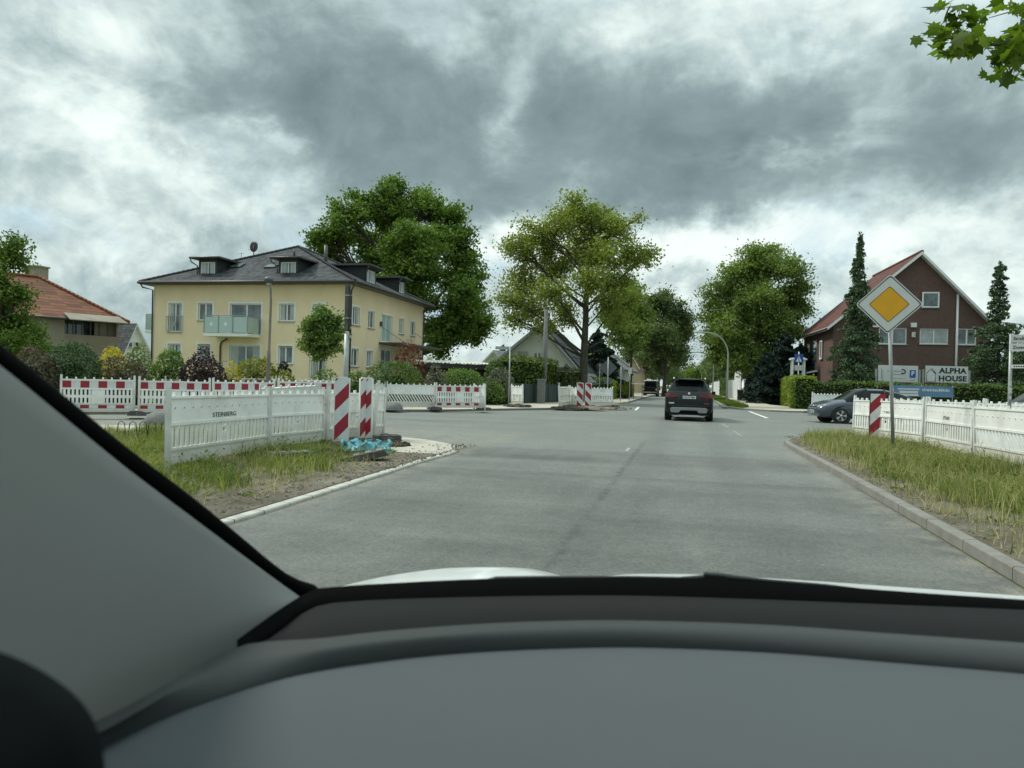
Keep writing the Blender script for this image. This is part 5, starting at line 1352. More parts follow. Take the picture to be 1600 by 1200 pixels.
def shed():
    A = GD(668, 46, 0); B_ = GD(768, 47.5, 0); root = thing("shed", "low dark shed with a flat corrugated roof behind the light hedge", "shed", A); W = Wall(A, B_); W.org = A.copy()
    z = P(715, 570, 46.5).z; m = MB(); W.fill(m, 0, z, [])
    for p, q in ((W.B, W.B - W.n * 4), (W.A - W.n * 4, W.A)): w = Wall(p, q); w.org = A.copy(); w.fill(m, 0, z, [])
    m.build("wall", M_DARKSHED, root)
    m = MB(); n = 60; rows = []
    for o in (.5, -4.4): rows.append([W.pt(-.3 + (W.L + .6) * i / n, z + .10 + (0 if o > 0 else .25) + .035 * sin(i * pi / 1.5), o) for i in range(n + 1)])
    m.grid(rows); m.build("roof", M_ROOFG if False else M_BOLD, root)
    m = MB(); local_box(m, W, -.2, W.L + .2, z - .25, z + .05, .42, .46); m.build("fascia", M_DARKSHED, root)
shed()

# fences and garden walls ------------------------------------------------------
def panel_fence(name, label, path, h, m_panel, m_post, board=0.12, pw=2.0, cat="fence", z0=.09, cap=False, wavy=0.0):
    root = thing(name, label, cat, (path[0][0], path[0][1], z0)); o = Vector((path[0][0], path[0][1], 0)); mp = MB(); ps = []
    for i in range(len(path) - 1):
        a, b_ = Vector((*path[i], 0)) - o, Vector((*path[i + 1], 0)) - o; L = (b_ - a).length; u = (b_ - a).normalized(); n = max(1, round(L / pw)); R = Matrix.Rotation(atan2(u.y, u.x), 3, 'Z')
        for j in range(n):
            nb = max(4, int(L / n / board))
            for k in range(nb):
                s = (j + (k + .5) / nb) / n * L; hh = h + wavy * sin((k + .5) / nb * pi)
                mp.box(a + u * s + Vector((0, 0, .06 + hh / 2)), (L / n / nb * .985, .022, hh), 0, R)
            ps.append((a + u * (j / n * L), R))
        if i == len(path) - 2: ps.append((b_, R))
    mp.build("panel", m_panel, root)
    for (p, R) in ps[:100]:
        k = MB(); k.box(p + Vector((0, 0, h / 2 + .06)), (.10, .10, h + .18), 0, R); k.build("post", m_post, root)
    return root
fl_ = [tuple(GD(798, 42.6)[:2]), tuple(GD(842, 45.2)[:2]), tuple(GD(871, 48)[:2])]
panel_fence("board_fence", "dark green board fence under the tall thuja hedge", fl_, 1.1, M_GREYFEN, M_GREYFEN, .14)
root = thing("gate_pillar", "pale rendered gate pillar in the dark board fence", "pillar", GD(846, 44.6, .09)); m = MB(); m.box((0, 0, .7), (.42, .42, 1.4)); m.build("shaft", M_STONE, root); m = MB(); m.box((0, 0, 1.44), (.5, .5, .08)); m.build("cap", M_KERB, root)
root = thing("garden_gate", "dark garden gate with a white letter box between the two thuja hedges", "gate", GD(872, 48.6, .09)); m = MB()
for x in (0, .95): m.box((x * .9, x * .3, 1.0), (.12, .12, 2.0))
for i in range(7): m.box((.1 + i * .12, .03 + i * .04, .75), (.03, .03, 1.3))
m.build("frame", M_BLACK, root); m = MB(); m.box((.05, -.12, 1.0), (.18, .1, .55)); m.build("letter_box", M_WHITEP, root); m = MB(); m.box((.45, .15, 2.12), (1.3, .5, .1)); m.lathe([(.12, 2.17), (.2, 2.3), (.08, 2.5), (0.001, 2.55)], (.5, .15, 0), 10); m.build("lamp", M_DARKM, root)
def xy(px, d): return tuple(GD(px, d)[:2])
panel_fence("white_fence", "white board fence along the right pavement beyond the gate", [xy(1137, 96), xy(1149, 82)], 2.0, M_WHITEP, M_WHITEP, .15, 2.4)
panel_fence("white_fence", "farther stretch of the white fence behind the clipped hedge", [xy(1113, 135), xy(1124, 106)], 2.0, M_WHITEP, M_WHITEP, .2, 3.5)
panel_fence("white_gate", "tall white driveway gate of upright boards", [xy(1148, 80), xy(1158, 74)], 2.7, M_WHITEP, M_WHITEP, .22, 1.6, cat="gate", wavy=.25)
root = thing("waste_bin", "dark wheeled waste bin in front of the white driveway gate", "bin", GD(1157, 73, .1)); m = MB(); m.box((0, 0, .5), (.5, .55, .95), 0, None, 1.12); m.build("body", M_DARKM, root); m = MB(); m.box((0, 0, 1.02), (.62, .68, .07)); m.build("lid", M_DARKM, root)

# ------------------------------------------------------------------ site barriers
BM = {}
def barrier_meshes(kind, L):
    """one mesh each for the panel, the post, the striped board; local x along the barrier, origin at ground, left end"""
    key = (kind, round(L, 2))
    if key in BM: return BM[key]
    H0, H1 = 0.09, 1.02
    m = MB(); board = None
    x0, x1 = 0.045, L - 0.045; W = x1 - x0
    def bar(a, b_, z0, z1, t=0.03, y=0.0, mi=0): m.box(((a + b_) / 2, y, (z0 + z1) / 2), (b_ - a, t, z1 - z0), mi)
    # top peg row and rails
    n = max(2, round(W / 0.235))
    for i in range(n):
        x = x0 + W * (i + .5) / n; bar(x - .022, x + .022, H1, H1 + .055, .045)
    if kind in ('slat', 'diag', 'fold'):
        bar(x0, x1, H1 - .035, H1 - .002, .062); bar(x0, x1, .655, H1 - .037, .024); bar(x0, x1, .615, .653, .058)
        bar(x0, x1, .275, .313, .058); bar(x0, x1, .118, .273, .024); bar(x0, x1, H0, .116, .05)
        if kind == 'diag':
            n2 = max(3, round(W / 0.125)); pts = []
            for i in range(-2, n2 + 1):
                a = x0 + W * i / n2; dx = 0.20
                q = [(a + dx, .315), (a + dx + .055, .315), (a + .055, .613), (a, .613)]
                q = [(min(max(x, x0), x1), z) for x, z in q]
                if q[1][0] - q[0][0] < .002 and q[2][0] - q[3][0] < .002: continue
                m.extrude([(x, -.015, z) for x, z in q], (0, .03, 0))
        else:
            lab = 0.17; nb = max(2, round((W / 2 - lab / 2) / 0.122))
            for s0, s1 in ((x0, x0 + W / 2 - lab / 2), (x0 + W / 2 + lab / 2, x1)):
                for i in range(nb):
                    a = s0 + (s1 - s0) * (i + .22) / nb; c = s0 + (s1 - s0) * (i + .78) / nb; bar(a, c, .313, .615, .020)
            c = (x0 + x1) / 2; bar(c - lab / 2 + .008, c + lab / 2 - .008, .313, .47, .026); bar(c - lab / 2 + .008, c - lab / 2 + .035, .47, .615, .026); bar(c + lab / 2 - .035, c + lab / 2 - .008, .47, .615, .026); bar(c - lab / 2 + .035, c + lab / 2 - .035, .535, .56, .026); bar(c - lab / 2 + .035, c + lab / 2 - .035, .590, .615, .026)
        # round bosses along the boards; dark discs paint in the shade of their holes
        nb = max(2, round(W / 0.21))
        for i in range(nb):
            x = x0 + W * (i + .5) / nb
            for (z, r) in ((.86, .019), (.195, .014)):
                for sg in (-1, 1):
                    m.lathe([(r, sg * .012), (r * .8, sg * .020), (r * .5, sg * .0205)], (x, 0, z), 10, 0, 'y'); m.lathe([(r * .62, sg * .0207), (.0005, sg * .0207)], (x, 0, z), 8, 1, 'y')
    else:
        bar(x0, x1, H1 - .03, H1 - .002, .055); bar(x0, x1, .725, .75, .055); bar(x0, x1, .752, H1 - .032, .02)
        bar(x0, x1, .315, .345, .055); bar(x0, x1, .145, .165, .05); bar(x0, x1, .167, .313, .02); bar(x0, x1, H0, .143, .05)
        lab = 0.34; nb = max(2, round((W / 2 - lab / 2) / 0.105))
        for s0, s1 in ((x0, x0 + W / 2 - lab / 2), (x0 + W / 2 + lab / 2, x1)):
            for i in range(nb):
                a = s0 + (s1 - s0) * (i + .30) / nb; c = s0 + (s1 - s0) * (i + .85) / nb; bar(a, c, .345, .725, .035)
            bar(s0, s1, .49, .57, .026)
        c = (x0 + x1) / 2; bar(c - lab / 2, c + lab / 2, .345, .725, .026)
        ns = max(3, int(W / .2)); board = []
        for nm, z0, z1 in (("reflective_board", .775, .965), ("reflective_strip", .19, .285)):
            bd = MB()
            for i in range(ns):
                a, b2 = x0 + W * i / ns, x0 + W * (i + 1) / ns
                for y in (-.014, .014): bd.box(((a + b2) / 2, y, (z0 + z1) / 2), (b2 - a, .006, z1 - z0), 0 if i % 2 == 0 else 1)
            board.append(bd.mesh(nm, [M_REDF, M_WHTF]))
    panel = m.mesh("panel", [M_BOLD if kind == 'fold' else M_BWHITE, M_INKG])
    p = MB(); p.box((0, 0, .55), (.058, .06, 1.1)); p.box((0, 0, 1.12), (.05, .05, .05)); p.box((0, 0, .03), (.04, .04, .06))
    post = p.mesh("post", M_BGREY)
    BM[key] = (panel, post, board); return BM[key]
FOOT = None
def foot_mesh():
    global FOOT
    if FOOT is None:
        m = MB(); m.box((0, 0, .05), (.40, .82, .10), 0, None, .88)
        for i in range(3): m.box((0, -.26 + .26 * i, .105), (.26, .13, .02), 0)
        FOOT = m.mesh("foot_plate", M_RUB)
    return FOOT
def barrier(kind, a, b_, label, z=0.05, feet=(1, 1), name=None, lettering=None, group=None, tilt=0.0, posts=(1, 1), lx=.5, roll=0.0):
    a, b_ = Vector((a[0], a[1], 0)), Vector((b_[0], b_[1], 0)); L = (b_ - a).length
    root = thing(name or "site_barrier", label, "barrier", (a.x, a.y, z), atan2(b_.y - a.y, b_.x - a.x), group)
    rj = random.Random(label); roll += rj.uniform(-.03, .03); tilt += rj.uniform(-.008, .008)
    root.rotation_euler = (roll, tilt, atan2(b_.y - a.y, b_.x - a.x))
    pn, po, bd = barrier_meshes(kind, L)
    obj("panel", pn, root)
    for i, x in enumerate((.022, L - .022)):
        if posts[i]: obj("post", po, root, (x, 0, 0))
    for b2 in bd or (): obj(b2.name.split('.')[0], b2, root)
    for i, x in enumerate((0.0, L)):
        if feet[i]: obj("foot_plate", foot_mesh(), root, (x, .02, 0), (0, 0, (i * .13 - .06)))
    if lettering: text(lettering[0], lettering[1], M_INK, root, (L * lx, -.016, lettering[2]), bold=-.0005, xs=lettering[3] if len(lettering) > 3 else 1)
    return root
def gp(px, py, z=0.05): return G(px, py, z)

# near left row
A0, A1, A2 = gp(260, 735), gp(418, 705), gp(505, 693)
barrier('slat', A0, A1, "nearest white barrier on the left verge, with STEINBERG in black letters", .03, (0, 1), lettering=("STEINBERG", .098, .725, 1.4))
barrier('slat', A1 + (A2 - A1) * .012, A2, "white barrier between the STEINBERG one and the left beacons", .03, (0, 1))
A3 = Vector((A2.x + .42, A2.y + 1.95, 0))
barrier('slat', A2 + (A3 - A2) * .03, A3, "white barrier running behind the two left beacons", .03, (0, 1))
# red and white row beyond the side street, left
def gd(px, d): return GD(px, d, .1)
B0, B1, B2, B3, B4 = gd(92, 20.6), gd(214, 21.4), gd(331, 22.6), gd(432, 24.2), gd(528, 26.0)
gap = lambda p, q: (p + (q - p) * .02, q - (q - p) * .02)
g = "red and white barriers along the left side street"
barrier('stripe', *gap(B0, B1), "red and white barrier at the far left, half hidden by the windscreen pillar", .1, (0, 1))
barrier('stripe', *gap(B1, B2), "red and white barrier behind the dark concrete dome", .1, (1, 0))
barrier('stripe', *gap(B2, B3), "red and white barrier behind the STEINBERG panel, below the grey lamp post", .1, (1, 1))
barrier('stripe', *gap(B3, B4), "red and white barrier below the little globe tree", .15, (1, 1))
barrier('slat', gd(257, 26.5), gd(338, 27.5), "plain white barrier behind the red and white row, in front of the bushes", .1, (1, 1))
barrier('stripe', gd(342, 27.8), gd(432, 28.6), "red and white barrier in the rear row, under the purple bush", .2, (1, 1))
barrier('stripe', gd(434, 28.7), gd(520, 29.5), "red and white barrier in the rear row, beside the timber sign post", .2, (1, 1))
barrier('slat', gd(404, 21.5), gd(492, 22.6), "white barrier leaning askew behind the second near barrier", .0, (1, 0), tilt=radians(-4), roll=radians(14))
# far left corner
barrier('diag', gd(548, 30.6), gd(603, 30.5), "white barrier with slanted slots left of the dark post", .1, (1, 0))
barrier('diag', gd(604, 30.4), gd(680, 31.2), "white barrier with slanted slots behind the grey dome", .1, (0, 1))
barrier('stripe', gd(682, 30.8), gd(757, 31.6), "clean red and white barrier at the street corner, right end of its row", .1, (1, 1))
barrier('slat', gd(741, 31.9), gd(759, 31.2), "short white barrier end behind the clean red and white one", .1, (0, 0))
# central group
barrier('slat', gd(800, 37.4), gd(818, 36.6), "lone white barrier seen nearly end on beside the street name post", .1, (1, 1))
barrier('fold', gd(875, 36.2), gd(891, 38.8), "dirty white barrier turned sideways at the left end of the central group", .1, (1, 0), roll=radians(-5))
barrier('slat', gd(890, 38.9), gd(908, 38.2), "white barrier right behind the left one of the two central beacons", .1, (0, 1))
barrier('slat', gd(921, 39.4), gd(958, 40.4), "white barrier right of the two central beacons, before the far sign posts", .1, (1, 1), lettering=("||||||", .05, .88, 2.0))
# right verge row
R1, R2, R3, R4, R5 = GD(1333, 19.9, .1), GD(1447, 16.6, .1), GD(1525, 14.1, .1), GD(1622, 11.9, .1), GD(1740, 10.6, .1)
barrier('slat', *gap(R1, R2), "white barrier behind the priority road sign post", .1, (1, 1))
barrier('slat', *gap(R2, R3), "brightest white barrier with a wide upper board right of the priority sign", .1, (1, 1), lettering=("ШIБE", .10, .76, 1.0) if False else None)
barrier('diag', *gap(R3, R4), "white barrier with slanted slots cut off by the right picture edge", .1, (1, 0))
barrier('slat', GD(1392, 22.4, .1), GD(1452, 21.2, .1), "white barrier of the rear row left of the blue banner", .1, (1, 1))
barrier('slat', GD(1452, 21.1, .1), GD(1540, 19.6, .1), "white barrier of the rear row below the blue banner", .1, (1, 1))
barrier('slat', GD(1541, 19.5, .1), GD(1640, 17.8, .1), "white barrier of the rear row in front of the silver car", .1, (1, 1))
barrier('slat', GD(1269, 38.6, .1), GD(1322, 39.6, .1), "white barrier beyond the blue-grey car, before the dark hedge", .1, (1, 1), lettering=("||||", .05, .88, 2.0))
# worn black stencils on two boards of the right row
def stencil(root_label, marks, y=-.016):
    r = next(o for o in C.objects if o.get('label') == root_label); m = MB()
    for (x, z, w, h) in marks: m.box((x, y, z), (w, .004, h))
    m.build("stencil", M_INKG, r)
stencil("brightest white barrier with a wide upper board right of the priority sign", [(1.02, .745, .045, .07), (1.07, .765, .04, .03), (1.12, .745, .03, .07), (1.17, .735, .05, .05), (1.23, .745, .035, .07), (1.28, .74, .04, .06)])
stencil("white barrier behind the priority road sign post", [(1.5, .76, .06, .012), (1.55, .74, .012, .05), (1.62, .74, .04, .05), (1.68, .74, .035, .05), (1.74, .74, .04, .045)])

# guide beacons -----------------------------------------------------------------
def beacon(loc, rz, label, h=1.0, w=.25, stripes=1, name="guide_beacon", base=True, frame=None, group=None, side_panel=None, plain=False):
    """upright panel with slanted red and white bars on a rubber foot; stripes +1 falls to the left"""
    root = thing(name, label, "beacon", loc, rz, group); fr = frame or M_BWHITE
    m = MB(); z0 = .12
    def panel(m, f, ox, rot):
        R = Matrix.Rotation(rot, 3, 'Z'); o = Vector((ox, 0, 0))
        m.box(o + R @ Vector((w / 2, .012, z0 + h / 2)), (w + .045, .035, h + .03), 0, R); m.box(o + R @ Vector((w / 2, .012, z0 + h + .02)), (w * .8, .035, .03), 0, R)
        y = -.009; per = .56; sl = 1.05 * w
        k = -3
        while k * per / 2 < h + sl:
            za = k * per / 2; zb = za + per / 2
            l0, l1, r0, r1 = (za, zb, za + sl * stripes, zb + sl * stripes)
            q = clip_poly([(0, l0), (w, r0), (w, r1), (0, l1)], 0, h)
            if len(q) > 2: f.poly([o + R @ Vector((x, y, z0 + z)) for x, z in q], 0 if k % 2 == 0 else 1)
            k += 1
    f = MB()
    panel(m, f, 0.0, 0.0)
    if side_panel is not None: panel(m, f, w * 1.04, side_panel)
    m.build("frame", fr, root); f.build("reflective_board", [M_REDF, M_WHTF], root)
    k = MB(); k.box((w / 2, .02, .07), (.05, .05, .14)); k.build("peg", M_BGREY, root)
    if base: k = MB(); k.box((w / 2, .0, .05), (.42, .80, .10), 0, None, .85); k.build("foot_plate", M_RUB, root)
    return root
def clip_poly(q, lo, hi):
    for s, lim in ((1, lo), (-1, -hi)):
        out = []
        for i in range(len(q)):
            a, b_ = q[i], q[(i + 1) % len(q)]; fa, fb = s * a[1] - lim, s * b_[1] - lim
            if fa >= 0: out.append(a)
            if (fa >= 0) != (fb >= 0): t = fa / (fa - fb); out.append((a[0] + (b_[0] - a[0]) * t, lim * s))
        q = out
        if not q: break
    return q
vr = lambda p: atan2(p.x, p.y) * -1.0
p = GD(524, 13.9, .04); beacon(p, vr(p) + .05, "larger red and white beacon beside the turquoise tarp", 1.18, .255)
p = GD(564, 14.9, .04); beacon(p, vr(p) + .55, "folded red and white beacon with a V of stripes behind the tarp", 1.18, .125, side_panel=radians(-62))
p = GD(902, 37.6, .1); beacon(p, vr(p), "left one of the two beacons in the central barrier group", 1.15, .30, stripes=-1)
p = GD(915, 37.8, .1); beacon(p, vr(p), "right one of the two beacons in the central barrier group", 1.15, .30, stripes=-1)
p = GD(1361, 18.6, .1); beacon(p, vr(p), "red and white beacon in a black frame beside the priority sign", 1.08, .34, frame=M_BLACK)
# bent white post and dark post at the far left corner
root = thing("marker_post", "crooked white plastic post right of the folded beacon", "post", GD(588, 15.6, .04)); m = MB(); m.box((0, 0, .6), (.07, .06, 1.2), 0, Matrix.Rotation(radians(5), 3, 'Y')); m.box((.055, 0, 1.24), (.05, .05, .08)); m.build("shaft", M_BGREY, root); obj("foot_plate", foot_mesh(), root, None, (0, 0, 1.2))
root = thing("barrier_post", "dark steel post between the barriers with slanted slots", "post", GD(603, 30.2, .1)); m = MB(); m.tube([(0, 0, 0), (0, 0, 1.12)], .035, 8); m.build("shaft", M_DARKM, root); m = MB(); m.lathe([(.04, 1.10), (.045, 1.14), (.001, 1.16)], (0, 0, 0), 8); m.build("cap", M_DARKM, root)
# loose foot plates, tarp, domes, bicycle stands, drain
def loose_foot(loc, rz, label, pitch=0.0):
    root = thing("rubber_foot", label, "foot plate", loc); root.rotation_euler = (pitch, 0, rz)
    m = MB(); m.box((0, 0, .05), (.40, .80, .10), 0, None, .86); m.build("block", M_RUB, root)
    m = MB()
    for i in range(4): m.box((0, -.28 + .185 * i, .104), (.30, .095, .012))
    m.build("insert", M_STONE, root)
loose_foot(gp(568, 718) + Vector((0, 0, 0)), radians(-62), "loose rubber foot plate with pale bars in front of the tarp", .22)
loose_foot(gp(452, 716), radians(-35), "rubber foot plate lying in the grass under the second near barrier")
loose_foot(gp(596, 688), radians(-50), "rubber foot plate on the paved tip behind the tarp")
def tarp():
    c = gp(571, 705, .05); root = thing("tarp", "crumpled turquoise plastic tarp lying by the left beacons", "tarp", c); rng = random.Random(5); m = MB(); nu, nv = 34, 12
    rows = []
    ph = [rng.uniform(0, 6.28) for _ in range(9)]
    for j in range(nv + 1):
        r = []
        for i in range(nu + 1):
            u, v = i / nu * 2 - 1, j / nv * 2 - 1
            edge = max(0.0, 1 - abs(u) ** 4) * max(0.0, 1 - abs(v) ** 3)
            zz = edge * (.13 + .05 * sin(4 * u + 2 * v + ph[0]) + .03 * sin(8 * u - 4 * v + ph[1]) + .012 * sin(15 * u + 7 * v + ph[2]) + .03 * cos(5 * v + 3 * u + ph[3]))
            r.append((u * .42 + .05 * sin(5 * v + ph[4]) + .02 * sin(17 * v), v * .30 + .06 * sin(4 * u + ph[5]) + .03 * sin(11 * u), max(.008, zz + .05 * (1 - abs(u)))))
        rows.append(r)
    m.grid(rows); m.build("sheet", M_TARP, root)
    m = MB()
    for k in range(5):
        pts = [((-.38 + .2 * k + .06 * sin(3 * t + k)), -.25 + .5 * t / 6, .12 + .07 * sin(t + k)) for t in range(7)]
        m.tube(pts, [.012, .03, .035, .03, .035, .025, .01], 6)
    m.build("fold", M_TARP, root); root.rotation_euler = (0, 0, .25)
tarp()
def dome(px, d, r, label, z=.02):
    root = thing("concrete_dome", label, "bollard", GD(px, d, z)); m = MB(); m.lathe([(r, 0), (r * 1.0, r * .18), (r * .90, r * .5), (r * .66, r * .78), (r * .35, r * .93), (.001, r * .97)], seg=22); m.build("body", M_STONE, root)
    m = MB(); m.lathe([(r * 1.06, 0), (r * 1.06, .03), (r * 1.0, .035)], seg=22); m.build("base_ring", M_STONE, root)
dome(250, 18.8, .36, "dark grey concrete dome left of the STEINBERG barrier")
dome(618, 29.6, .33, "grey concrete dome in front of the slanted-slot barrier", .1)
g = "low bicycle stands on the left verge"
for i, (px, d) in enumerate([(188, 14.6), (206, 14.6), (222, 14.7), (236, 14.7), (256, 14.8)]):
    root = thing("bicycle_stand", ["thin wire bicycle stand nearest the windscreen pillar", "thin wire bicycle stand, second from the windscreen pillar", "thin wire bicycle stand in the middle of its row", "thin wire bicycle stand, second from the STEINBERG barrier", "thin wire bicycle stand beside the STEINBERG barrier post"][i], "bicycle stand", GD(px, d, .04), .3, g)
    m = MB(); m.tube([(-.05, 0, 0), (-.02, 0, .30), (.04, 0, .345), (.10, 0, .30), (.13, 0, 0)], .009, 6); m.build("hoop", M_DARKM, root)
    m = MB(); m.tube([(-.12, 0, .012), (.2, 0, .012)], .011, 6); m.build("rail", M_DARKM, root)
# dug earth and rubble at the central barriers and beside the right row
def heap(name, loc, rx, ry, h, m, seed, label=None):
    rng = random.Random(seed); b = MB(); n = 18; rows = []
    for i in range(7):
        t = i / 6; rows.append([(cos(2 * pi * j / n) * rx * (1 - t) ** .8 * (1 + .15 * sin(3 * j + seed)), sin(2 * pi * j / n) * ry * (1 - t) ** .8 * (1 + .15 * cos(2 * j + seed)), h * sin(t * pi / 2) * (1 + .25 * rng.uniform(-1, 1)) if t > 0 else -.03) for j in range(n)] + [None])
        rows[-1][-1] = rows[-1][0]
    b.grid(rows)
    for k in range(70):
        a = rng.uniform(0, 6.28); q = rng.uniform(.1, 1.1); s = rng.uniform(.02, .10); b.box((cos(a) * rx * q, sin(a) * ry * q, h * max(0, 1 - q) + s * .25), (s * 1.5, s, s * .7), 0, Matrix.Rotation(rng.uniform(0, 6), 3, 'Z') @ Matrix.Rotation(rng.uniform(-.6, .6), 3, 'X'), .7)
    o = b.build(name, m, None, loc); tag(o, kind='stuff'); return o
M_EARTH = soil_mat("dark_earth", (0.035, 0.03, 0.022), (0.075, 0.065, 0.048), (0.16, 0.14, 0.10), 2.5)
heap("rubble", GD(895, 37.0, .09), .9, .7, .16, M_EARTH, 1); heap("rubble", GD(921, 37.2, .09), .9, .7, .14, M_SOIL, 2)
heap("rubble", GD(810, 36.6, .09), .55, .4, .14, M_EARTH, 3)
heap("rubble", GD(1497, 13.7, .09), .85, .35, .10, M_EARTH, 4); heap("rubble", GD(1590, 11.9, .09), .9, .3, .10, M_EARTH, 5); heap("rubble", GD(1440, 15.9, .09), .5, .25, .09, M_EARTH, 6)
heap("rubble", gp(610, 696), .35, .3, .10, M_EARTH, 7); heap("rubble", gp(520, 712), .6, .3, .07, M_EARTH, 8); heap("rubble", GD(945, 39.0, .09), 1.3, .5, .06, M_SOIL, 9)

# ------------------------------------------------------------------ vehicles
def ring(st):
    """half section of a car body at one station, bottom centre to top centre"""
    y, w, zb, zl, wt, zt = st; g = max(zt - zl, 0.0)
    return [(0, zb), (w - .14, zb), (w - .035, zb + .09), (w, zb + .32 * (zl - zb)), (w + .005, zb + .68 * (zl - zb)), (w - .012, zl - .05), (w - .045, zl),
            (w - .045 + (wt - w + .045) * .45, zl + g * .45), (wt, zl + g * .86), (wt - .06, zl + g * .955), (wt * .62, zl + g * .99), (0, zt)]
def car_body(stations, side_glass, back_glass, front_glass):
    """loft; returns body and glass mesh builders. *_glass: sets of station-pair indices"""
    rs = [ring(s) for s in stations]; ys = [s[0] for s in stations]; n = len(rs[0]); body, glass = MB(), MB()
    def P3(i, j, s): return Vector((s * rs[i][j][0], ys[i], rs[i][j][1]))
    for i in range(len(rs) - 1):
        for j in range(n - 1):
            for s in (-1, 1):
                q = [P3(i, j, s), P3(i, j + 1, s), P3(i + 1, j + 1, s), P3(i + 1, j, s)]
                if s > 0: q = q[::-1]
                gl = (i in side_glass and j in (6, 7)) or (i in back_glass and j in (8, 9, 10)) or (i in front_glass and j in (8, 9, 10))
                (glass if gl else body).poly(q, 0, None, True)
    for i in (0, len(rs) - 1):
        q = [P3(i, j, 1) for j in range(n)] + [P3(i, j, -1) for j in range(n - 2, 0, -1)]
        body.poly(q if i == 0 else q[::-1])
    for b_ in (body, glass):   # weld
        pass
    return body, glass
def weld(me):
    b = bmesh.new(); b.from_mesh(me); bmesh.ops.remove_doubles(b, verts=b.verts, dist=1e-4); bmesh.ops.recalc_face_normals(b, faces=b.faces); b.to_mesh(me); b.free(); return me
def wheel(parent, x, y, r, w, rim=M_CHROME, spokes=5):
    t = MB(); o = 1 if x > 0 else -1
    t.lathe([(r * .66, -w / 2), (r * .93, -w / 2), (r, -w * .36), (r, w * .36), (r * .93, w / 2), (r * .66, w / 2), (r * .62, w * .2)], seg=28, axis='x')
    wh = t.build("wheel", M_TYRE, parent, (x, y, r))
    m = MB(); xo = o * w * .44
    m.lathe([(r * .67, xo), (r * .63, xo + o * .006), (r * .60, xo - o * .03)], seg=28, axis='x')
    for k in range(spokes):
        a = 2 * pi * k / spokes + .3
        for da in (-.16, .16):
            R = Matrix.Rotation(a + da * .5, 3, 'X'); c = R @ Vector((0, 0, r * .36)); m.box((xo, c.y, c.z), (.02, r * .13, r * .56), 0, Matrix.Rotation(a + da, 3, 'X'))
    m.lathe([(.001, xo + o * .02), (r * .14, xo + o * .016), (r * .16, xo - o * .02)], seg=16, axis='x')
    m.build("rim", rim, wh)
    m = MB(); m.lathe([(.001, xo - o * .06), (r * .62, xo - o * .06)], seg=24, axis='x'); m.build("brake_disc", M_BLACK, wh)
    return wh
def smooth_car(root, body, glass, paint):
    bo = obj("body", weld(body.mesh("body", paint)), root)
    for o, me in ((bo, bo.data),):
        for p in me.polygons: p.use_smooth = True
        me.set_sharp_from_angle(angle=radians(35))
    gm = weld(glass.mesh("window_glass", M_CARGL))
    for p in gm.polygons: p.use_smooth = True
    gm.set_sharp_from_angle(angle=radians(25)); obj("window", gm, root)
    return bo

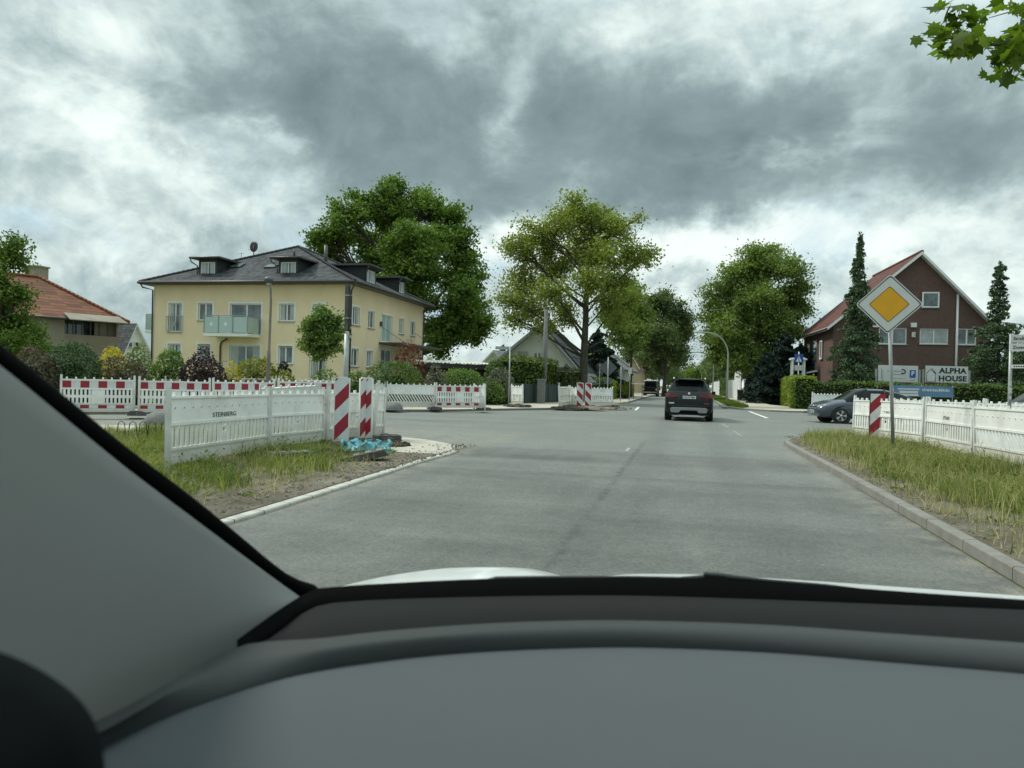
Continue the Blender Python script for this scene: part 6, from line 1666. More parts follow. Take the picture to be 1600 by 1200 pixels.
def suv():
    p = (G(1040, 657) + G(1112, 660)) / 2
    root = thing("suv", "black SUV driving ahead in the right lane, seen from behind", "car", (p.x, p.y, 0), 0)
    #      y     w    zb   zbelt  wt   zt
    st = [(0.0, .78, .40, .70, .72, .74), (.05, .86, .34, .78, .77, .84), (.12, .885, .30, 1.02, .78, 1.10), (.20, .90, .29, 1.05, .76, 1.17), (.58, .915, .28, 1.06, .60, 1.60), (.72, .92, .28, 1.06, .605, 1.63), (1.5, .925, .26, 1.05, .62, 1.675), (2.5, .925, .26, 1.03, .61, 1.64), (3.35, .92, .27, 1.0, .66, 1.08), (4.1, .90, .28, .92, .70, .98), (4.4, .82, .32, .80, .68, .84), (4.48, .74, .38, .66, .62, .70)]
    body, glass = car_body(st, {5, 6, 7}, {3}, {7})
    smooth_car(root, body, glass, M_CARBLK)
    m = MB()   # wheel-arch and sill cladding
    m.box((0, .02, .46), (1.55, .14, .10)); m.box((0, .0, .60), (1.5, .06, .03)); m.build("bumper_trim", M_BLACK, root, bevel=.02)
    m = MB(); m.extrude([(-.70, -.055, .40), (-.66, -.055, .33), (-.38, -.055, .33), (-.30, -.055, .43), (.30, -.055, .43), (.38, -.055, .33), (.66, -.055, .33), (.70, -.055, .40), (.70, -.055, .50), (.62, -.055, .54), (-.62, -.055, .54), (-.70, -.055, .50)], (0, .06, 0)); m.build("skid_plate", M_ALU, root, bevel=.012)
    m = MB(); m.box((0, .1, .22), (1.28, .05, .04)); m.build("exhaust_trim", M_CHROME, root, bevel=.01)
    m = MB(); m.box((0, .6, .27), (1.5, .9, .12)); m.build("underbody", M_BLACK, root)
    for s in (-1, 1):
        m = MB(); m.extrude([(s * .895, .075, .90), (s * .42, .040, .93), (s * .44, .040, 1.02), (s * .70, .05, 1.06), (s * .90, .09, 1.07)], (0, .09, 0)); m.extrude([(s * .90, .06, .90), (s * .915, .40, .98), (s * .90, .40, 1.05), (s * .905, .08, 1.06)], (s * .012, 0, 0)); m.build("tail_light", M_TAIL, root, bevel=.006)
        m = MB(); m.box((s * .66, -.0, .70), (.20, .05, .055)); m.build("reflector", M_TAIL if s > 0 else M_LAMPG, root, bevel=.004)
        wheel(root, s * .79, .88, .36, .25, M_ALU); wheel(root, s * .79, 3.66, .36, .25, M_ALU)
        m = MB(); m.lathe([(.44, -.01), (.44, .012), (.375, .014)], (s * .915, .88, .36), 28, 0, 'x'); m.build("wheel_arch", M_BLACK, root)
        m = MB(); m.box((s * 1.0, 2.75, 1.10), (.16, .12, .14)); m.box((s * .93, 2.78, 1.05), (.12, .06, .05)); m.build("wing_mirror", M_CARBLK, root, bevel=.03)
        m = MB(); m.tube([(s * .60, .75, 1.64), (s * .61, .9, 1.70), (s * .62, 2.2, 1.715), (s * .60, 2.45, 1.665)], .022, 8); m.build("roof_rail", M_CHROME, root)
        m = MB(); m.lathe([(.05, -.02), (.05, .1), (.04, .1)], (s * .55, .02, .27), 12, 0, 'y'); m.build("exhaust_pipe", M_DARKM, root)
    m = MB(); m.box((0, .50, 1.625), (1.15, .34, .035)); m.box((0, .335, 1.61), (.5, .015, .02)); m.build("roof_spoiler", M_CARBLK, root, bevel=.012)
    m = MB(); m.box((0, .070, .90), (.64, .03, .17)); m.build("plate_recess", M_BLACK, root)
    m = MB(); m.box((0, .050, .93), (.52, .014, .11)); pl = m.build("number_plate", M_PLATE, root, bevel=.003)
    text("DZ·TP 5866", .085, M_INK, pl, (.02, .0415, .93), bold=.002, xs=.95); m = MB(); m.box((-.24, .0425, .93), (.035, .002, .10)); m.build("plate_band", M_BLUE, pl)
    m = MB(); m.lathe([(.001, .020), (.045, .022), (.048, .05)], (0, .022, 1.075), 18, 0, 'y'); m.build("emblem", M_SIGNW, root)
    m = MB(); m.box((0, .055, .80), (1.0, .02, .05)); m.build("boot_handle", M_CARBLK, root, bevel=.01)
    m = MB(); m.box((.10, .205, 1.19), (.42, .015, .022), 0, Matrix.Rotation(radians(-4), 3, 'Y')); m.build("rear_wiper", M_BLACK, root)
    # heads of two people seen through the rear window are not readable; seats are
    return root
suv()

def hatch(name, label, pos, heading, paint, long=4.35, cut=None):
    root = thing(name, label, "car", pos, heading - pi / 2)
    L = long     # local +y is forward; front axle 0.85 behind the nose
    st = [(0.0, .70, .42, .62, .60, .66), (.06, .80, .32, .80, .70, .86), (.20, .86, .26, .90, .70, .99), (.60, .885, .23, .92, .60, 1.14), (1.15, .89, .22, .92, .55, 1.35), (1.75, .89, .20, .91, .55, 1.455), (2.35, .89, .20, .90, .55, 1.46), (2.75, .888, .20, .89, .56, 1.35), (3.28, .885, .21, .875, .68, .98), (3.7, .87, .22, .83, .70, .915), (4.08, .83, .24, .74, .66, .80), (4.27, .74, .27, .64, .58, .68), (4.35, .60, .32, .56, .48, .58)]
    body, glass = car_body(st, {3, 4, 5, 6, 7}, {2}, {6, 7})
    smooth_car(root, body, glass, paint)
    for s in (-1, 1):
        for y in (.80, 3.48):
            wheel(root, s * .785, y, .325, .215); m = MB(); m.lathe([(.39, -.012), (.385, .012), (.33, .013)], (s * .885, y, .325), 28, 0, 'x'); m.lathe([(.385, 0.004), (.001, 0.004)], (s * .885, y, .325), 28, 0, 'x'); m.build("wheel_arch", M_BLACK, root)
        m = MB(); m.extrude([(s * .50, 4.285, .63), (s * .78, 4.10, .66), (s * .835, 3.90, .73), (s * .80, 4.02, .76), (s * .50, 4.22, .705)], (0, .035, .012)); m.build("headlight", M_LAMPG, root, bevel=.008)
        m = MB(); m.box((s * .58, 4.29, .37), (.22, .05, .055), 0, Matrix.Rotation(-s * .35, 3, 'Z')); m.build("fog_lamp", M_LAMPG, root)
        m = MB(); m.box((s * .98, 2.86, .95), (.15, .14, .12)); m.box((s * .91, 2.9, .92), (.1, .06, .05)); m.build("wing_mirror", paint, root, bevel=.03)
        m = MB()
        for y in (1.35, 2.3): m.box((s * .845, y, .72), (.09, .012, .45))
        m.box((s * .893, 1.95, .80), (.02, .16, .025)); m.box((s * .893, 1.02, .80), (.02, .16, .025)); m.build("door_trim", M_BLACK, root)
        m = MB(); m.tube([(s * .55, 1.68, 1.44), (s * .87, 1.74, .93)], .035, 6); m.build("pillar", M_BLACK, root)
        m = MB(); m.box((s * .7, .04, .82), (.3, .08, .16)); m.build("tail_light", M_TAIL, root, bevel=.02)
    m = MB(); m.box((0, 4.285, .60), (.92, .06, .10)); m.box((0, 4.30, .36), (.80, .06, .08)); m.build("grille", M_BLACK, root, bevel=.015)
    m = MB(); m.box((0, 4.318, .605), (.95, .012, .012)); m.box((0, 4.29, .67), (.9, .03, .012)); m.build("grille_trim", M_CHROME, root)
    m = MB(); m.box((0, 4.355, .46), (.52, .016, .11)); pl = m.build("number_plate", M_PLATE, root, bevel=.003); m = MB(); m.box((.24, 4.366, .46), (.035, .004, .10)); m.build("plate_band", M_BLUE, pl)
    m = MB(); m.box((-.05, 4.366, .46), (.10, .004, .06)); m.box((-.17, 4.366, .46), (.08, .004, .06)); m.box((.12, 4.366, .46), (.10, .004, .06)); m.build("plate_lettering", M_INK, pl)
    m = MB(); m.lathe([(.001, .02), (.045, .018), (.05, 0)], (0, 4.30, .69), 14, 0, 'y'); m.build("emblem", M_CHROME, root)
    return root
hd = Vector((-.985, -.17)); hang = atan2(hd.y, hd.x)
fw = G(1313, 662); left = Vector((-hd.y, hd.x))            # left side of the car faces the viewer
org = Vector((fw.x, fw.y, 0)) - Vector((hd.x, hd.y, 0)) * 3.48 - Vector((left.x, left.y, 0)) * .80
hatch("hatchback_car", "blue-grey hatchback waiting in the right side street behind the barriers", org, hang, M_CARGRY)
o2 = GD(1592, 25.5, 0); o2.z = .12
hatch("hatchback_car", "silver-beige car at the right picture edge behind the barriers", o2 + Vector((3.0, .2, 0)), atan2(-.22, -.98), M_CARSLV)
# dark delivery van standing far down the road
def small_van():
    p = GD(1016, 88, 0); root = thing("van", "small dark van with a white roof parked far down the road", "van", p, -.05)
    m = MB(); m.box((0, 1.4, .72), (1.66, 3.2, .9), 0, None, .97); m.box((0, 1.5, 1.5), (1.5, 2.8, .68), 0, None, .9); m.build("body", M_CARBLK, root, bevel=.06)
    m = MB(); m.box((0, 1.5, 1.90), (1.46, 2.7, .12)); m.build("roof", M_WHITEP, root, bevel=.04)
    m = MB(); m.box((-.36, .04, 1.5), (.58, .03, .48)); m.build("window", M_CARGL, root)
    m = MB(); m.box((.36, .04, 1.5), (.58, .03, .48)); m.build("window", M_CARGL, root)
    m = MB(); m.box((0, -.24, .5), (1.6, .1, .16)); m.build("bumper", M_ALU, root)
    for s in (-1, 1): wheel(root, s * .74, .5, .31, .2, M_ALU); wheel(root, s * .74, 2.5, .31, .2, M_ALU); m = MB(); m.box((s * .74, -.2, .86), (.12, .05, .22)); m.build("tail_light", M_LAMPG, root)
small_van()

# ------------------------------------------------------------------ lamps, posts, signs
M_LAMPP = mat('lamp_green_grey', (0.30, 0.34, 0.29), 0.55, 0.12, 4)
def arc_lamp(loc, h, reach, label, group=None, r=.075, z=.09):
    root = thing("street_lamp", label, "street lamp", loc, 0, group)
    m = MB(); pts = [(0, 0, 0), (0, 0, h * .4), (0, 0, h - reach * .9)]
    for i in range(1, 9):
        a = i / 8 * pi / 2; pts.append((-reach * .78 * (1 - cos(a)), 0, h - reach * .9 + reach * .9 * sin(a)))
    pts.append((-reach, 0, h + .02)); m.tube(pts, [r * 1.2, r, r * .8] + [r * .7] * 9, 9); m.build("pole", M_LAMPP, root)
    m = MB(); m.box((-reach - .32, 0, h - .0), (.72, .2, .10), 0, Matrix.Rotation(radians(4), 3, 'Y'), .8); m.build("lamp_head", M_GALV, root, bevel=.03)
    m = MB(); m.box((0, -.02, .9), (.14, .1, .4)); m.build("service_door", M_GALV, root)
for i, (px, d, top) in enumerate([(1136.5, 58, 522), (1114, 88, 552), (1096, 140, 574), (1091, 175, 578)]):
    arc_lamp(GD(px, d, .09), P(px, top, d).z, 2.0, ["curved grey street lamp nearest on the right, behind the blue round sign", "second curved street lamp down the right side", "third curved street lamp down the right side, small in the distance", "farthest curved street lamp on the right"][i], "curved street lamps on the right side of the road")
def lamp_post():
    p = GD(418, 27.2, .1); root = thing("street_lamp", "slim grey lamp post with a mushroom head in front of the yellow house", "street lamp", p); h = P(420, 438, 27.2).z - .1
    m = MB(); m.tube([(0, 0, 0), (.02, 0, h * .45), (.03, 0, h * .46), (.055, 0, h * .85), (.02, 0, h - .15), (-.05, 0, h)], [.075, .07, .05, .045, .04, .035], 9); m.build("pole", mat("lamp_post_paint", (0.20, 0.17, 0.14), 0.7, 0.2, 4), root)
    m = MB(); m.lathe([(.04, -.16), (.10, -.13), (.165, -.03), (.17, .03), (.12, .09), (.04, .12), (.001, .125)], (-.06, 0, h + .02), 16); m.build("lamp_head", M_SGREY, root)
    m = MB(); m.lathe([(.001, -.20), (.06, -.19), (.095, -.135)], (-.06, 0, h + .02), 14); m.build("lamp_glass", M_GGLASS, root)
lamp_post()
def timber_sign():
    p = GD(540, 25.5, .1); root = thing("sign_post", "thick weathered post with a tall oval plate seen edge on before the yellow house", "sign post", p); h = P(543, 445, 25.5).z - .1
    m = MB(); m.tube([(0, 0, 0), (.0, 0, h * .62)], .085, 10); m.build("post", M_GALV, root); m = MB(); m.box((.0, 0, h * .82), (.15, .13, h * .36)); m.build("board", M_WOODP, root)
    m = MB(); n = 20; zc = h * .815; rr = h * .185
    pts = [Vector((.075, 0, zc + rr))] + [Vector((.075 + .115 * sin(pi * i / n), 0, zc + rr * cos(pi * i / n))) for i in range(1, n)] + [Vector((.075, 0, zc - rr))]
    R = Matrix.Rotation(0, 3, 'Z'); m.extrude([R @ q + Vector((0, -.55 * (q.x - .075) * 4, 0)) for q in pts], (0.01, .05, 0)); m.build("sign_plate", M_DARKM, root)
    m = MB()
    for z in (zc + .55 * rr, zc - .4 * rr): m.box((.05, -.06, z), (.26, .05, .04))
    m.box((.12, 0, h * .60), (.08, .06, .1)); m.build("bracket", M_GALV, root)
timber_sign()
def utility_pole():
    root = thing("utility_pole", "grey concrete utility pole in front of the white gable house", "utility pole", GD(850.5, 47, .05)); h = P(850, 484, 47).z
    m = MB(); m.tube([(0, 0, 0), (0, 0, h)], [.17, .13], 10); m.build("shaft", M_STONE, root)
    m = MB(); m.lathe([(.14, h), (.15, h + .05), (.001, h + .09)], seg=10); m.build("cap", M_DARKM, root)
utility_pole()

def disc(m, c, r, t, seg=24, mi=0):
    m.lathe([(.001, -t / 2), (r, -t / 2), (r, t / 2), (.001, t / 2)], c, seg, mi, 'y')
def priority_sign():
    b_ = G(1396, 709, .1); root = thing("priority_sign", "amber and white diamond priority road sign on a slightly leaning grey post", "road sign", b_)
    d = (b_.xy.length); dep = 16.0
    t = P(1389, 476, 14.98) - Vector(b_)
    m = MB(); m.tube([(0, 0, -.05), t * .5, t * 1.02], .036, 12); m.build("post", M_GALV, root)
    fc = obj("sign_plate", MB().mesh("x", M_SIGNW), root); bpy.data.objects.remove(fc)
    ang = atan2(-b_.x, b_.y); R = Matrix.Rotation(ang + .03, 3, 'Z') @ Matrix.Rotation(radians(1.2), 3, 'Y')
    def sq(s, y, rnd=.05):
        """diamond with rounded corners, half diagonal s"""
        out = []
        for k in range(4):
            a = pi / 2 * k; c = Vector((cos(a), sin(a))) * (s - rnd * sqrt(2))
            for j in range(5): q = a - pi / 4 + pi / 2 * j / 4; out.append(t + R @ Vector((c.x + rnd * cos(q), y - .03, c.y + rnd * sin(q))))
        return out
    s = .615
    n = R @ Vector((0, 1, 0))
    m = MB(); m.extrude(sq(s, -.05, .06), n * .02); pl = m.build("sign_plate", M_SIGNW, root)
    def ringm(so, si, y, mt, name, rn0=.05, rn1=.045):
        a, b2 = sq(so, y, rn0), sq(si, y, rn1); k = MB(); q = len(a)
        for i in range(q): k.poly([a[i], a[(i + 1) % q], b2[(i + 1) % q], b2[i]])
        k.build(name, mt, pl)
    ringm(s - .028, s - .052, -.053, M_INK, "black_border")
    k = MB(); k.poly(sq(.355, -.053, .03)); k.build("amber_field", M_ORANGE, pl); ringm(.368, .354, -.0545, M_INK, "black_border", .03, .03)
    k = MB(); k.box(t + R @ Vector((0, -.02, .2)), (.12, .06, .03), 0, R); k.box(t + R @ Vector((0, -.02, -.2)), (.12, .06, .03), 0, R); k.build("clamp", M_GALV, root)
priority_sign()

def simple_sign(name, label, loc, h, plates, r=.03, cat="road sign", pm=M_GALV, rz=0.0):
    """plates: (shape, z, size, material, y, extra)"""
    root = thing(name, label, cat, loc, rz); m = MB(); m.tube([(0, 0, 0), (0, 0, h)], r, 9); m.build("post", pm, root)
    m = MB(); m.lathe([(r * 1.15, h - .02), (r * 1.15, h + .01), (.001, h + .02)], seg=9); m.build("cap", M_DARKM, root)
    out = []
    for (sh, z, s, mt, y) in plates:
        m = MB()
        if sh == 'disc': disc(m, (0, y, z), s, .02)
        elif sh == 'diamond': m.extrude([(-s, y, z), (0, y, z - s), (s, y, z), (0, y, z + s)], (0, .02, 0))
        elif sh == 'rect': m.box((0, y, z), (s[0], .02, s[1]))
        out.append(m.build("sign_plate", mt, root))
    return root, out
p = GD(1134.5, 72, .09); r_, pls = simple_sign("round_sign", "round dark blue sign with a small white mark on a pole by the right verge", p, P(1134, 568, 72).z, [('disc', P(1134, 575, 72).z, .38, M_NAVY, -.05)], .05)
m = MB(); z = P(1134, 575, 72).z + .18; m.extrude([(-.1, -.064, z - .03), (.1, -.064, z - .03), (0, -.064, z + .07)], (0, .003, 0)); m.build("white_mark", M_WHITEP, pls[0])
# back of the priority sign at the centre, and the smaller posts behind it
p = GD(949.5, 41, .09); z1 = P(950, 577, 41).z
r_, pls = simple_sign("priority_sign", "back of a grey diamond sign on a thin post before the central barrier", p, z1 + .6, [('diamond', z1, .50, M_SGREY, .04), ('rect', z1 - .75, (.45, .32), M_SGREY, .04)])
p = GD(936.5, 50, .09); z1 = P(937, 578, 50).z
simple_sign("round_sign", "backs of two small round signs on one thin post behind the central barrier", p, z1 + .35, [('disc', z1 + .12, .28, M_DARKM, .04), ('disc', P(937, 586, 50).z, .26, M_DARKM, .04)])
p = GD(970, 55, .09); simple_sign("sign_post", "bare thin post right of the diamond sign", p, P(970, 574, 55).z, [], .035, "post")
p = GD(984, 58, .09); simple_sign("sign_post", "thin post with a small pale box at its top under the street tree", p, P(984, 578, 58).z, [('rect', P(984, 581, 58).z, (.28, .5), M_BOLD, -.04)], .035, "post")
root = thing("trestle", "thin trestle frame on the pavement before the dark van", "trestle", GD(997, 66, .09)); m = MB()
for x in (-.38, .38): m.tube([(x, 0, 0), (x, 0, 1.35)], .03, 7)
m.build("leg", M_DARKM, root); m = MB(); m.box((0, 0, 1.37), (1.15, .06, .07)); m.build("rail", M_BWHITE, root)
# rail and post line behind the central barrier
root = thing("pipe_rail", "thin dark pipe rail behind the central barriers", "rail", GD(922, 43, .09)); m = MB(); e = GD(949, 43.6, .09) - GD(922, 43, .09); m.tube([(0, 0, 1.02), (e.x, e.y, 1.02)], .02, 6); m.build("rail", M_DARKM, root)
m = MB(); m.tube([(0, 0, 0), (0, 0, 1.03)], .02, 6); m.build("post", M_DARKM, root)
# street name post at the corner
def name_post(loc, h, label, w, ang, word, rz=0.0):
    root = thing("street_name_sign", label, "street sign", loc, rz); m = MB(); m.tube([(0, 0, 0), (0, 0, h)], .035, 9); m.build("post", M_GALV, root)
    m = MB(); R = Matrix.Rotation(ang, 3, 'Z'); m.box(R @ Vector((-w / 2 - .03, 0, 0)) + Vector((0, 0, h - .1)), (w, .025, .16), 0, R); m.build("name_plate", M_SIGNW if word else M_GALV, root)
    return root
p = GD(795.5, 37.6, .1); name_post(p, P(797, 541, 37.6).z - .1, "street name post at the corner with a plate seen from the back", .72, radians(12), None)
# twin-post street name signs at the right edge
def twin_sign():
    d = 15.6; a = GD(1481, 17.4, .1); a = GD(1578, d, .1); root = thing("street_name_sign", "two white street name plates on twin posts at the right picture edge", "street sign", a)
    zt = P(1578, 522, d).z - .1; e = GD(1606, d - .25, .1) - a
    for q, hh in ((Vector((0, 0, 0)), zt), (e, zt - .12)):
        m = MB(); m.tube([q, q + Vector((0, 0, hh))], .036, 10); m.build("post", M_GALV, root)
    ang = atan2(-a.x, a.y) * 0.9
    for (z, w, s, lift, rot, mt) in ((zt - .10, .95, "Straße der Einheit", .0, .10, M_SIGNW), (zt - .285, .95, "Zossener Straße", 0, -.06, M_SIGNW)):
        R = Matrix.Rotation(ang + rot, 3, 'Z'); c = Vector((0, 0, z)) + R @ Vector((w / 2 - .02, -.05, 0))
        m = MB(); m.box(c, (w, .02, .165), 0, R); pl = m.build("name_plate", mt, root)
        text(s, .095, M_INK, pl, c + R @ Vector((-w / 2 + .05, -.012, 0)), (pi / 2, 0, ang + rot), .001, 1.0, .95, align='LEFT')
    R = Matrix.Rotation(atan2(e.y, e.x), 3, 'Z'); m = MB(); zz = P(1592, 573, d).z - .1; m.box(e * .5 + Vector((0, -.04, zz)), (e.length, .02, .075), 0, R); pl = m.build("house_number_plate", M_SIGNW, root)
    k = MB()
    for i in range(6): k.box(e * (.16 + .13 * i) + Vector((0, -.052, zz)), (e.length * .085, .003, .03), 0, R)
    k.build("small_print", M_INK, pl)
    m = MB(); m.box((0, -.038, 1.5), (.04, .01, .09)); m.box((0, -.038, 1.35), (.05, .01, .12)); m.box((0, -.038, 1.2), (.04, .01, .07)); m.build("sticker", M_WHTF, root)
twin_sign()

# billboards and banner in front of the brick house
def board(name, label, x0, y0, x1, y1, d, posts=True, mt=M_SIGNW, cat="billboard"):
    a, b_ = GD(x0, d, 0), GD(x1, d, 0); W = Wall(a, b_); W.org = a.copy(); root = thing(name, label, cat, a)
    _, z1 = W.hit((x0 + x1) / 2, y0); _, z0 = W.hit((x0 + x1) / 2, y1)
    m = MB(); local_box(m, W, 0, W.L, z0, z1, -.04, 0); pl = m.build("panel", mt, root)
    if posts:
        for u in (-.12, W.L + .12): m = MB(); local_box(m, W, u - .06, u + .06, 0, z1 - .25, -.10, -.02); m.build("post", M_GALV, root)
    return root, pl, W, z0, z1
root, pl, W, z0, z1 = board("billboard", "white billboard with a blue P sign and an arrow above the hedge", 1372, 571, 1434, 597, 48)
hh = z1 - z0
m = MB(); local_box(m, W, W.L * .79, W.L * .94, z0 + hh * .28, z0 + hh * .74, .003, .008); m.build("parking_field", M_BLUE, pl); text("P", hh * .36, M_WHITEP, pl, W.pt(W.L * .865, z0 + hh * .53, .012), (pi / 2, 0, W.rot()[2]), .01)
m = MB()
for (a, b_, c, dd) in ((.07, .085, .15, .8), (.11, .12, .15, .7), (.22, .58, .64, .68), (.36, .56, .44, .47), (.36, .68, .20, .22), (.80, .93, .20, .21), (.79, .92, .10, .13)): local_box(m, W, W.L * a, W.L * b_, z0 + hh * c, z0 + hh * dd, .003, .006)
m.build("small_print", M_INKG, pl)
m = MB(); m.tube([W.pt(W.L * (.60 + .08 * cos(a)), z0 + hh * (.64 + .13 * sin(a)), .006) for a in [-1.8 + 3.6 * i / 9 for i in range(10)]], .035, 6); m.extrude([W.pt(W.L * .56, z0 + hh * .50, .004), W.pt(W.L * .63, z0 + hh * .50, .004), W.pt(W.L * .60, z0 + hh * .60, .004)], W.n * .003); m.build("arrow", M_INK, pl)
root, pl, W, z0, z1 = board("billboard", "white ALPHA HOUSE billboard with a grey house emblem above the hedge", 1445.5, 572, 1512, 598, 48.6)
hh = z1 - z0
for s, zz in (("ALPHA", .71), ("HOUSE", .24)): text(s, hh * .44, M_INK, pl, W.pt(W.L * .64, z0 + hh * zz, .008), (pi / 2, 0, W.rot()[2]), .018, 1.05, 1.16)
m = MB(); q = [(.03, .05), (.03, .55), (.12, .82), (.235, .52), (.235, .05)]
for i in range(5):
    a, b_ = q[i], q[(i + 1) % 5]; m.tube([W.pt(W.L * a[0], z0 + hh * a[1], .008), W.pt(W.L * b_[0], z0 + hh * b_[1], .008)], .022, 5)
m.tube([W.pt(W.L * .14, z0 + hh * .84, .008), W.pt(W.L * .25, z0 + hh * .55, .008)], .022, 5)
m.build("house_emblem", M_INKG, pl)
m = MB(); m.poly([W.pt(W.L * a, z0 + hh * b_, .004) for a, b_ in q]); m.build("emblem_field", M_BGREY, pl)
root, pl, W, z0, z1 = board("banner", "blue banner with white lettering hung on the dark hedge", 1393, 603, 1490, 620, 44, False, M_BANNER, "banner")
hh = z1 - z0; m = MB()
for (a, b_, c, dd) in ((.10, .45, .62, .74), (.13, .43, .30, .52), (.0, .04, .45, .7)): local_box(m, W, W.L * a, W.L * b_, z0 + hh * c, z0 + hh * dd, .003, .006)
rr_ = random.Random(9); u = .50
while u < .92: w = rr_.uniform(.012, .03); local_box(m, W, W.L * u, W.L * (u + w), z0 + hh * .52, z0 + hh * rr_.uniform(.70, .78), .003, .006); u += w + .010
local_box(m, W, W.L * .12, W.L * .44, z0 + hh * .05, z0 + hh * .24, .003, .006); m.build("white_lettering", M_SIGNW, pl)
m = MB()
for u in (0, W.L * .5, W.L): m.tube([W.pt(u, .08, -.08), W.pt(u, z1 + .05, -.08)], .025, 6)
m.build("support", M_GALV, root)
# pedestrian sign and white pergola at the corner
p = GD(1247, 53, .1); z1 = P(1247, 560, 53).z - .1
root, pls = simple_sign("pedestrian_sign", "blue pedestrian sign on a white post at the hedge corner", p, z1 + .5, [('rect', z1, (.60, .60), M_BLUE, -.05), ('rect', z1 - .68, (.55, .38), M_SIGNW, -.05)], .035, pm=M_WHITEP)
m = MB(); m.extrude([(-.20, -.064, z1 - .24), (.20, -.064, z1 - .24), (.0, -.064, z1 + .22)], (0, .003, 0)); m.build("white_mark", M_WHITEP, pls[0])
m = MB(); m.box((0, -.067, z1 - .05), (.05, .004, .22)); m.box((.03, -.067, z1 - .2), (.04, .004, .12), 0, Matrix.Rotation(.4, 3, 'Y')); m.lathe([(.001, 0), (.045, 0), (.045, .004)], (0, -.069, z1 + .1), 10, 0, 'y'); m.build("walking_figure", M_BLUE, pls[0])
root = thing("pergola", "small white pergola behind the hedge corner beside the brick house", "pergola", GD(1238, 55, .1)); m = MB(); zt = P(1245, 562, 55).z - .1
for (x, y) in ((0, 0), (.82, 0), (0, .8), (.82, .8)): m.box((x, y, zt / 2), (.10, .10, zt))
m.build("post", M_WHITEP, root); m = MB(); m.box((.41, .4, zt + .04), (1.15, 1.1, .10)); m.build("top", M_WHITEP, root); m = MB()
for i in range(5): m.box((.41, .4, zt + .12), (1.1, .06, .05)) if i == 0 else m.box((.05 + .18 * i, .4, zt + .13), (.05, 1.1, .06))
m.build("slat", M_WHITEP, root)

# ------------------------------------------------------------------ the car we sit in
M_DASH = mat("dash_grey", (0.072, 0.082, 0.088), 0.75, 0.05, 2.5, 0.06, 220, spec=0.35)
M_DASHD = mat("dash_dark", (0.006, 0.0068, 0.0068), 0.85, 0.08, 3, 0.15, 300, spec=0.25)
M_ROLL = mat("dash_roll", (0.036, 0.040, 0.039), 0.6, 0.06, 3, 0.08, 260, spec=0.4)
M_TRIM = mat("pillar_fabric", (0.235, 0.242, 0.232), 0.95, 0.03, 3, 0.05, 400, spec=0.15)
M_SEAL = mat("black_seal", (0.002, 0.0022, 0.0022), 0.9, 0.1, 4, spec=0.04)
M_DOOR = mat("door_dark", (0.012, 0.014, 0.015), 0.9, 0.1, 3, spec=0.15)
M_HOOD = mat("white_car_paint", (0.82, 0.84, 0.83), 0.25, 0.02, 2, coat=0.6)
M_HEADL = mat("headliner", (0.30, 0.30, 0.29), 0.95, 0.04, 3, spec=0.1)
M_WSCREEN = bpy.data.materials.new("windscreen_glass"); M_WSCREEN.use_nodes = True
_t = M_WSCREEN.node_tree; _t.nodes.clear(); _o = _t.nodes.new('ShaderNodeOutputMaterial'); _b = _t.nodes.new('ShaderNodeBsdfTransparent'); _b.inputs[0].default_value = (1, 1, 1, 1); _t.links.new(_b.outputs[0], _o.inputs[0])

def interp(poly, n):
    """resample a pixel polyline evenly in x or along its length"""
    pts = [Vector(p) for p in smooth_path([tuple(p) for p in poly], 8)]
    s = [0.0]
    for i in range(1, len(pts)): s.append(s[-1] + (pts[i] - pts[i - 1]).length)
    out = []
    for k in range(n):
        t = s[-1] * k / (n - 1); i = 0
        while i < len(s) - 2 and s[i + 1] < t: i += 1
        f = 0 if s[i + 1] == s[i] else (t - s[i]) / (s[i + 1] - s[i]); out.append(pts[i].lerp(pts[i + 1], min(max(f, 0), 1)))
    return out
def at_z(p, z): return G(p[0], p[1], z)
def resx(poly, xs):
    pts = smooth_path([tuple(p) for p in poly], 10); out = []
    for x in xs:
        j = 0
        while j < len(pts) - 2 and pts[j + 1][0] < x: j += 1
        a, b_ = pts[j], pts[j + 1]; f = (x - a[0]) / (b_[0] - a[0]) if b_[0] != a[0] else 0; out.append(Vector((x, a[1] + (b_[1] - a[1]) * f)))
    return out

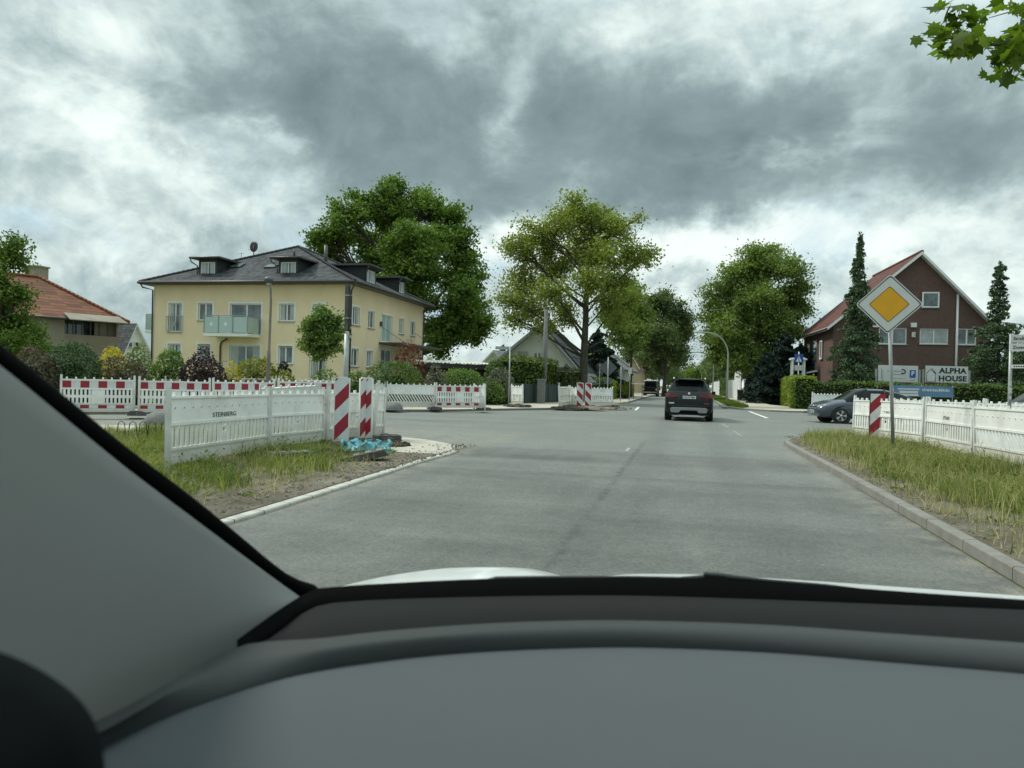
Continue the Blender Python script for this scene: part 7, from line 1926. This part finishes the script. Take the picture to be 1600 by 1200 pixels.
def own_car():
    base = Vector((0.35, -0.6, 0)); root = thing("own_car", "interior of the car we ride in, grey dashboard, left windscreen pillar and white bonnet", "car", base)
    def put(m, name, mt, **kw):
        m.v = [tuple(Vector(p) - base) for p in m.v]; return m.build(name, mt, root, **kw)
    def wide(rows, xr=1.22):
        """carry each row on across the car to its right side"""
        out = []
        for r in rows:
            a, b_ = Vector(r[-6]), Vector(r[-1]); d = (b_ - a); r = list(r)
            if d.x > 1e-4 and b_.x < xr:
                e = b_ + Vector((1, d.y / d.x * .35, d.z / d.x)) * (xr - b_.x); r += [b_.lerp(e, .5), e]
            else: r += [b_.copy(), b_.copy()]
            out.append(r)
        return out
    N = 70
    # dashboard pad: from below the picture up to the seam under the roll
    seam = [(60, 1222), (165, 1166), (250, 1126), (350, 1089), (470, 1054), (600, 1033), (720, 1021), (860, 1014), (1000, 1012), (1200, 1020), (1400, 1036), (1600, 1053), (1800, 1072), (2100, 1104)]
    xs = [60 + (2040) * (i / (N - 1)) for i in range(N)]
    sm = resx(seam, xs)
    far = [at_z(p, 1.062) for p in sm]
    mid = [at_z((p.x, p.y + 18), 1.068) for p in sm]
    near = []
    for p, q in zip(sm, far):
        w = Vector((q.x * .93, q.y - .46 - 0.0, 1.072)); near.append(w)
    low = [Vector((p.x, p.y - .05, .93)) for p in near]
    m = MB(); m.grid(wide([far, mid, [a.lerp(b_, .3) for a, b_ in zip(mid, near)], [a.lerp(b_, .65) for a, b_ in zip(mid, near)], near, [Vector((p.x, p.y - .035, 1.05)) for p in near], low])); put(m, "dashboard", M_DASH, sharp=50)
    # padded roll across the dash
    top = [(380, 1026), (500, 1012), (600, 999), (750, 986), (880, 980), (1000, 979), (1200, 985), (1400, 999), (1600, 1013), (1800, 1030), (2100, 1058)]
    # left end of the roll sweeps along the foot of the pillar
    topL = [(60, 1190), (165, 1140), (250, 1092), (330, 1046), (390, 1021), (500, 1011.5), (600, 999), (750, 986), (880, 980), (1000, 979), (1200, 985), (1400, 999), (1600, 1013), (1800, 1030), (2100, 1058)]
    tp = resx(topL, xs)
    back = [at_z(p, 1.082) for p in tp]
    rows = []
    for k in range(9):
        t = k / 8; r = []
        for a, b_ in zip(far, back):
            # quarter-round section: up from the seam, over the top, to the far edge
            d = b_ - a; h = d.z
            hor = Vector((d.x, d.y, 0)); ang = t * pi / 2
            r.append(a + Vector((0, 0, -.006)) + hor * (1 - cos(ang)) + Vector((0, 0, (h + .006) * sin(ang))))
        rows.append(r)
    bb = [p + Vector((p.x * .05, .035, -.004)) for p in back]; bb2 = [p + Vector((p.x * .07, .055, -.03)) for p in back]
    m = MB(); m.grid(wide(rows + [bb, bb2])); put(m, "dash_roll", M_ROLL, sharp=60)
    # dark strip between the roll and the glass, with the black foot of the windscreen
    frit0 = [(370, 1036), (440, 984), (490, 949), (560, 939), (690, 934), (850, 931), (1000, 931), (1200, 937), (1400, 945), (1600, 953), (1800, 964), (2100, 984)]
    xs2 = [370 + 1730 * (i / (N - 1)) for i in range(N)]
    f0 = [at_z(p, 1.05) for p in resx(frit0, xs2)]
    st0 = [at_z(p, 1.066) + Vector((0, .01, 0)) for p in resx(topL, xs2)]; st1 = [a.lerp(b_, .5) + Vector((0, 0, .006)) for a, b_ in zip(st0, f0)]
    ext = [p + Vector((0, -.03, -.03)) for p in st0]
    m = MB(); m.grid(wide([ext, st0, st1, f0])); put(m, "defroster_strip", M_DASHD)
    frit1 = [(370, 1000), (440, 950), (490, 921), (525, 917), (560, 914), (690, 907), (770, 904), (850, 902.5), (1000, 902), (1120, 905), (1300, 916), (1450, 927), (1600, 937), (1800, 952), (2100, 978)]
    f1 = []
    for p, q in zip(resx(frit1, xs2), f0):
        d = (q - Vector((0, 0, EYE))).dot(F0) + .035; f1.append(P(p.x, p.y, d))
    m = MB(); m.grid(wide([[p + Vector((0, -.012, -.012)) for p in f0], f0, f1, [p + Vector((0, .012, -.004)) for p in f1], [p + Vector((0, .014, -.05)) for p in f0]])); put(m, "windscreen_foot", M_SEAL)
    # left windscreen pillar: black edge of the glass, then the fabric trim
    outer = [(-260, 345), (-120, 447), (0, 538), (100, 619), (200, 701), (300, 777), (380, 842), (430, 884), (465, 909), (500, 921)]
    inner = [(-260, 385), (-120, 483), (0, 571), (100, 652), (200, 733), (300, 808), (380, 868), (430, 905), (465, 930), (489, 944)]
    n = 40
    po, pi_ = interp(outer, n), interp(inner, n)
    dep = lambda i: .40 + (1.06 - .40) * (i / (n - 1)) ** 1.0
    O = [P(p.x, p.y, dep(i) + .015) for i, p in enumerate(po)]; I = [P(p.x, p.y, dep(i)) for i, p in enumerate(pi_)]
    m = MB(); m.grid([[p + Vector((-.02, .02, 0)) for p in O], O, [o.lerp(q, .5) + Vector((.002, 0, .002)) for o, q in zip(O, I)], I, [p + Vector((-.01, .01, -.005)) for p in I]]); put(m, "pillar_seal", M_SEAL)
    lowr = [(-260, 1500), (-100, 1380), (60, 1250), (165, 1166), (240, 1112), (300, 1072), (345, 1045), (400, 1006), (450, 972), (489, 946)]
    pl = interp(lowr, n)
    Lw = []
    for i, p in enumerate(pl):
        d = .36 + (1.02 - .36) * (i / (n - 1)); Lw.append(P(p.x, p.y, d))
    rows = []
    for k in range(15):
        t = k / 14; r = []
        for i, (a, b_) in enumerate(zip(I, Lw)):
            q = a.lerp(b_, t); bul = sin(pi * min(1, t * 1.0)) * .030 * (1 - i / (n - 1) * .85)
            q = q + (Vector((0, 0, EYE)) - q).normalized() * bul; r.append(q)
        rows.append(r)
    rows.insert(0, [p + Vector((-.012, .012, .0)) for p in rows[0]])
    m = MB(); m.grid(rows); put(m, "pillar_trim", M_TRIM)
    # dark door corner low on the left
    m = MB(); n2 = 24; edge = [(-200, 985), (-60, 1005), (10, 1022), (60, 1045), (105, 1075), (138, 1110), (156, 1150), (164, 1200), (166, 1270), (160, 1360)]
    pe = interp(edge, n2)
    rows = []
    for k in range(7):
        t = k / 6; r = []
        for i, p in enumerate(pe):
            c = Vector((-120, 1330)); q = Vector(p).lerp(c, t); r.append(P(q.x, q.y, .37 - .05 * sin(t * pi / 2)))
        rows.append(r)
    rows.insert(0, [P(p.x - 6, p.y + 4, .44) for p in pe])
    m.grid(rows); put(m, "door_panel", M_DOOR)
    # bonnet seen over the foot of the windscreen
    sil = [(370, 990), (440, 952), (500, 926), (530, 917), (570, 907), (620, 897.5), (680, 889.5), (730, 886.5), (775, 887), (815, 893), (850, 901.5), (900, 904), (970, 898.5), (1050, 898), (1120, 900), (1300, 910.5), (1450, 921), (1600, 932), (1800, 946), (2100, 970)]
    ps = resx(sil, xs2); d1 = 1.62
    S1 = [P(p.x, p.y, d1) for p in ps]
    S0 = [Vector((p.x * 1.0, p.y - .42, p.z - .018)) for p in S1]; Sa = [Vector((p.x, p.y - .2, p.z - .004 + .0)) for p in S1]
    S2 = [Vector((p.x * 1.0, p.y + .25, p.z - .06)) for p in S1]; S3 = [Vector((p.x * .96, p.y + .55, p.z - .2)) for p in S1]; S4 = [Vector((p.x * .93, p.y + .66, .5)) for p in S1]
    m = MB(); m.grid(wide([S0, Sa, S1, S2, S3, S4])); put(m, "bonnet", M_HOOD)
    # wiper lying along the foot of the glass
    wp = [(762, 907), (775, 904.5), (840, 903.5), (985, 903.5), (1060, 905), (1105, 902), (1120, 900.5), (1145, 903), (1200, 908), (1290, 915), (1345, 921)]
    pts = [P(x, y, 1.17) for x, y in wp]
    m = MB(); m.tube(pts, [.003, .0045, .0042, .0042, .004, .005, .007, .005, .0035, .003, .002], 7); put(m, "wiper", M_BLACK)
    m = MB(); m.box(P(1117, 901, 1.165), (.035, .012, .012)); put(m, "wiper_joint", M_BLACK, bevel=.003)
    m = MB(); q = P(676, 931, 1.125); m.box(q + Vector((0, -.012, .0)), (.018, .006, .006)); m.box(q + Vector((-.045, -.012, -.002)), (.05, .005, .004)); put(m, "vin_label", M_INKG)
    m = MB(); m.tube([Vector((1.26, 1.0, 1.0)), Vector((1.22, .7, 1.28)), Vector((1.16, .28, 1.61))], [.05, .045, .05], 10); put(m, "pillar", M_TRIM)
    # windscreen pane, roof lining and rear of the cabin close the car
    cw = Vector((1.25, 1.05, 1.03)); top_l, top_r = Vector((-.42, .28, 1.62)), Vector((1.12, .28, 1.62))
    m = MB(); m.poly([f1[0], f1[20], f1[45], cw, top_r, top_l]); ws = put(m, "windscreen", M_WSCREEN)
    m = MB(); m.grid([[Vector((-.46, .26, 1.62)), Vector((.35, .30, 1.64)), Vector((1.16, .26, 1.62))], [Vector((-.50, -.3, 1.64)), Vector((.35, -.3, 1.67)), Vector((1.2, -.3, 1.64))], [Vector((-.5, -1.4, 1.62)), Vector((.35, -1.4, 1.65)), Vector((1.2, -1.4, 1.62))], [Vector((-.5, -1.7, 1.2)), Vector((.35, -1.7, 1.25)), Vector((1.2, -1.7, 1.2))], [Vector((-.5, -1.75, .5)), Vector((.35, -1.75, .5)), Vector((1.2, -1.75, .5))]]); put(m, "roof_lining", M_HEADL)
    m = MB(); m.box((-.62, -.45, .66), (.08, 1.9, .70)); m.box((-.58, -.75, 1.3), (.06, .16, .7)); m.box((1.28, -.4, .72), (.10, 2.8, .78)); m.box((.35, -.4, .32), (1.8, 2.6, .06)); m.box((-.10, -1.0, .75), (.5, .16, .8)); m.box((.8, -1.0, .75), (.5, .16, .8)); put(m, "cabin_shell", M_DOOR)
own_car()
